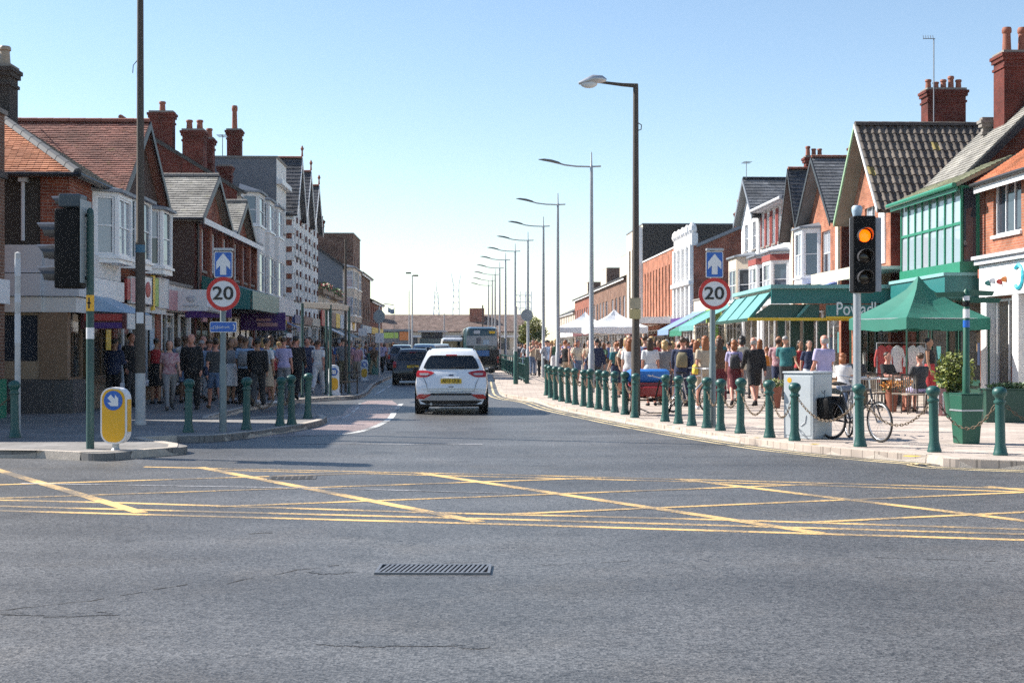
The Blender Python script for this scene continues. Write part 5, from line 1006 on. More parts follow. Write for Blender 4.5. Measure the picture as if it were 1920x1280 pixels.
# --- 20 signs
def speed(px, py, top, lb, extra):
    o = at(px, py); k = o.y / F; t = thing('speed_sign', lb, 'road sign', o, 0, 'twenty mile signs'); zz = lambda y: ZP(y, o.y) - PZ; h = zz(top)
    MB().lathe([(.068, 0), (.065, 1.2), (.055, 1.25), (.05, h), (.01, h + .01)], n=12).build('pole', mat('grey_green_pole', (.17, .21, .22), .5, .2), t, smooth=True)
    cz = zz(551); dx = (2 if extra else 3) * k; y0 = -.085
    MB().prism([(dx + .305 * math.cos(2 * math.pi * q / 48), y0 + .02, cz + .305 * math.sin(2 * math.pi * q / 48)) for q in range(48)], (0, .012, 0)).build('disc', m_swht, t)
    m = MB(); N = 48
    for q in range(N):
        a, b = 2 * math.pi * q / N, 2 * math.pi * (q + 1) / N; pt = lambda r, w, yy: (dx + r * math.cos(w), yy, cz + r * math.sin(w))
        m.hexa([pt(.236, a, y0 + .018), pt(.306, a, y0 + .018), pt(.306, b, y0 + .018), pt(.236, b, y0 + .018), pt(.236, a, y0 + .014), pt(.306, a, y0 + .014), pt(.306, b, y0 + .014), pt(.236, b, y0 + .014)])
    m.build('red_ring', m_sred, t); text_mesh('numerals', '20', .335, m_sblk, t, upright((dx - .005, y0 + .012, cz + .0)), .003, .005, 1.16)
    z0, z1 = zz(521), zz(472); w = .165; P = stadium(dx, z0, z1, 2 * w, r=.03, n=8); MB().prism([(x, y0 + .02, z) for x, z in P], (0, .012, 0)).build('white_edge', m_swht, t); P = stadium(dx, z0 + .015, z1 - .015, 2 * w - .03, r=.025, n=8); MB().prism([(x, y0 + .014, z) for x, z in P], (0, .005, 0)).build('blue_plate', m_sblue, t)
    MB().prism([(dx + (x - dx) * .8, y, z) for x, y, z in arrow((dx, (z0 + z1) / 2 - .015), .53, 0, y0 + .009)], (0, .004, 0)).build('white_arrow', m_swht, t)
    MB().box(dx - .16, dx + .17, -.11, .05, z1 + .012, z1 + .06).build('sign_light', m_galv, t, bevel=.012)
    for z in (cz - .15, cz + .15, (z0 + z1) / 2): MB().box(dx - .12, dx + .12, y0 + .034, -.045, z, z + .04).build('clip', m_galv, t)
    if extra:
        z0, z1 = zz(623), zz(603); P = stadium(dx, z0, z1, .49, r=.03, n=8); MB().prism([(x, y0 + .02, z) for x, z in P], (0, .01, 0)).build('white_edge', m_swht, t); P = stadium(dx, z0 + .012, z1 - .012, .466, r=.025, n=8); MB().prism([(x, y0 + .014, z) for x, z in P], (0, .005, 0)).build('blue_plate', m_sblue, t)
        text_mesh('lettering', 'Seafront', .068, m_swht, t, upright((dx + .0, y0 + .011, (z0 + z1) / 2)), .002); c_ = MB(); zc = (z0 + z1) / 2 - .02
        for q in (-.19, -.125): c_.tube([(dx + q + .02 * math.cos(a), y0 + .011, zc + .02 * math.sin(a)) for a in [2 * math.pi * j / 10 for j in range(10)]], .004, 4, close=True)
        c_.tube([(dx - .19, y0 + .011, zc), (dx - .17, y0 + .011, zc + .04), (dx - .14, y0 + .011, zc + .04), (dx - .125, y0 + .011, zc)], .004, 4); c_.build('cycle_symbol', m_swht, t)
        MB().tube([(dx + .18, y0 + .011, (z0 + z1) / 2 + .05), (dx + .205, y0 + .011, (z0 + z1) / 2 + .02), (dx + .2, y0 + .011, (z0 + z1) / 2 - .045), (dx + .18, y0 + .011, (z0 + z1) / 2 - .05)], .01, 5).build('route_symbol', m_swht, t)
speed(418, 809, 470, 'round twenty sign with blue arrow plate on the shaded build-out', True); speed(1336, 801, 470, 'round twenty sign with blue arrow plate among the sunny bollards', False)
# --- sign backs
D = 80.4; t = thing('round_sign', 'blank grey back of a round sign fixed to a lamp post', 'road sign', (XP(988, D), D, ZP(591, D))); MB().prism([(.34 * math.cos(2 * math.pi * q / 32), -.14, .34 * math.sin(2 * math.pi * q / 32)) for q in range(32)], (0, .02, 0)).build('disc', m_greyb, t); MB().box(-.2, .2, -.12, .02, -.02, .03).build('clip', m_galv, t)
o = at(711, 706); t = thing('sign_post', 'grey sign backs on a post beside the shaded kerb', 'road sign', o); MB().lathe([(.05, 0), (.045, 3.6)], n=10).build('pole', m_galv, t)
MB().prism([(.32 * math.cos(R_(22.5 + 45 * q)), -.08, 3.1 + .36 * math.sin(R_(22.5 + 45 * q))) for q in range(8)], (0, .02, 0)).build('octagon_plate', m_greyb, t); MB().box(-.2, .25, -.08, -.06, 1.75, 2.25).build('plate', m_swht, t); MB().tube([(0, 0, 3.58), (.3, 0, 3.75), (.75, 0, 3.7)], .02, 6).build('bracket', m_galv, t)
o = at(680, 712); t = thing('thin_sign_post', 'thin pole with small white plate in the shaded crowd', 'road sign', o); MB().lathe([(.035, 0), (.03, 2.6)], n=8).build('pole', m_galv, t); MB().box(-.2, .2, -.05, -.035, 2.05, 2.4).build('plate', m_swht, t)
o = at(648, 735); t = thing('slim_pole', 'slim tall dark pole near the white traffic bollard', 'pole', o); MB().lathe([(.045, 0), (.04, 5.2)], n=10).build('shaft', m_dpole, t)
# --- green shelter frame
o = at(567, 745); t = thing('shelter_frame', 'open green steel shelter frame with cream roof beam', 'shelter', o); k = o.y / F
for dx, dy in ((0, 0), (43 * k, 1.2), (24 * k, 2.6), (62 * k, 3.6)): MB().lathe([(.075, 0), (.06, .05), (.045, .09), (.045, 2.85)], (dx, dy, 0), 10).build('post', m_gpole, t, smooth=True)
MB().hexa([(0, -.05, 2.72), (43 * k, 1.15, 2.72), (62 * k, 3.65, 2.72), (24 * k, 2.65, 2.72), (0, -.05, 2.9), (43 * k, 1.15, 2.9), (62 * k, 3.65, 2.9), (24 * k, 2.65, 2.9)]).build('roof', m_cream, t, bevel=.02)
# --- guard railing, sunny side
t = thing('guard_railing', 'green pedestrian guard railing behind the sunny kerb', 'railing', (0, 0, PZ)); a, b = at(988, 719), at(934, 691); n = 16; bars = MB()
for k in range(n + 1):
    p = a.lerp(b, k / n); big = k in (0,); r = .09 if big else .035; MB().box(p.x - r, p.x + r, p.y - r, p.y + r, 0, 1.12 if big else 1.06).build('post', m_bol, t)
    if k < n:
        q = a.lerp(b, (k + 1) / n)
        for z in (1.02, .78, .14): MB().tube([(p.x, p.y, z), (q.x, q.y, z)], .024, 6).build('rail', m_bol, t)
        for j in range(1, 16): c = p.lerp(q, j / 16); bars.tube([(c.x, c.y, .14), (c.x, c.y, .78)], .012, 5)
tag(bars.build('bars', m_bol, t), kind='stuff')
o = at(967, 720); t = thing('steel_post', 'stout grey post with green foot at the end of the railing', 'post', o); MB().lathe([(.1, 0), (.1, 1.2), (.075, 1.25), (.07, 1.35)], n=12).build('green_foot', m_bol, t, smooth=True); MB().lathe([(.07, 1.35), (.06, 3.2)], n=12).build('shaft', m_galv, t, smooth=True)
# low barrier shaded side
o = at(640, 738); t = thing('low_barrier', 'low dark barrier rail across the shaded kerb nose', 'barrier', o)
for x in (0, .5): MB().lathe([(.025, 0), (.025, .72)], (x, x * .4, 0), 8).build('post', m_dpole, t)
MB().tube([(-.1, 0, .7), (.6, .24, .7)], .025, 6).build('rail', m_dpole, t); MB().tube([(0, 0, .4), (.5, .2, .4)], .02, 6).build('rail', m_timber, t)
# --- litter bin/green box shaded side
o = at(701, 702); t = thing('litter_bin', 'rounded green litter bin beside the sign backs', 'litter bin', o); MB().rings([(0, 0, 0, .3, .25), (0, 0, .1, .33, .28), (0, 0, 1.0, .36, .3), (0, 0, 1.15, .33, .28), (0, 0, 1.28, .2, .18)], 16, 3).build('body', mat('bin_green', (.08, .22, .20), .4), t, smooth=True); MB().box(-.22, .22, -.31, -.29, .95, 1.08).build('slot', m_blk, t)
# --- telecom cabinet
c = at(1525, 824); t = thing('utility_cabinet', 'pale grey steel utility cabinet with yellow dot and faint scrawl', 'cabinet', (c.x, c.y + .43, PZ), R_(45)); m_cab = mat('cabinet_grey', (.46, .50, .53), .5, .1, var=.07, scale=6)
MB().box(-.29, .29, -.29, .29, 0, 1.09).build('body', m_cab, t, bevel=.012); MB().box(-.305, .305, -.305, .305, 1.092, 1.125).build('lid', m_cab, t, bevel=.008)
MB().box(-.296, -.291, -.25, .25, .06, 1.05).build('door', m_cab, t, bevel=.003); MB().box(-.25, .25, -.296, -.291, .06, 1.05).build('door', m_cab, t, bevel=.003)
MB().prism([(-.299, .17 + .045 * math.cos(2 * math.pi * q / 16), .98 + .045 * math.sin(2 * math.pi * q / 16)) for q in range(16)], (.003, 0, 0)).build('yellow_dot', m_syel, t); MB().tube([(-.299, .03, .42), (-.299, .02, .26), (-.299, -.06, .22), (-.299, -.14, .28), (-.299, -.16, .40)], .008, 4).build('scrawl', m_greyp, t); MB().tube([(-.05, -.299, .8), (.0, -.299, .76), (.06, -.299, .82), (.04, -.299, .7)], .006, 4).build('scrawl', m_greyr, t)
MB().box(.1, .13, -.305, -.296, .5, .6).build('lock', m_blk, t)
# --- bicycle
m_tyre = mat('tyre_rubber', (.015, .015, .016), .8, var=.1); m_rim = mat('alloy_rim', (.55, .56, .58), .3, .8, var=.05)
def bicycle(lb, loc, rz, steer, mframe, bag=True, lean=0):
    t = thing('bicycle', lb, 'bicycle', loc, rz); t.rotation_euler = (lean, 0, rz); r = .335; wb = 1.04
    def wheel(x, st):
        u = Vector((math.cos(st), math.sin(st), 0)); c = Vector((x, 0, r)); ring = lambda q: [c + u * q * math.cos(a) + Vector((0, 0, q * math.sin(a))) for a in [2 * math.pi * j / 28 for j in range(28)]]
        w = MB().tube(ring(r - .018), .018, 6, close=True).build('tyre', m_tyre, t, smooth='all'); MB().tube(ring(r - .045), .011, 5, close=True).build('rim', m_rim, w, smooth='all'); sp = MB(); sd = Vector((-u.y, u.x, 0))
        for j in range(20): a = 2 * math.pi * j / 20; sp.tube([c + sd * (.025 if j % 2 else -.025), c + u * (r - .05) * math.cos(a) + Vector((0, 0, (r - .05) * math.sin(a)))], .0018, 3)
        sp.tube([c - sd * .05, c + sd * .05], .02, 8).build('spokes', m_rim, w)
    wheel(0, 0); wheel(wb, steer)
    V = dict(bb=(.43, 0, .29), st=(.26, 0, .80), ht=(.86, 0, .86), hb=(.90, 0, .70), ra=(0, 0, r), fa=(wb, 0, r)); f = MB()
    for a, b2, rr in (('bb', 'st', .016), ('st', 'ht', .014), ('bb', 'hb', .018), ('hb', 'ht', .02)): f.tube([V[a], V[b2]], rr, 7)
    for y in (-.06, .06): f.tube([V['bb'], (0, y, r)], .01, 6); f.tube([V['st'], (0, y, r)], .008, 6); f.tube([V['hb'], (.93, y * .8, .62), (wb, y, r)], .012, 6)
    f.build('frame', mframe, t, smooth=True); MB().tube([(.26, 0, .78), (.235, 0, .90)], .012, 6).build('seat_post', m_rim, t)
    MB().tube([(.10, 0, .93), (.2, 0, .935), (.3, 0, .93), (.38, 0, .92)], [.07, .075, .04, .015], 8, flat=.45).build('saddle', m_blk, t, smooth=True)
    ca, sa = math.cos(steer), math.sin(steer); hb = [( -.12, -.28, 1.03), (-.02, -.22, 1.04), (.04, -.06, 1.02), (.04, .06, 1.02), (-.02, .22, 1.04), (-.12, .28, 1.03)]
    MB().tube([(.85 + x * ca - y * sa, x * sa + y * ca, z) for x, y, z in hb], .012, 6).build('handlebar', m_rim, t, smooth=True); MB().tube([V['ht'], (.85, 0, 1.02)], .014, 6).build('stem', m_rim, t)
    c_ = MB().tube([(.43 + .09 * math.cos(a), .05, .29 + .09 * math.sin(a)) for a in [2 * math.pi * j / 16 for j in range(16)]], .006, 4, close=True); c_.tube([(.43, .07, .29), (.5, .07, .15)], .01, 5).tube([(.43, -.07, .29), (.36, -.07, .43)], .01, 5).box(.46, .55, .07, .15, .13, .155).box(.31, .40, -.15, -.07, .42, .445); c_.build('crankset', m_blk, t)
    MB().tube([(.25, -.05, .7), (.0, -.06, .70), (-.16, -.06, .69)], .008, 5).tube([(.25, .05, .7), (.0, .06, .70), (-.16, .06, .69)], .008, 5).tube([(0, -.06, .7), (0, -.07, r)], .007, 5).tube([(0, .06, .7), (0, .07, r)], .007, 5).build('rack', m_blk, t)
    if bag:
        for s_ in (-1, 1): MB().rings([(-.02, s_ * .15, .34, .12, .06), (-.02, s_ * .15, .38, .16, .075), (-.03, s_ * .15, .66, .18, .075), (-.03, s_ * .15, .70, .15, .06)], 12, 4).build('pannier', m_blk, t, smooth=True)
pf = Vector((XP(1650, 22.9), 22.9, PZ)); pr = Vector((XP(1560, 23.75), 23.75, PZ)); d = pf - pr
bicycle('dark bicycle with black panniers parked behind the traffic signal', pr, math.atan2(d.y, d.x), R_(-12), mat('dark_bike_paint', (.03, .03, .035), .3), True, R_(3))
bicycle('second bicycle leaning behind the dark one', Vector((XP(1592, 25.2), 25.2, PZ)), R_(-104), R_(15), mat('grey_bike_paint', (.2, .2, .21), .3), False, R_(-4))
bicycle('silver bicycle standing behind the bollards near the rickshaw', Vector((XP(1262, 33.4), 33.4, PZ)), R_(35), R_(15), m_rim, False, R_(3))
# --- pedal rickshaw
o = at(1217, 777); t = thing('pedal_rickshaw', 'red pedal rickshaw with folded blue hood behind the bollards', 'rickshaw', o, R_(8)); m_rred = mat('rickshaw_red', (.30, .025, .025), .35, var=.1); m_rblu = mat('rickshaw_blue_canvas', (.02, .16, .5), .6, var=.12)
MB().rings([(0, 0, .42, .36, .3), (0, 0, .46, .42, .34), (0, .02, .62, .44, .36), (0, .03, .66, .40, .33)], 18, 4).build('seat_box', m_rred, t, smooth=True); MB().box(-.4, .4, .28, .38, .62, .95).build('backrest', m_rred, t, bevel=.03); MB().box(-.36, .36, -.28, .27, .64, .72).build('cushion', mat('dark_red_vinyl', (.16, .02, .02), .4), t, bevel=.03)
MB().rings([(-.02, .2, .74, .44, .26), (0, .2, .80, .5, .3), (.02, .2, .98, .48, .28), (.03, .2, 1.03, .4, .22)], 20, 4).build('hood', m_rblu, t, smooth=True); MB().prism([(-.08, -.105, .9), (0.0, -.105, .86), (.1, -.105, .92), (.02, -.105, .89)], (0, -.004, 0)).build('bird_emblem', m_swht, t)
for sx in (-.46, .46):
    c = Vector((sx, .1, .33)); ring = lambda q: [c + Vector((0, q * math.cos(a), q * math.sin(a))) for a in [2 * math.pi * j / 26 for j in range(26)]]
    w = MB().tube(ring(.31), .02, 6, close=True).build('wheel', m_tyre, t, smooth='all'); sp = MB().tube(ring(.285), .01, 4, close=True)
    for j in range(16): a = 2 * math.pi * j / 16; sp.tube([c, c + Vector((0, .285 * math.cos(a), .285 * math.sin(a)))], .003, 3)
    sp.build('spokes', m_blk, w)
MB().tube([(-.3, -.1, .42), (0, -.6, .38), (0, -1.0, .8)], .02, 6).tube([(.3, -.1, .42), (0, -.6, .38)], .02, 6).tube([(-.46, .1, .33), (.46, .1, .33)], .02, 6).tube([(-.5, -.35, .25), (-.1, -.45, .06), (.3, -.4, .06), (.55, -.25, .3)], .014, 6).build('frame', m_blk, t, smooth=True); MB().tube([(-.25, -1.0, .92), (0, -1.02, .86), (.25, -1.0, .92)], .015, 6).build('handlebar', m_rim, t)
# --- fingerpost in planter
o = at(1812, 831); t = thing('fingerpost_planter', 'green tapered planter box carrying a stickered fingerpost', 'planter', o, R_(12)); m_pl = mat('planter_green', (.013, .088, .055), .45, var=.12)
MB().hexa([(-.15, -.15, 0), (.15, -.15, 0), (.15, .15, 0), (-.15, .15, 0), (-.195, -.195, .78), (.195, -.195, .78), (.195, .195, .78), (-.195, .195, .78)]).build('box', m_pl, t, bevel=.012); MB().box(-.19, .19, -.19, .19, .52, .545).build('band', m_galv, t); MB().box(-.2, .2, -.2, .2, .785, .80).build('rim', m_pl, t)
MB().lathe([(.06, .8), (.06, 1.2), (.05, 1.24), (.05, 2.42), (.02, 2.46)], n=12).build('post', m_pl, t, smooth=True)
for z, w, m_ in ((1.85, .16, m_sblue), (2.0, .2, m_swht), (2.18, .12, m_blk), (2.28, .1, m_swht)): MB().lathe([(.0525, z), (.0525, z + w * .7)], n=12).build('sticker', m_, t)
for k, (a, z) in enumerate(((R_(178), 2.33), (R_(8), 2.36), (R_(-20), 2.24))): MB().hexa([(.05 * math.cos(a), .05 * math.sin(a) - .01, z)] + [(.5 * math.cos(a), .5 * math.sin(a) - .01, z), (.5 * math.cos(a), .5 * math.sin(a) + .01, z), (.05 * math.cos(a), .05 * math.sin(a) + .01, z)] + [(.05 * math.cos(a), .05 * math.sin(a) - .01, z + .09), (.54 * math.cos(a), .54 * math.sin(a) - .01, z + .07), (.54 * math.cos(a), .54 * math.sin(a) + .01, z + .07), (.05 * math.cos(a), .05 * math.sin(a) + .01, z + .09)]).build('finger', m_pl, t)
# --- planting
def foliage(name, c, rx, ry, rz, n, ls, cols, parent, seed=1, kind=None):
    r = random.Random(seed); m = MB(); mm = cols
    for k in range(n):
        while True:
            p = Vector((r.uniform(-1, 1), r.uniform(-1, 1), r.uniform(-1, 1)))
            if .25 < p.length < 1: break
        p = Vector((p.x * rx, p.y * ry, p.z * rz)) + Vector(c); d = Vector((r.gauss(0, 1), r.gauss(0, 1), r.gauss(.3, 1))).normalized(); s_ = d.orthogonal().normalized(); l = ls * r.uniform(.6, 1.3)
        m.quad(p, p + d * l * .5 + s_ * l * .3, p + d * l, p + d * l * .5 - s_ * l * .3)
    o = m.build(name, mm, parent); return o
def leaf_mat(name, c1, c2):
    if name in MATS: return MATS[name]
    m = tile_mat(name, c1, c2, .55); return m
lf_y = leaf_mat('yellow_green_leaf', (.10, .13, .015), (.22, .24, .03)); lf_g = leaf_mat('mid_green_leaf', (.025, .06, .012), (.06, .12, .025)); lf_o = leaf_mat('orange_petal', (.55, .16, .02), (.65, .3, .03)); lf_r = leaf_mat('red_petal', (.4, .03, .04), (.5, .1, .15))
o = at(1790, 782); t = thing('potted_shrub', 'yellow-green bushy shrub in a tall pot behind the fingerpost', 'plant', o); MB().lathe([(.17, 0), (.24, .5), (.25, .55), (.22, .55)], n=14).build('pot', m_pl, t, smooth=True); foliage('foliage', (0, 0, .98), .42, .4, .45, 900, .11, lf_y, t, 3); foliage('under_leaves', (0, 0, .8), .3, .3, .3, 400, .1, lf_g, t, 4); MB().tube([(0, 0, .5), (.02, 0, .9)], .03, 6).build('stem', m_timber, t)
o = at(1900, 791); t = thing('hedge_trough', 'long dark green trough with clipped planting at the photo edge', 'planter', o); MB().box(-.62, .75, -.2, .25, 0, .66).build('trough', m_dkgreen, t, bevel=.01); MB().box(-.64, .77, -.22, .27, .662, .69).build('rim', m_dkgreen, t); tag(foliage('planting', (.05, 0, .73), .62, .18, .07, 900, .06, lf_g, t, 8), kind='stuff')
for i, (px, py, w, lb, lf) in enumerate(((1672, 772, .16, 'orange flowers in a pot among the cafe tables', lf_o), (1700, 770, .14, 'second pot of orange flowers beside the clothes rail', lf_o), (1452, 765, .2, 'yellow flowers in a tub by the green canopy posts', lf_y))):
    t = thing('flower_pot', lb, 'flower pot', at(px, py)); MB().lathe([(w * .7, 0), (w, .5), (w * 1.05, .54), (w * .9, .54)], n=12).build('pot', m_pot, t, smooth=True); foliage('flowers', (0, 0, .62), w * 1.5, w * 1.5, .14, 200, .07, lf, t, 20 + i); foliage('leaves', (0, 0, .55), w * 1.3, w * 1.3, .1, 120, .08, lf_g, t, 30 + i)
for i, (px, D, z, lb) in enumerate(((600, 92, 5.35, 'row of red and green plants on the low shop ledge'), (632, 100, 5.3, 'further planted trough on the low shop ledge'))):
    t = thing('window_trough', lb, 'planter', (FL(D) + .25, D, z)); MB().box(-.2, .2, -2.6, 2.6, -.35, -.05).build('trough', m_timber, t); foliage('leaves', (0, 0, .1), .3, 2.6, .3, 700, .16, lf_g, t, 40 + i); foliage('flowers', (.05, 0, .12), .3, 2.5, .25, 160, .13, lf_r, t, 50 + i)
# small lime-green street tree beyond the railing
D = 118; t = thing('street_tree', 'small lime green street tree beyond the lamp posts', 'tree', (XP(1000, D), D, PZ)); MB().tube([(0, 0, 0), (.05, 0, 1.2), (0, .1, 2.2)], [.12, .09, .05], 8).build('trunk', m_timber, t)
for a, (x, y, z, r_) in enumerate(((-.5, 0, 2.9, .8), (.5, .2, 2.7, .7), (0, -.2, 3.4, .75), (.1, .3, 2.2, .8), (-.7, .2, 2.2, .5))): foliage('crown', (x, y, z), r_, r_, r_ * .8, 500, .2, lf_y if a % 2 == 0 else lf_g, t, 60 + a)
for a in range(5): MB().tube([(0, .1, 1.8), ((-.5, .5, 0, .2, -.6)[a], 0, (2.9, 2.7, 3.3, 2.4, 2.3)[a])], [.05, .015], 5).build('limb', m_timber, t)
# --- gazebos
def gazebo(lb, c, rz, s_, zp, ze, m, valance=.25, grp=None):
    t = thing('gazebo', lb, 'gazebo', c, rz, grp); h = s_ / 2; n = 6; zp -= PZ; ze -= PZ
    for q in range(4):
        a = math.pi / 2 * q; rot = lambda x, y: (x * math.cos(a) - y * math.sin(a), x * math.sin(a) + y * math.cos(a)); mb = MB(); g = {}
        for i in range(n + 1):
            for j in range(n + 1):
                u = i / n; v = (j / n * 2 - 1) * u; x, y = rot(v * h, -u * h); z = zp + (ze - zp) * (u ** .66) - .10 * math.sin(math.pi * u) * (1 - abs(j / n * 2 - 1)) - .05 * math.sin(math.pi * (j / n)) * u; g[i, j] = (x, y, z)
        for i in range(n):
            for j in range(n): mb.quad(g[i, j], g[i, j+1], g[i+1, j+1], g[i+1, j])
        mb.build('roof_panel', m, t, smooth='all'); vb = MB(); K = 10
        for j in range(K):
            p = [rot((k_ / K * 2 - 1) * h, -h - .004) for k_ in (j, j + 1)]; zz = [ze - .05 * math.sin(math.pi * k_ / K) for k_ in (j, j + 1)]; dp = [valance + rnd.uniform(-.02, .02), valance + rnd.uniform(-.02, .02)]
            vb.quad((p[0][0], p[0][1], zz[0]), (p[1][0], p[1][1], zz[1]), (p[1][0], p[1][1], zz[1] - dp[1]), (p[0][0], p[0][1], zz[0] - dp[0]))
        vb.build('valance', m, t); x, y = rot(h - .03, h - .03); MB().box(x - .02, x + .02, y - .02, y + .02, 0, ze - .01).build('leg', m_galv if valance > .22 and m is not m_gz else m_dkgreen, t)
        x0, y0 = rot(-h + .03, -h + .03); x1, y1 = rot(h - .03, -h + .03); MB().tube([(x0, y0, ze - .02), (x1, y1, ze - .02)], .015, 5).build('truss', m_galv, t)
    return t
m_gz = mat('green_gazebo_canvas', (.017, .15, .11), .75, var=.12, scale=2); m_wz = mat('white_gazebo_canvas', (.84, .84, .85), .75, var=.05)
gazebo('green canvas gazebo with peaked roof over the cafe tables', (XP(1722, 39.5), 39.5, PZ), R_(20), 2.7, ZP(517, 39.5), ZP(597, 39.5), m_gz, .3)
gazebo('white market gazebo nearest the dark lamp post', (XP(1152, 78), 78, PZ), R_(4), 3.2, ZP(580, 78), ZP(613, 78), m_wz, .33, 'white market gazebos'); gazebo('white market gazebo set back behind the nearer one', (XP(1097, 86), 86, PZ), R_(-4), 3.2, ZP(584, 86), ZP(614, 86), m_wz, .3, 'white market gazebos')
# --- shop canopy with lettered board
t = thing('shop_canopy', 'large teal canopy with lettered board projecting over the pavement', 'canopy', (0, 47, 0)); D = 47.0
x0, x1 = XP(1446, D), FR(D) - .05; Z = lambda y: ZP(y, D)
MB().box(x0, x1, -.06, .06, Z(569), Z(542)).build('end_fascia', m_teal, t); MB().prism([(x0 - .62, .3, Z(595)), (XP(1540, D), .3, Z(595)), (XP(1540, D), .3, Z(570)), (x0 + .02, .3, Z(570))], (0, .03, 0)).build('end_glazing', mat('deep_teal_glazing', (.012, .085, .08), .25, var=.2, scale=3), t); MB().box(x0 - .05, x1, -.2, 8.0, Z(541), Z(534)).build('roof_deck', mat('weathered_teal_sheet', (.20, .40, .39), .7, var=.2, scale=2), t)
for k in range(4): y = .08 + k * 2.5; MB().hexa([(x0, y, Z(546)), (x0, y + .1, Z(546)), (x0 - .75, y + .1, Z(597)), (x0 - .75, y, Z(597)), (x0 + .14, y, Z(546)), (x0 + .14, y + .1, Z(546)), (x0 - .62, y + .1, Z(597)), (x0 - .62, y, Z(597))]).build('sloping_rib', m_tealL if k else m_teal, t)
for k in range(3): y = .2 + k * 2.5; MB().quad((x0 + .05, y, Z(547)), (x0 + .05, y + 2.36, Z(547)), (x0 - .7, y + 2.36, Z(596)), (x0 - .7, y, Z(596))).build('canopy_sheet', m_tealL, t)
MB().box(x0 - .76, x1 - 1.6, -.02, .04, Z(601), Z(595.5)).build('yellow_edge', m_yels, t); MB().box(x0 - .78, x0 - .7, .05, 7.9, Z(602), Z(596)).build('gutter', m_dkgreen, t)
for px, w, dy in ((1466, .22, .5), (1492, .3, 1.2), (1517, .34, 2.2), (1543, .26, .2)): x = XP(px, D + dy); MB().box(x - w / 2, x + w / 2, dy, dy + .25, PZ, Z(596)).build('column', m_dkgreen, t, bevel=.02)
for px in (1492, 1545): x = XP(px, D); MB().hexa([(x - .06, .05, Z(600)), (x + .02, .05, Z(600)), (x + .5, .05, Z(571)), (x + .36, .05, Z(571)), (x - .06, .13, Z(600)), (x + .02, .13, Z(600)), (x + .5, .13, Z(571)), (x + .36, .13, Z(571))]).build('bracket', m_tealL, t)
bx0, bx1 = XP(1547, D), x1; sb = MB().box(bx0, bx1, -.2, -.1, Z(593), Z(571.5)).build('sign_board', m_teal, t); MB().box(bx0, bx1, -.215, -.1, Z(597), Z(593.5)).build('sign_edge', m_yels, sb)
text_mesh('lettering', 'Powadl', .62, m_swht, sb, upright(((bx0 + .18 + XP(1648, D)) / 2, -.205, (Z(594) + Z(571)) / 2 + .04)), .006, .004, .74)
MB().box(FR(44) - .95, FR(44) + .15, -6.2, -.3, 3.05, 3.68).build('front_fascia', m_teal, t); MB().box(FR(44) - 1.0, FR(44) + .15, -6.25, -.25, 3.685, 3.78).build('roof_deck', MATS['weathered_teal_sheet'], t)
# --- cafe furniture
m_wick = mat('woven_cane', (.27, .22, .17), .8, var=.3, scale=30)
m_brz = mat('dark_bronze_tube', (.06, .05, .042), .5, .4)
def chair(lb, px, py, rz):
    t = thing('cafe_chair', lb, 'chair', at(px, py), rz, 'cafe chairs'); MB().box(-.21, .21, -.2, .2, .43, .46).build('seat', m_wick, t, bevel=.01)
    for x in (-.19, .19):
        MB().tube([(x, -.18, 0), (x, -.18, .44)], .014, 6).build('leg', m_brz, t); MB().tube([(x, .24, 0), (x, .2, .45), (x, .26, .88)], .014, 6).build('leg', m_brz, t)
    for k in range(7): x = -.15 + k * .05; MB().tube([(x, .205, .48), (x, .25, .86)], .009, 5).build('slat', m_wick, t)
    MB().tube([(-.19, .26, .88), (0, .29, .9), (.19, .26, .88)], .014, 6).build('top_rail', m_brz, t)
for i, (px, py, rz, lb) in enumerate(((1648, 771, 10, 'slatted cafe chair nearest the parked bicycle'), (1668, 769, 200, 'slatted cafe chair facing the street'), (1690, 774, -15, 'slatted cafe chair in front of the flower pots'), (1712, 776, 5, 'slatted cafe chair under the seated woman'), (1738, 773, 30, 'slatted cafe chair beside the striped sack'), (1635, 764, 150, 'slatted cafe chair at the back table'), (1610, 762, 60, 'slatted cafe chair behind the signal pole'))): chair(lb, px, py, R_(rz))
def table(lb, px, py):
    t = thing('cafe_table', lb, 'table', at(px, py), 0, 'cafe tables'); MB().lathe([(.36, .70), (.37, .715), (.36, .735)], n=20).build('top', m_offw, t, smooth=True); MB().lathe([(.03, .02), (.03, .70)], n=8).build('column', m_blk, t); MB().lathe([(.24, 0), (.2, .03), (.03, .05)], n=16).build('base', m_blk, t)
table('round cafe table between the slatted chairs', 1660, 762); table('second round cafe table near the clothes rail', 1706, 766); table('third round cafe table by the signal pole', 1622, 758)
o = at(1765, 779); t = thing('striped_sack', 'pink and white striped sack standing on the paving', 'bag', o); m_pk = mat('pink_stripe', (.5, .25, .25), .8); MB().rings([(0, 0, 0, .16, .13), (0, 0, .1, .18, .15), (0, 0, .5, .15, .12), (0, 0, .68, .1, .05)], 16).build('sack', m_pk, t, smooth=True)
for k in range(5): a = R_(200 + k * 35); MB().tube([(.165 * math.cos(a), .135 * math.sin(a), .05), (.185 * math.cos(a), .155 * math.sin(a), .12), (.155 * math.cos(a), .125 * math.sin(a), .5)], .015, 5).build('white_stripe', m_swht, t)
o = at(1690, 756); t = thing('clothes_rail', 'clothes rail hung with white and red garments', 'clothes rail', o, R_(8)); MB().tube([(-.7, 0, 0), (-.7, 0, 1.65), (.7, 0, 1.65), (.7, 0, 0)], .018, 6).build('rail', m_galv, t)
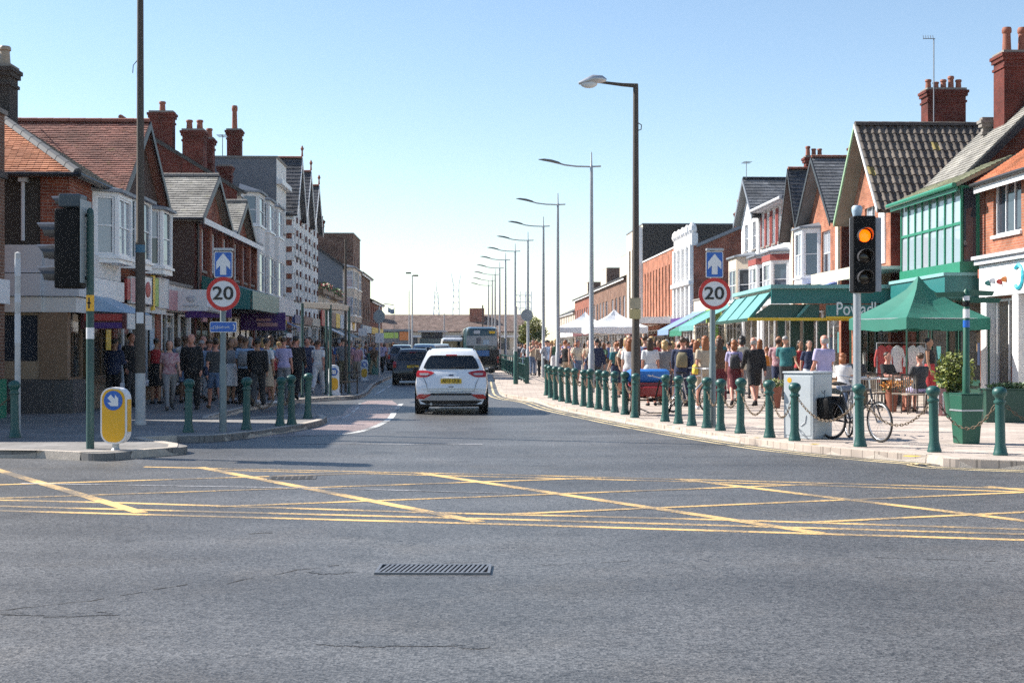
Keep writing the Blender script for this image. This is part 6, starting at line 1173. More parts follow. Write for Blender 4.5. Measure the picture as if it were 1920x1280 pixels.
for k in range(6): x = -.55 + k * .22; y = .03 * (k % 2); MB().rings([(x, y, .5 + rnd.uniform(0, .35), .15, .03), (x, y, 1.1, .12, .04), (x, y, 1.42, .165, .035), (x, y, 1.5, .15, .03), (x, y, 1.58, .03, .012)], 12).tube([(x - .14, y, 1.46), (x - .2, y, 1.2), (x - .19, y, 1.0)], .035, 6).tube([(x + .14, y, 1.46), (x + .2, y, 1.2), (x + .19, y, 1.0)], .035, 6).build('garment', rnd.choice((m_swht, m_offw, m_redp, m_pk, m_swht, m_greyp)), t, smooth=True)
# ================================================================== vehicles
m_cglass = mat('car_glass', (.006, .009, .012), .03, var=0, spec=.6); m_plate = mat('yellow_plate', (.75, .46, .01), .4, var=.05); m_tail = mat('tail_light_red', (.42, .012, .012), .15, var=.1, coat=.8); m_clear = mat('clear_light', (.5, .42, .42), .12, .2, var=.1); m_trim = mat('black_trim', (.014, .014, .015), .6, var=.15); m_silver = mat('silver_trim', (.42, .44, .47), .35, .4, var=.06)
def lerp_tab(tab, x):
    if x <= tab[0][0]: return tab[0][1]
    for (a, b), (c, d) in zip(tab, tab[1:]):
        if x <= c: return b + (d - b) * (x - a) / (c - a)
    return tab[-1][1]
def car(name, lb, cat, loc, rz, paint, plate, s=(1, 1, 1), kind='suv', detail=True):
    t = thing(name, lb, cat, loc, rz); sx, sy, sz = s
    prof = [(0, .66), (.03, .74), (.06, .92), (.12, 1.06), (.30, 1.30), (.48, 1.53), (.58, 1.63), (1.2, 1.68), (2.2, 1.66), (2.7, 1.52), (3.4, 1.10), (3.6, 1.04), (4.2, .96), (4.45, .78), (4.52, .55)]
    wz = [(.25, .80), (.45, .885), (.62, .915), (.82, .92), (1.0, .885), (1.15, .83), (1.45, .69), (1.62, .60), (1.7, .56)]
    plan = [(0, .95), (.15, .975), (.6, 1), (3.4, 1), (4.1, .94), (4.52, .74)]
    inv = [(.2, .07), (.34, .02), (.5, -.01), (.66, 0), (.74, .03), (.92, .06), (1.06, .12), (1.30, .30), (1.53, .48), (1.63, .58)]
    bend = lambda x, y: .12 * (x / .9) ** 2 * max(0, 1 - y / .9)
    fb = lambda x, z, off: Vector((x * sx, (lerp_tab(inv, z) + bend(x, 0) - off) * sy, z * sz))
    vs = []; fs = []; K = 0; ys = [-.0] + [p[0] for p in prof[1:]]
    for y in ys:
        T = lerp_tab(prof, y); zs = [.27, .36, .5, .66, .82, .96, 1.06, 1.2, 1.36, 1.5, 1.6]; P = []
        for i, z in enumerate(zs): z2 = min(z, T - .035 + .003 * i); P.append((lerp_tab(wz, z2) * lerp_tab(plan, y), z2))
        w = P[-1][0]; P += [(w * .93, T - .008), (w * .8, T + .004), (w * .4, T + .014), (0, T + .018)]; ring = [(0, .25)] + P; full = ring + [(-x, z) for x, z in reversed(ring[1:-1])]; K = len(full)
        for x, z in full: vs.append((x * sx, (y + bend(x, y)) * sy, z * sz))
    n = len(ys)
    for j in range(n - 1):
        for i in range(K): fs.append((j * K + i, j * K + (i + 1) % K, (j + 1) * K + (i + 1) % K, (j + 1) * K + i))
    fs.append(tuple(range(K - 1, -1, -1))); fs.append(tuple(range((n - 1) * K, n * K))); MB().add(vs, [tuple(reversed(f)) for f in fs]).build('body', paint, t, smooth=True)
    def patch(name, rows, m, off=.012, par=None, nx=8):
        mb = MB(); g = [[fb(xl + (xr - xl) * k / nx, z, off) for k in range(nx + 1)] for z, xl, xr in rows]
        for a, b in zip(g, g[1:]):
            for k in range(nx): mb.quad(a[k], a[k+1], b[k+1], b[k])
        return mb.build(name, m, par or t, smooth='all')
    patch('rear_window', [(1.165, -.66, .66), (1.19, -.70, .70), (1.3, -.66, .66), (1.42, -.60, .60), (1.495, -.54, .54), (1.505, -.5, .5)], m_cglass, .04)
    if detail:
        patch('spoiler', [(1.51, -.56, .56), (1.56, -.57, .57), (1.62, -.52, .52)], paint, .075); patch('brake_light', [(1.505, -.14, .14), (1.53, -.14, .14)], m_tail, .082)
        MB().tube([fb(.0, 1.19, .05), fb(.16, 1.2, .052), fb(.34, 1.21, .052)], .009, 5).build('wiper', m_trim, t)
    for sg in (-1, 1):
        S = (lambda r: [(z, *sorted((sg * a, sg * b))) for z, a, b in r])
        if kind == 'suv':
            L = patch('tail_light', S([(.955, .62, .86), (.985, .54, .875), (1.04, .45, .875), (1.075, .42, .865), (1.10, .50, .85), (1.125, .66, .83)]), m_tail, .02); patch('clear_section', S([(1.005, .60, .78), (1.035, .54, .80), (1.06, .58, .79)]), m_clear, .027, L)
        else: L = patch('tail_light', S([(.80, .74, .87), (.95, .73, .885), (1.1, .74, .86)]), m_tail, .02)
        patch('reflector', S([(.40, .62, .86), (.45, .56, .87), (.52, .5, .80)]), m_tail if kind == 'suv' else m_trim, .015)
        for y in (.72, 3.45):
            w = MB(); c = Vector((sg * .80 * sx, y * sy, .335)); prf = [(.20, -.11), (.30, -.112), (.335, -.095), (.338, 0), (.335, .095), (.30, .112), (.20, .11)]; N = 24; V = []; Fc = []
            for r, q in prf:
                for k in range(N): a = 2 * math.pi * k / N; V.append(c + Vector((q, r * math.cos(a), r * math.sin(a))))
            for j in range(len(prf) - 1):
                for k in range(N): Fc.append((j * N + k, (j + 1) * N + k, (j + 1) * N + (k + 1) % N, j * N + (k + 1) % N))
            tw = w.add(V, Fc).build('wheel', m_tyre, t, smooth=True); rm = MB().disc(c + Vector((sg * .10, 0, 0)), .20, (0, 1, 0), (0, 0, 1), 20)
            for k in range(5): a = 2 * math.pi * k / 5; rm.tube([c + Vector((sg * .105, 0, 0)), c + Vector((sg * .11, .19 * math.cos(a), .19 * math.sin(a)))], .022, 5)
            rm.build('rim', m_rim, tw)
            MB().disc((sg * .918 * sx, y * sy, .36), .40, (0, 1, 0), (0, 0, 1), 24).build('wheel_arch', m_trim, t)
        if detail:
            MB().rings([(sg * 1.0 * sx, 2.95, 1.0 * sz, .03, .05), (sg * 1.02 * sx, 2.95, 1.03 * sz, .09, .07), (sg * 1.02 * sx, 2.95, 1.14 * sz, .09, .07), (sg * 1.0 * sx, 2.95, 1.17 * sz, .05, .04)], 10, 3).build('mirror', m_trim, t, smooth=True); MB().tube([(sg * .56 * sx, .8 * sy, 1.66 * sz), (sg * .57 * sx, 1.6 * sy, 1.725 * sz), (sg * .55 * sx, 2.3 * sy, 1.68 * sz)], .018, 6).build('roof_rail', m_trim if kind == 'suv' else m_silver, t)
        mb = MB()
        for y0, y1, z0, z1, z2, z3 in ((.75, 1.55, 1.13, 1.16, 1.50, 1.56), (1.6, 2.35, 1.12, 1.12, 1.56, 1.55)):
            q = lambda y, z: (sg * (lerp_tab(wz, z) + .012) * sx, y * sy, z * sz); mb.quad(q(y0, z0), q(y1, z1), q(y1, z3), q(y0 + (.2 if y0 < 1 else 0), z2))
        mb.build('side_windows', m_cglass, t)
    pl = patch('number_plate', [(.80, -.26, .26), (.915, -.26, .26)], m_plate, .028, nx=2)
    if plate: c = fb(0, .858, .04); text_mesh('plate_lettering', plate, .125 * sz, m_sblk, pl, upright(c), .002, .0, .82)
    if kind == 'suv':
        patch('badge', [(.985, -.05, .05), (1.0, -.065, .065), (1.02, -.05, .05)], mat('badge_blue', (.06, .08, .14), .25, .3), .022, nx=4); patch('script', [(.705, -.06, .06), (.725, -.06, .06)], m_trim, .02, nx=2)
        patch('bumper_slot', [(.495, -.55, .55), (.55, -.5, .5)], m_trim, .014); patch('diffuser', [(.365, -.68, .68), (.41, -.66, .66), (.49, -.52, .52)], m_silver, .02)
    else: patch('bumper', [(.36, -.84, .84), (.56, -.86, .86)], m_trim, .014)
    if detail:
        for sg in (-1, 1): MB().tube([fb(sg * .72, 1.16, .012), fb(sg * .70, .96, .012), fb(sg * .62, .78, .012), fb(sg * .58, .60, .012), fb(0, .585, .012)], .005, 4).build('panel_gap', m_trim, t)
    patch('lower_valance', [(.20, -.80, .80), (.30, -.84, .84), (.362, -.85, .85)], m_trim, .016); MB().cyl((-.5 * sx, .0, .26), (-.5 * sx, .3, .26), .03, n=10).build('exhaust', m_silver, t)
    for z in (.9,): MB().tube([fb(-.2, .935, .02), fb(.2, .935, .02)], .012, 5).build('grip', m_trim if kind != 'suv' else paint, t)
    MB().cyl((0, .9 * sy, 1.68 * sz), (0, 1.05 * sy, 1.80 * sz), .006, n=4).build('roof_aerial', m_trim, t)
    return t
paint = lambda n, c, r=.25: mat(n, c, r, .0, var=.03, coat=1.0)
car('white_car', 'white SUV with red tail lights seen from behind on the road', 'car', (-1.48, 34.55, 0), R_(1), paint('white_car_paint', (.82, .84, .88)), 'AF15 OUE', (.975, 1, .955))
car('dark_car', 'dark estate car with yellow plate ahead of the white SUV', 'car', (XP(774, 61.5), 61.5, 0), R_(3), paint('dark_car_paint', (.018, .02, .024)), 'SK03', (.98, 1, .93), 'estate')
car('blue_car', 'pale blue car further up the queue', 'car', (XP(795, 84), 84, 0), R_(3), paint('pale_blue_car_paint', (.22, .33, .46)), '', (1, 1, 1.08), 'estate', False)
car('navy_car', 'dark blue car by the shaded kerb beyond the estate car', 'car', (XP(752, 92), 92, 0), R_(2), paint('navy_car_paint', (.03, .05, .09)), '', (.98, 1, 1.06), 'estate', False)
car('silver_car', 'silver car half hidden behind the queue', 'car', (XP(826, 101), 101, 0), R_(3), paint('silver_car_paint', (.4, .42, .45)), '', (1, 1, 1.1), 'estate', False)
# --- van with chevrons
D = 110; t = thing('chevron_van', 'white van with red chevrons at its back', 'van', (XP(848, D), D, 0), R_(3)); MB().rings([(0, 2.4, .3, .95, 2.4), (0, 2.4, .5, .98, 2.42), (0, 2.4, 1.6, .97, 2.4), (0, 2.3, 2.25, .86, 2.25), (0, 2.3, 2.35, .7, 2.0)], 28, 7).build('body', paint('van_white', (.6, .62, .64)), t, smooth=True)
for k in range(6): x = -.9 + k * .3; MB().prism([(x, -.05, .6), (x + .15, -.05, .6), (x + .45 if x < .5 else .95, -.05, 1.5), (x + .3, -.05, 1.5)], (0, .03, 0)).build('chevron', m_sred, t)
MB().box(-.75, .75, -.06, -.02, 1.62, 2.1).build('rear_window', m_cglass, t)
for x in (-.8, .8): MB().lathe([(.33, -.1), (.34, 0), (.33, .1)], (0, 0, 0), 16).build('wheel', m_tyre, t).matrix_local = Matrix.Translation((x, .8, .34)) @ Matrix.Rotation(R_(90), 4, 'Y')
# --- bus
D = 93.0; t = thing('bus', 'single-deck teal bus with poster in its back window', 'bus', (XP(903, D), D, 0), R_(3)); m_bus = paint('bus_teal', (.012, .045, .055), .35); w = 1.22
MB().rings([(0, 5, .3, w, 5.0), (0, 5, .6, w + .02, 5.02), (0, 5, 1.4, w + .02, 5.02), (0, 5, 2.6, w, 5.0), (0, 5, 2.85, w - .1, 4.92), (0, 5, 2.95, w - .35, 4.6)], 40, 8).build('body', m_bus, t, smooth=True)
MB().box(-1.0, 1.0, -.06, -.015, 1.72, 2.36).build('rear_window', mat('window_poster', (.30, .33, .36), .3, var=.3, scale=5), t); MB().box(-.35, -.05, -.075, -.065, 1.85, 2.25).build('poster_figure', m_greyr, t); MB().box(.1, .5, -.075, -.065, 1.8, 2.1).build('poster_figure', m_blur, t)
MB().box(.5, .88, -.07, -.015, 2.52, 2.68).build('route_number', m_plate, t); MB().box(-.5, -.1, -.07, -.015, 2.5, 2.72).build('route_panel', m_greyp, t); MB().box(-1.15, 1.15, -.06, -.02, .45, 1.45).build('engine_cover', m_trim, t); MB().box(-.8, .5, -.085, -.065, 1.05, 1.42).build('advert', mat('bus_blue_panel', (.04, .14, .36), .4), t)
for k in range(6): MB().box(-.9, .9, -.08, -.062, .55 + k * .08, .59 + k * .08).build('vent_slat', m_blk, t)
for x in (-1.08, 1.0):
    for z in (.6, .85): MB().box(x, x + .12, -.075, -.062, z, z + .18).build('tail_light', m_tail, t)
for x in (-1.05, 1.05): MB().lathe([(.42, -.14), (.46, 0), (.42, .14)], (0, 0, 0), 18).build('wheel', m_tyre, t).matrix_local = Matrix.Translation((x, 2.6, .46)) @ Matrix.Rotation(R_(90), 4, 'Y')
for x in (-w - .03, w + .03):
    for k in range(6): MB().box(min(x, x * .99), max(x, x * .99), .8 + k * 1.5, 2.1 + k * 1.5, 1.5, 2.4).build('side_window', m_cglass, t)
# --- distant double lamp, flag
D = 190; t = thing('double_lamp', 'tall twin-headed lamp far down the street', 'street lamp', (XP(773, D), D, 0)); MB().lathe([(.12, 0), (.07, ZP(516, D))], n=10).build('pole', m_lamp, t)
for s_ in (-.5, .45): MB().box(s_ - .35, s_ + .35, -.15, .15, ZP(516, D) - .05 + (.25 if s_ < 0 else -.1), ZP(516, D) + .15 + (.25 if s_ < 0 else -.1)).build('lamp_head', m_dpole, t)
D = 185; t = thing('thin_mast', 'thin mast beside the twin-headed lamp', 'pole', (XP(767, D), D, 0)); MB().lathe([(.07, 0), (.05, ZP(545, D))], n=8).build('shaft', m_lamp, t)
D = 150; t = thing('flag', 'small pale blue flag on a pole at the end of the shaded side', 'flag', (XP(739, D), D, PZ)); MB().lathe([(.04, 0), (.03, ZP(578, D))], n=6).build('pole', m_lamp, t); mb = MB()
for k in range(6): mb.quad(*[(-.65 * q / 6, .08 * math.sin(q), ZP(580, D) - z - .1 * math.sin(q * .8)) for q, z in ((k, 0), (k + 1, 0), (k + 1, .5), (k, .5))])
mb.build('cloth', m_blur, t, smooth='all')
for i, (px, D, top, lb) in enumerate(((833, 170, 588, 'plain grey pole before the end hall'), (905, 150, 572, 'short dark pole behind the bus'))): t = thing('distant_pole', lb, 'pole', (XP(px, D), D, 0)); MB().lathe([(.09, 0), (.07, ZP(top, D))], n=8).build('shaft', m_dpole if i else m_lamp, t)
D = 160; t = thing('grey_kiosk', 'grey booth with dark windows and flat cap down the road', 'kiosk', (XP(810, D), D, 0)); MB().box(-1.4, 1.4, 0, 2.6, 0, 2.6).build('wall', mat('booth_green', (.16, .2, .19), .6), t); MB().box(-1.2, 1.2, -.03, 2.7, 2.602, 3.3).build('glazing', g_dark, t); MB().box(-1.6, 1.6, -.3, 2.9, 3.302, 3.5).build('roof', m_offw, t)
# ================================================================== people
def limb(mb, pts, rad, n=10): mb.tube([Vector(p) for p in pts], rad, n)
def skeleton(p, fem):
    s = {}; th, sh = .43, .43; hip = Vector((0, 0, .92))
    for sd, sg in (('l', -1), ('r', 1)):
        h = hip + Vector((sg * .088, 0, -.02)); a = R_(p[sd + 't']); k = R_(p[sd + 'k']); kn = h + Vector((sg * .01, -math.sin(a), -math.cos(a))) * th; an = kn + Vector((sg * .005, -math.sin(a - k), -math.cos(a - k))) * sh
        f = R_(p.get(sd + 'f', 0)); s[sd + 'hip'], s[sd + 'knee'], s[sd + 'ank'] = h, kn, an; s[sd + 'toe'] = an + Vector((sg * .03, -math.cos(f) * .17, -.055 + math.sin(f) * .15)); s[sd + 'heel'] = an + Vector((0, .05, -.06 - math.sin(f) * .02))
        q = Vector((sg * (.165 if fem else .19), .01, 1.40)); a = R_(p[sd + 'a']); e = R_(p[sd + 'e']); o = sg * p.get(sd + 'o', .13); inn = p.get(sd + 'i', 0) * -sg
        el = q + Vector((o, -math.sin(a), -math.cos(a))).normalized() * .285; wr = el + Vector((o * .3 + inn, -math.sin(a + e), -math.cos(a + e))).normalized() * .25; s[sd + 'sh'], s[sd + 'el'], s[sd + 'wr'] = q, el, wr
    s['low'] = min(s['ltoe'].z, s['rtoe'].z, s['lheel'].z, s['rheel'].z) - .025
    return s
def torso_rings(fem, o=0.0, lo=.86, hi=1.46):
    R = [(0, 0, .84, .13, .10), (0, .005, .90, .165 if not fem else .175, .115), (0, .005, .97, .165 if not fem else .172, .115), (0, 0, 1.08, .150 if not fem else .130, .100), (0, -.01, 1.20, .165 if not fem else .148, .112 if not fem else .12), (0, 0, 1.32, .178 if not fem else .155, .112), (0, .01, 1.40, .165 if not fem else .145, .088), (0, .012, 1.45, .085, .066), (0, .01, 1.50, .055, .055)]
    return [(x, y, z, a + o, b + o) for x, y, z, a, b in R if lo - .001 <= z <= hi + .001]
def head(mb):
    mb.rings([(0, .005, 1.46, .052, .052), (0, -.002, 1.53, .050, .055), (0, -.022, 1.545, .048, .066), (0, -.018, 1.575, .062, .083), (0, -.008, 1.62, .072, .096), (0, 0, 1.67, .077, .102), (0, .004, 1.71, .071, .095), (0, .006, 1.74, .052, .07), (0, .006, 1.757, .02, .03)], 16, 2.1)
    mb.tube([(0, -.096, 1.655), (0, -.116, 1.622), (0, -.098, 1.612)], [.008, .014, .011], 6)
    for sg in (-1, 1): mb.ell((sg * .078, .012, 1.635), .014, .022, .032, 8, 6)
def hand(mb, wr, el, sg):
    d = (wr - el).normalized(); side = Vector((0, -1, 0)); side = (side - d * side.dot(d)).normalized(); nrm = d.cross(side)
    P = lambda a, b, c=0: wr + d * a + side * b + nrm * c * sg
    mb.tube([P(-.02, 0), P(.03, 0), P(.085, .0)], [.026, .034, .030], 8, flat=.55)
    for k, (b, L) in enumerate(((.03, .070), (.010, .080), (-.010, .074), (-.028, .058))): mb.tube([P(.075, b), P(.075 + L * .55, b * 1.1, .008), P(.075 + L * .95, b * 1.1, .028)], [.0105, .0095, .008], 6)
    mb.tube([P(.02, .026), P(.052, .055, .012), P(.088, .058, .024)], [.013, .0115, .009], 6)
def body_mesh(p, fem):
    s = skeleton(p, fem); mb = MB(); mb.rings(torso_rings(fem, 0, .84, 1.5), 16); head(mb); m = .9 if fem else 1
    for sd, sg in (('l', -1), ('r', 1)):
        q, e, w = s[sd + 'sh'], s[sd + 'el'], s[sd + 'wr']; limb(mb, [Vector((sg * .10, .01, 1.39)), q, q.lerp(e, .35), e, e.lerp(w, .35), w], [.06 * m, .062 * m, .052 * m, .042 * m, .043 * m, .028 * m])
        hand(mb, w, e, sg); h, k, a = s[sd + 'hip'], s[sd + 'knee'], s[sd + 'ank']; limb(mb, [h + Vector((0, 0, .06)), h, h.lerp(k, .45), k, k.lerp(a, .3), k.lerp(a, .75), a], [.09, .098, .082, .058, .060, .042, .037])
        limb(mb, [s[sd + 'heel'] + Vector((0, 0, .01)), a + Vector((0, -.02, -.04)), s[sd + 'toe'].lerp(a, .35) + Vector((0, 0, -.02)), s[sd + 'toe']], [.034, .042, .038, .026])
    return mb, s
def garment(kind, p, fem):
    s = skeleton(p, fem); mb = MB(); m = .9 if fem else 1; o = .016
    if kind in ('tee', 'long', 'vest'):
        mb.rings(torso_rings(fem, o, .90, 1.45) if kind != 'long' else [(0, 0, .82, .175, .13)] + torso_rings(fem, .026, .90, 1.45), 18)
        for sd, sg in (('l', -1), ('r', 1)):
            q, e, w = s[sd + 'sh'], s[sd + 'el'], s[sd + 'wr']
            if kind == 'tee': limb(mb, [Vector((sg * .10, .01, 1.39)), q, q.lerp(e, .4), q.lerp(e, .78)], [.072 * m, .076 * m, .072 * m, .072 * m])
            elif kind == 'long': limb(mb, [Vector((sg * .10, .01, 1.39)), q, q.lerp(e, .4), e, e.lerp(w, .5), e.lerp(w, .97)], [.076 * m, .080 * m, .070 * m, .060 * m, .054 * m, .046 * m])
            else: limb(mb, [Vector((sg * .08, .01, 1.39)), q.lerp(Vector((0, 0, 1.4)), .25)], [.062 * m, .060 * m])
    elif kind in ('trousers', 'shorts', 'leggings'):
        g = 0 if kind == 'leggings' else .012; mb.rings([(0, 0, .84, .15, .115)] + torso_rings(fem, .010 + g * .4, .90, 1.0), 16)
        for sd in 'lr':
            h, k, a = s[sd + 'hip'], s[sd + 'knee'], s[sd + 'ank']
            if kind == 'shorts': limb(mb, [h + Vector((0, 0, .06)), h, h.lerp(k, .5), h.lerp(k, .9)], [.10, .112, .100, .092])
            else: limb(mb, [h + Vector((0, 0, .06)), h, h.lerp(k, .45), k, k.lerp(a, .4), a + Vector((0, 0, .0))], [.10, .108 + g * .3, .088 + g, .066 + g, .060 + g * 1.4, .046 + g * 2])
    elif kind in ('skirt', 'dress'):
        kz = (s['lknee'] + s['rknee']) / 2; dz = max(abs(s['lknee'].y - kz.y), .03); mb.rings([(0, kz.y * .9, .44 if kind == 'skirt' else .50, .20, .13 + dz * .8), (0, kz.y * .5, .66, .19, .135 + dz * .4), (0, 0, .86, .19, .135)] + torso_rings(fem, .02, .90, 1.08), 20)
    elif kind == 'shoes':
        for sd in 'lr':
            a, t, h = s[sd + 'ank'], s[sd + 'toe'], s[sd + 'heel']; limb(mb, [h + Vector((0, .012, .01)), a + Vector((0, -.015, -.035)), t.lerp(a, .4) + Vector((0, 0, -.018)), t + Vector((0, -.02, 0))], [.04, .05, .046, .032])
    return mb
POSE = dict(walk=dict(lt=24, lk=6, lf=12, rt=-18, rk=24, rf=-30, la=-20, le=14, ra=22, re=26), walk2=dict(lt=-15, lk=30, lf=-28, rt=20, rk=4, rf=10, la=18, le=30, ra=-16, re=12), stand=dict(lt=1, lk=2, rt=-1, rk=1, la=3, le=14, ra=-2, re=16), bent=dict(lt=4, lk=8, rt=-3, rk=2, la=14, le=88, ra=4, re=30, li=.35), sit=dict(lt=84, lk=86, rt=80, rk=78, la=30, le=60, ra=24, re=66, li=.2, ri=.2), phone=dict(lt=2, lk=3, rt=-2, rk=4, la=30, le=95, ra=28, re=100, li=.45, ri=.45), pocket=dict(lt=10, lk=12, lf=4, rt=-6, rk=4, la=-8, le=35, ra=-6, re=42, li=.25, ri=.25, lo=.38, ro=.38), carry=dict(lt=14, lk=6, lf=5, rt=-10, rk=14, rf=-18, la=2, le=8, ra=16, re=100, ri=.3))
RAW = {}; MESH = {}; SK = {}
def need(key):
    if key in RAW: return
    pose, fem, kind = key
    if kind == 'body': mb, s = body_mesh(POSE[pose], fem); RAW[key] = (mb, .0135)
    else: RAW[key] = (garment(kind, POSE[pose], fem), .019 if kind != 'shoes' else .014)
    if (pose, fem) not in SK: SK[pose, fem] = skeleton(POSE[pose], fem)
# hair, hats, bags: simple shared meshes in head space
def hair_mesh(style):
    mb = MB()
    if style == 'short': mb.ell((0, .022, 1.685), .084, .098, .088, 16, 10)
    elif style == 'long': mb.ell((0, .022, 1.685), .088, .102, .090, 16, 10); mb.rings([(0, .07, 1.36, .05, .02), (0, .075, 1.42, .085, .035), (0, .06, 1.52, .088, .05), (0, .045, 1.64, .09, .075), (0, .03, 1.7, .06, .06)], 14)
    elif style == 'bob': mb.ell((0, .022, 1.68), .092, .104, .092, 16, 10); mb.rings([(0, .05, 1.50, .07, .05), (0, .045, 1.54, .088, .065), (0, .035, 1.66, .092, .085)], 14)
    elif style == 'bun': mb.ell((0, .022, 1.685), .084, .098, .088, 16, 10); mb.ell((0, .115, 1.72), .042, .042, .042, 10, 8)
    elif style == 'fringe': mb.rings([(0, .04, 1.57, .06, .05), (0, .032, 1.6, .08, .075), (0, .03, 1.66, .083, .08), (0, .03, 1.675, .078, .076)], 16)
    elif style == 'cap': mb.rings([(0, .01, 1.665, .088, .108), (0, .012, 1.72, .084, .10), (0, .014, 1.765, .05, .06), (0, .014, 1.775, .01, .01)], 16); mb.rings([(0, -.12, 1.672, .06, .06), (0, -.12, 1.684, .06, .06)], 12)
    return mb.mesh('hair_' + style, 'all')
HAIR = {}
HC = dict(black=(.012, .010, .009), brown=(.055, .028, .014), dark_brown=(.03, .016, .009), blonde=(.42, .27, .11), grey=(.30, .29, .28), white=(.5, .49, .47), ginger=(.26, .085, .025))
CC = {'black': (.012, .012, .014), 'charcoal': (.04, .042, .046), 'navy': (.018, .028, .07), 'white': (.62, .62, .63), 'grey': (.22, .22, .23), 'pale blue': (.28, .40, .58), 'blue': (.05, .13, .36), 'denim blue': (.09, .14, .24), 'beige': (.42, .34, .25), 'pink': (.52, .27, .30), 'red': (.36, .03, .035), 'maroon': (.12, .02, .028), 'green': (.05, .12, .07), 'teal': (.03, .16, .17), 'lilac': (.40, .36, .55), 'orange': (.60, .22, .03), 'yellow': (.62, .45, .06), 'brown': (.12, .07, .04), 'cream': (.55, .50, .40), 'khaki': (.20, .17, .10)}
SKIN = [mat('skin_fair', (.52, .29, .21), .55, var=.06, scale=20), mat('skin_ruddy', (.50, .23, .165), .55, var=.06, scale=20), mat('skin_tan', (.34, .18, .11), .55, var=.06, scale=20), mat('skin_brown', (.14, .07, .04), .55, var=.06, scale=20)]
def pattern_cloth(c):
    key = 'cloth_' + c
    if key in MATS: return MATS[key]
    a, b2 = {'striped': ((.6, .6, .6), (.03, .04, .1)), 'floral': ((.55, .42, .42), (.3, .08, .12)), 'checked': ((.25, .3, .4), (.5, .5, .5))}[c]
    m, n, l, bs = new_mat(key); bs.inputs['Roughness'].default_value = .85; tc = n.new('ShaderNodeTexCoord')
    if c == 'striped': tx = n.new('ShaderNodeTexWave'); tx.bands_direction = 'Z'; tx.inputs['Scale'].default_value = 7
    elif c == 'checked': tx = n.new('ShaderNodeTexChecker'); tx.inputs['Scale'].default_value = 22
    else: tx = n.new('ShaderNodeTexVoronoi'); tx.inputs['Scale'].default_value = 16
    l.new(tc.outputs['Object'], tx.inputs[0]); mx = n.new('ShaderNodeMix'); mx.data_type = 'RGBA'; mx.inputs[6].default_value = rgba(a); mx.inputs[7].default_value = rgba(b2); l.new(tx.outputs['Fac' if c != 'floral' else 'Distance'], mx.inputs[0]); l.new(mx.outputs[2], bs.inputs['Base Color']); return m
cl = lambda c: pattern_cloth(c) if c in ('striped', 'floral', 'checked') else mat('cloth_' + c.replace(' ', '_'), CC[c], .85, var=.16, scale=14, bump=.15, bscale=35)
hr = lambda c: mat('hair_colour_' + c, HC[c], .55, var=.25, scale=40)
PEOPLE = []; LBLS = set(); bagM = {}
def bag_mesh(kind):
    if kind in bagM: return bagM[kind]
    mb = MB()
    if kind == 'backpack': mb.rings([(0, .165, 1.0, .12, .06), (0, .175, 1.05, .14, .085), (0, .17, 1.28, .13, .08), (0, .15, 1.38, .08, .05)], 14, 3); [mb.tube([(sx * .09, .12, 1.36), (sx * .1, .02, 1.475), (sx * .105, -.12, 1.36), (sx * .11, -.11, 1.15)], .014, 5) for sx in (-1, 1)]
    elif kind == 'shoulder bag': mb.rings([(.23, .02, .84, .05, .12), (.235, .02, .88, .065, .14), (.235, .02, 1.04, .055, .13), (.23, .02, 1.08, .03, .1)], 12, 3); mb.tube([(.23, .1, 1.06), (.19, .06, 1.3), (.12, .03, 1.47), (.17, -.04, 1.3), (.23, -.06, 1.06)], .01, 5)
    bagM[kind] = mb.mesh(kind.replace(' ', '_'), 'all'); return bagM[kind]
def person(px, D, face, pose, fem, top, bottom, hair, skin=0, scale=1.0, bag=None, shoes='black', where='', label=None, z=None, face_on=False):
    """top/bottom = (garment, colour); hair = (style, colour)"""
    if label is None:
        who = {'tee': 'T-shirt', 'long': 'jacket', 'vest': 'vest'}[top[0]]; act = {'walk': 'walking', 'walk2': 'striding', 'stand': 'standing', 'bent': 'standing with arm raised', 'sit': 'seated', 'carry': 'carrying something'}.get(pose)
        hd = {'short': '%s-haired', 'long': 'long %s-haired', 'bob': '%s bob-haired', 'bun': '%s bun-haired', 'fringe': 'balding %s-haired', 'cap': '%s-capped'}[hair[0]] % {'dark_brown': 'dark'}.get(hair[1], hair[1])
        W_ = lambda c: {"pale blue": "sky-blue", "denim blue": "denim"}.get(c, c); label = f"{hd} person in {W_(top[1])} {who} and {W_(bottom[1])} {bottom[0]} {where}".strip()
        if bag: label = f"{hd} person, {W_(top[1])} {who}, {W_(bottom[1])} {bottom[0]}, {bag[1]} {bag[0].replace('shoulder bag', 'handbag')}, {where}".strip()
    if label in LBLS: return False
    LBLS.add(label)
    ks = [(pose, fem, 'body'), (pose, fem, top[0]), (pose, fem, bottom[0]), (pose, fem, 'shoes')]
    for k in ks: need(k)
    PEOPLE.append((px, D, face, pose, fem, top, bottom, hair, skin, scale, bag, shoes, label, z, face_on)); return True
AWAY, TO = 180, 0
S_ = 'on the shaded pavement'
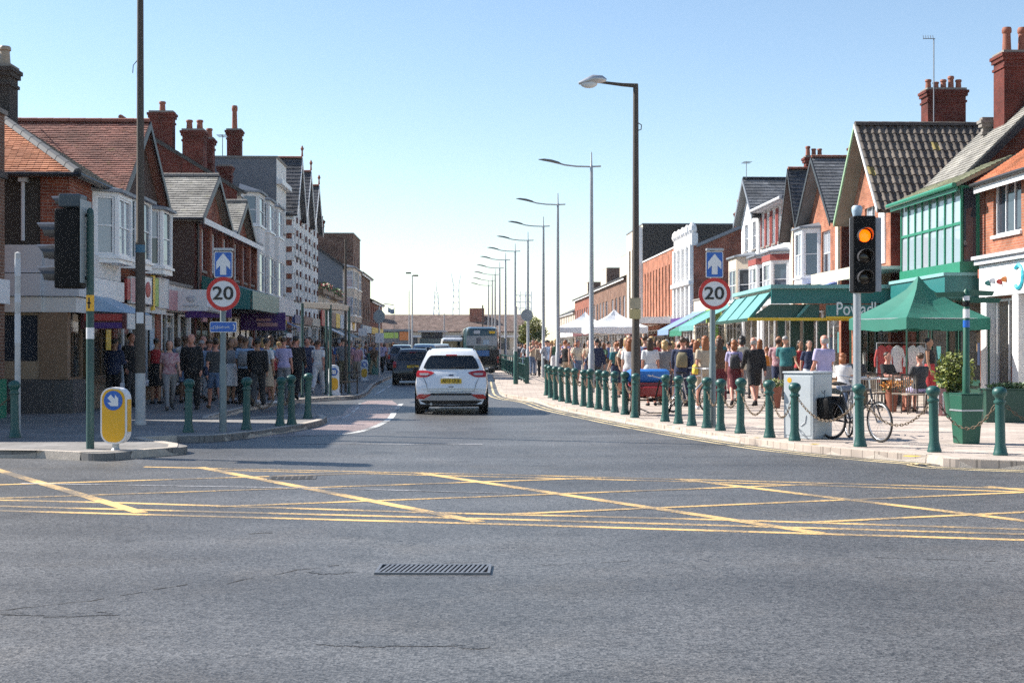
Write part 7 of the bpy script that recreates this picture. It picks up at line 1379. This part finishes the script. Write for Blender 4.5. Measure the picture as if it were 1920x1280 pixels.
# --- hand-placed people, shaded pavement
person(210, 35.5, AWAY - 15, 'bent', False, ('long', 'navy'), ('trousers', 'black'), ('short', 'black'), 2, .97, label='person in dark blue shirt facing the yellow shop poster')
person(245, 36.5, 60, 'stand', False, ('long', 'black'), ('trousers', 'charcoal'), ('short', 'dark_brown'), 1, 1.05, label='tall person in black jacket half hidden by the dark pole')
person(318, 34.6, 20, 'walk', True, ('tee', 'floral'), ('leggings', 'grey'), ('bob', 'brown'), 0, .97, shoes='charcoal', label='person in pink patterned top and grey leggings walking near the dark pole', face_on=True)
person(336, 40, 160, 'carry', True, ('tee', 'pale blue'), ('shorts', 'cream'), ('bob', 'brown'), 2, 1.0, label='person in pale blue top and cream shorts behind the pink-topped walker')
person(362, 35.0, -10, 'stand', False, ('long', 'black'), ('trousers', 'black'), ('fringe', 'grey'), 1, 1.03, label='grey-haired person all in black facing the viewer behind a bollard', face_on=True)
person(385, 41, 10, 'walk2', False, ('tee', 'charcoal'), ('trousers', 'navy'), ('fringe', 'white'), 1, 1.05, label='white-haired person in charcoal behind the person in black', face_on=True)
person(402, 35.2, 200, 'walk2', True, ('tee', 'charcoal'), ('shorts', 'denim blue'), ('bun', 'dark_brown'), 1, .98, ('shoulder bag', 'navy'), 'brown', label='bare-legged person in denim shorts walking away beside the sign post')
person(432, 38.5, 40, 'stand', True, ('vest', 'grey'), ('skirt', 'white'), ('long', 'brown'), 2, .97, label='person in grey top and white skirt beside the sign post')
person(458, 38.3, 170, 'bent', False, ('tee', 'pale blue'), ('trousers', 'black'), ('short', 'brown'), 2, 1.0, ('backpack', 'grey'), label='person with grey backpack and bare arms standing past the sign post')
person(484, 37.0, 185, 'walk', False, ('long', 'black'), ('trousers', 'charcoal'), ('short', 'black'), 2, 1.0, label='person in black jacket striding away by the second bollard')
person(500, 38.0, 150, 'carry', True, ('tee', 'white'), ('skirt', 'beige'), ('short', 'black'), 2, .98, shoes='white', label='person in white shirt and beige skirt among the shaded crowd')
person(533, 39.5, 170, 'stand', True, ('tee', 'lilac'), ('trousers', 'grey'), ('bun', 'brown'), 1, 1.0, ('shoulder bag', 'red'), label='person in pale lilac top with small red bag')
person(552, 41, AWAY, 'walk2', False, ('long', 'black'), ('trousers', 'black'), ('short', 'black'), 1, 1.05, label='person in black seen from behind near the shelter frame')
person(597, 47, 175, 'walk', True, ('tee', 'white'), ('trousers', 'white'), ('bun', 'brown'), 1, 1.0, shoes='white', label='person dressed all in white walking beyond the shelter frame')
person(577, 50, 30, 'stand', False, ('tee', 'navy'), ('trousers', 'navy'), ('short', 'brown'), 1, 1.02, label='person in navy between the shelter posts')
person(640, 58, 150, 'walk2', False, ('tee', 'blue'), ('trousers', 'black'), ('short', 'grey'), 1, 1.03, label='person in bright blue shirt beyond the white traffic bollard')
person(455, 44, 185, 'stand', True, ('tee', 'white'), ('trousers', 'denim blue'), ('long', 'brown'), 0, .98, label='person in white behind the grey backpack')
person(292, 38.5, 170, 'stand', True, ('vest', 'red'), ('skirt', 'black'), ('bun', 'black'), 2, .98, label='person in red top beside the foot of the dark pole')
# --- hand-placed people, sunny pavement
person(1180, 38.5, 160, 'stand', True, ('tee', 'white'), ('trousers', 'lilac'), ('long', 'ginger'), 0, .97, label='ginger-haired person in white beside the dark lamp post')
person(1222, 37.2, AWAY, 'stand', True, ('tee', 'white'), ('skirt', 'white'), ('long', 'brown'), 1, .98, label='long brown-haired person in white above the rickshaw hood')
person(1244, 37.6, 190, 'stand', True, ('tee', 'grey'), ('trousers', 'brown'), ('bob', 'blonde'), 0, .95, label='fair-haired person in pale grey top by the rickshaw')
person(1277, 36.5, 170, 'walk', False, ('long', 'navy'), ('trousers', 'navy'), ('short', 'brown'), 1, 1.02, ('backpack', 'khaki'), label='person with khaki backpack walking behind the bollards')
person(1320, 34.8, 185, 'walk2', True, ('tee', 'beige'), ('shorts', 'beige'), ('long', 'ginger'), 1, 1.02, ('shoulder bag', 'yellow'), 'white', label='long ginger-haired person in beige beside the twenty sign')
person(1352, 38.5, AWAY, 'stand', True, ('tee', 'brown'), ('trousers', 'maroon'), ('long', 'brown'), 0, .98, label='person in brown top close behind the twenty sign')
person(1378, 37.6, 175, 'walk', True, ('tee', 'lilac'), ('skirt', 'maroon'), ('bob', 'ginger'), 1, .98, ('backpack', 'charcoal'), label='person with dark backpack and maroon skirt past the twenty sign')
person(1416, 37.0, 185, 'walk', False, ('long', 'black'), ('shorts', 'black'), ('fringe', 'grey'), 1, 1.02, None, 'black', label='bare-legged person in black jacket and shorts walking away')
person(1440, 44, AWAY, 'stand', True, ('vest', 'orange'), ('skirt', 'grey'), ('short', 'ginger'), 0, .85, label='small person in orange beside the green canopy columns')
person(1545, 31.5, 200, 'bent', False, ('tee', 'lilac'), ('trousers', 'navy'), ('fringe', 'grey'), 1, 1.0, None, label='balding person in lilac shirt behind the utility cabinet')
person(1722, 33.4, 190, 'sit', True, ('tee', 'charcoal'), ('shorts', 'lilac'), ('bun', 'brown'), 1, 1.0, None, 'brown', label='person in dark top seated on a cafe chair with back turned')
person(1583, 36, 150, 'sit', True, ('tee', 'white'), ('trousers', 'denim blue'), ('bob', 'ginger'), 0, .98, label='ginger-haired person in white seated behind the signal pole')
person(1660, 36.8, 40, 'sit', False, ('tee', 'black'), ('trousers', 'black'), ('short', 'dark_brown'), 1, 1.0, label='person in black seated at the back cafe table', face_on=True)
person(1602, 37.5, 10, 'sit', False, ('long', 'charcoal'), ('trousers', 'khaki'), ('short', 'brown'), 1, 1.0, label='person in charcoal jacket seated left of the cafe tables', face_on=True)
person(1745, 38, 60, 'stand', True, ('vest', 'black'), ('skirt', 'red'), ('short', 'black'), 2, .98, label='person in black top and red skirt near the potted shrub')
person(1500, 42, 20, 'walk2', True, ('vest', 'red'), ('trousers', 'black'), ('long', 'dark_brown'), 2, .98, label='person in red top between the green canopy columns', face_on=True)
# --- the rest of the crowd
cr = random.Random(21); tops_d = ['black', 'charcoal', 'navy', 'white', 'lilac', 'beige', 'striped', 'pink', 'grey', 'denim blue', 'white', 'pale blue', 'maroon', 'brown', 'blue', 'checked']; tops_s = ['white', 'navy', 'black', 'pale blue', 'pink', 'blue', 'grey', 'charcoal', 'beige', 'denim blue', 'red', 'teal', 'lilac', 'cream', 'green', 'striped', 'floral', 'checked']
bots = ['black', 'navy', 'denim blue', 'charcoal', 'beige', 'khaki', 'grey', 'white']; taken = [(XP(p[0], p[1]), p[1]) for p in PEOPLE]
def fill(n, xr, dr, where, tops, away):
    k = 0; tries = 0
    while k < n and tries < n * 60:
        tries += 1; D = dr[0] * (dr[1] / dr[0]) ** cr.random(); lo, hi = xr(D); x = cr.uniform(lo, hi)
        if any(abs(x - a) < .42 and abs(D - b2) < .5 for a, b2 in taken): continue
        fem = cr.random() < .5; pose = cr.choice(('walk', 'walk2', 'stand', 'carry', 'bent', 'phone', 'pocket')); fc = (AWAY if cr.random() < away else TO) + cr.uniform(-35, 35)
        hs = cr.choice(('long', 'long', 'bob', 'bun', 'short')) if fem else cr.choice(('short', 'short', 'short', 'fringe', 'cap')); hc = cr.choice(('black', 'brown', 'dark_brown', 'brown', 'blonde', 'grey', 'ginger') if hs != 'fringe' else ('grey', 'white', 'brown'))
        tp = (cr.choice(('tee', 'tee', 'long', 'vest') if fem else ('tee', 'tee', 'long')), cr.choice(tops)); bt = (cr.choice(('trousers', 'leggings', 'skirt', 'shorts') if fem else ('trousers', 'trousers', 'shorts')), cr.choice(bots)); bg = (cr.choice(('backpack', 'shoulder bag')), cr.choice(('black', 'brown', 'red', 'navy', 'teal'))) if cr.random() < .25 else None
        if person(960 + x / D * F, D, fc, pose, fem, tp, bt, (hs, hc), cr.choice((0, 0, 1, 1, 2, 3)), cr.uniform(.93, 1.06), bg, cr.choice(('black', 'white', 'brown', 'charcoal')), where, face_on=(abs(fc) < 60 and D < 50)): taken.append((x, D)); k += 1
fill(26, lambda D: (FL(D) + .7, FL(D) + 3.6), (38.5, 50), 'by shaded shopfronts', tops_d, .6)
fill(42, lambda D: (FL(D) + .7, -6.0 + SLANT * (D - 60) - .5), (50, 84), 'in shaded crowd', tops_d, .6)
fill(24, lambda D: (FL(D) + .6, -6.9 + SLANT * (D - 85) - .4), (84, 140), 'far on shaded side', tops_d, .6)
fill(58, lambda D: (max(2.6 - .05 * (D - 40), 1.2) + .4, 8.6), (40, 62), 'in sunny crowd', tops_s, .75)
fill(76, lambda D: (1.6 - .034 * (D - 60), 10.2 - .034 * (D - 60)), (62, 100), 'in sunny crowd past railing', tops_s, .7)
fill(36, lambda D: (.6 - .036 * (D - 100), 10 - .034 * (D - 60)), (100, 165), 'far on sunny side', tops_s, .7)
# --- fuse each shape into one continuous surface
tmp = []
for key, (mb, vx) in RAW.items():
    o = bpy.data.objects.new('t', mb.mesh('t')); COL.objects.link(o); r = o.modifiers.new('r', 'REMESH'); r.mode = 'VOXEL'; r.voxel_size = vx; r.use_smooth_shade = True; tmp.append((key, o))
    sm = o.modifiers.new('s', 'SMOOTH'); sm.factor = .5; sm.iterations = 2 if key[2] == 'body' else 3
dg = bpy.context.evaluated_depsgraph_get(); dg.update()
for key, o in tmp:
    me = bpy.data.meshes.new_from_object(o.evaluated_get(dg)); me.name = {'body': 'body'}.get(key[2], key[2]); me.materials.clear(); me.materials.append(None); MESH[key] = me
for key, o in tmp: bpy.data.objects.remove(o)
for st in ('short', 'long', 'bob', 'bun', 'fringe', 'cap'): HAIR[st] = hair_mesh(st); HAIR[st].materials.append(None)
EYE = MB().ell((-.030, -.092, 1.655), .010, .008, .007, 8, 6).mesh('eye', 'all'); EYE2 = MB().ell((.030, -.092, 1.655), .010, .008, .007, 8, 6).mesh('eye', 'all'); MOU = MB().ell((0, -.094, 1.585), .022, .008, .006, 8, 6).mesh('mouth', 'all')
EYE.materials.append(mat('eye_dark', (.02, .015, .012), .2, var=0)); EYE2.materials.append(MATS['eye_dark']); MOU.materials.append(mat('lip', (.32, .11, .09), .5, var=0))
def child(name, me, m, par):
    o = bpy.data.objects.new(name, me); COL.objects.link(o); o.parent = par
    if m: o.material_slots[0].link = 'OBJECT'; o.material_slots[0].material = m
    return o
for px, D, face, pose, fem, top, bottom, hair, skin, scale, bag, shoes, label, z, face_on in PEOPLE:
    b = bpy.data.objects.new('person', MESH[pose, fem, 'body']); COL.objects.link(b); b.material_slots[0].link = 'OBJECT'; b.material_slots[0].material = SKIN[skin]
    zz = PZ - SK[pose, fem]['low'] * scale if pose != 'sit' else PZ + .46 - .82 * scale
    b.location = (XP(px, D), D, zz if z is None else z); b.rotation_euler = (R_(rnd.uniform(-2.5, 2.5)), R_(rnd.uniform(-2, 2)), R_(face)); b.scale = (scale * (1.04 if not fem else 1), scale, scale)
    tag(b, label, 'person', 'pedestrians ' + ('on the shaded side' if px < 900 else 'on the sunny side'))
    child({'tee': 't_shirt', 'long': 'jacket', 'vest': 'sleeveless_top'}[top[0]], MESH[pose, fem, top[0]], cl(top[1]), b); child(bottom[0], MESH[pose, fem, bottom[0]], cl(bottom[1]), b); child('shoes', MESH[pose, fem, 'shoes'], cl(shoes), b)
    child('cap' if hair[0] == 'cap' else 'hair', HAIR[hair[0]], hr(hair[1]), b)
    if bag:
        o = child('backpack' if bag[0] == 'backpack' else 'shoulder_bag', bag_mesh(bag[0]), None, b)
        if not len(o.data.materials): o.data.materials.append(None)
        o.material_slots[0].link = 'OBJECT'; o.material_slots[0].material = cl(bag[1])
    if face_on: child('eye', EYE, None, b); child('eye', EYE2, None, b); child('mouth', MOU, None, b)
# ================================================================== haze in the air
hz = MB().box(-520, 520, -80, 920, -1.2, 27.5).build('haze', None); tag(hz, kind='stuff')
hm = bpy.data.materials.new('sea_haze'); hm.use_nodes = True; n = hm.node_tree.nodes; n.clear(); out = n.new('ShaderNodeOutputMaterial'); pvn = n.new('ShaderNodeVolumePrincipled')
pvn.inputs['Color'].default_value = (.93, .96, 1, 1); pvn.inputs['Density'].default_value = .00013; pvn.inputs['Anisotropy'].default_value = .2; hm.node_tree.links.new(pvn.outputs[0], out.inputs['Volume'])
hz.data.materials.append(hm); hm.cycles.homogeneous_volume = True
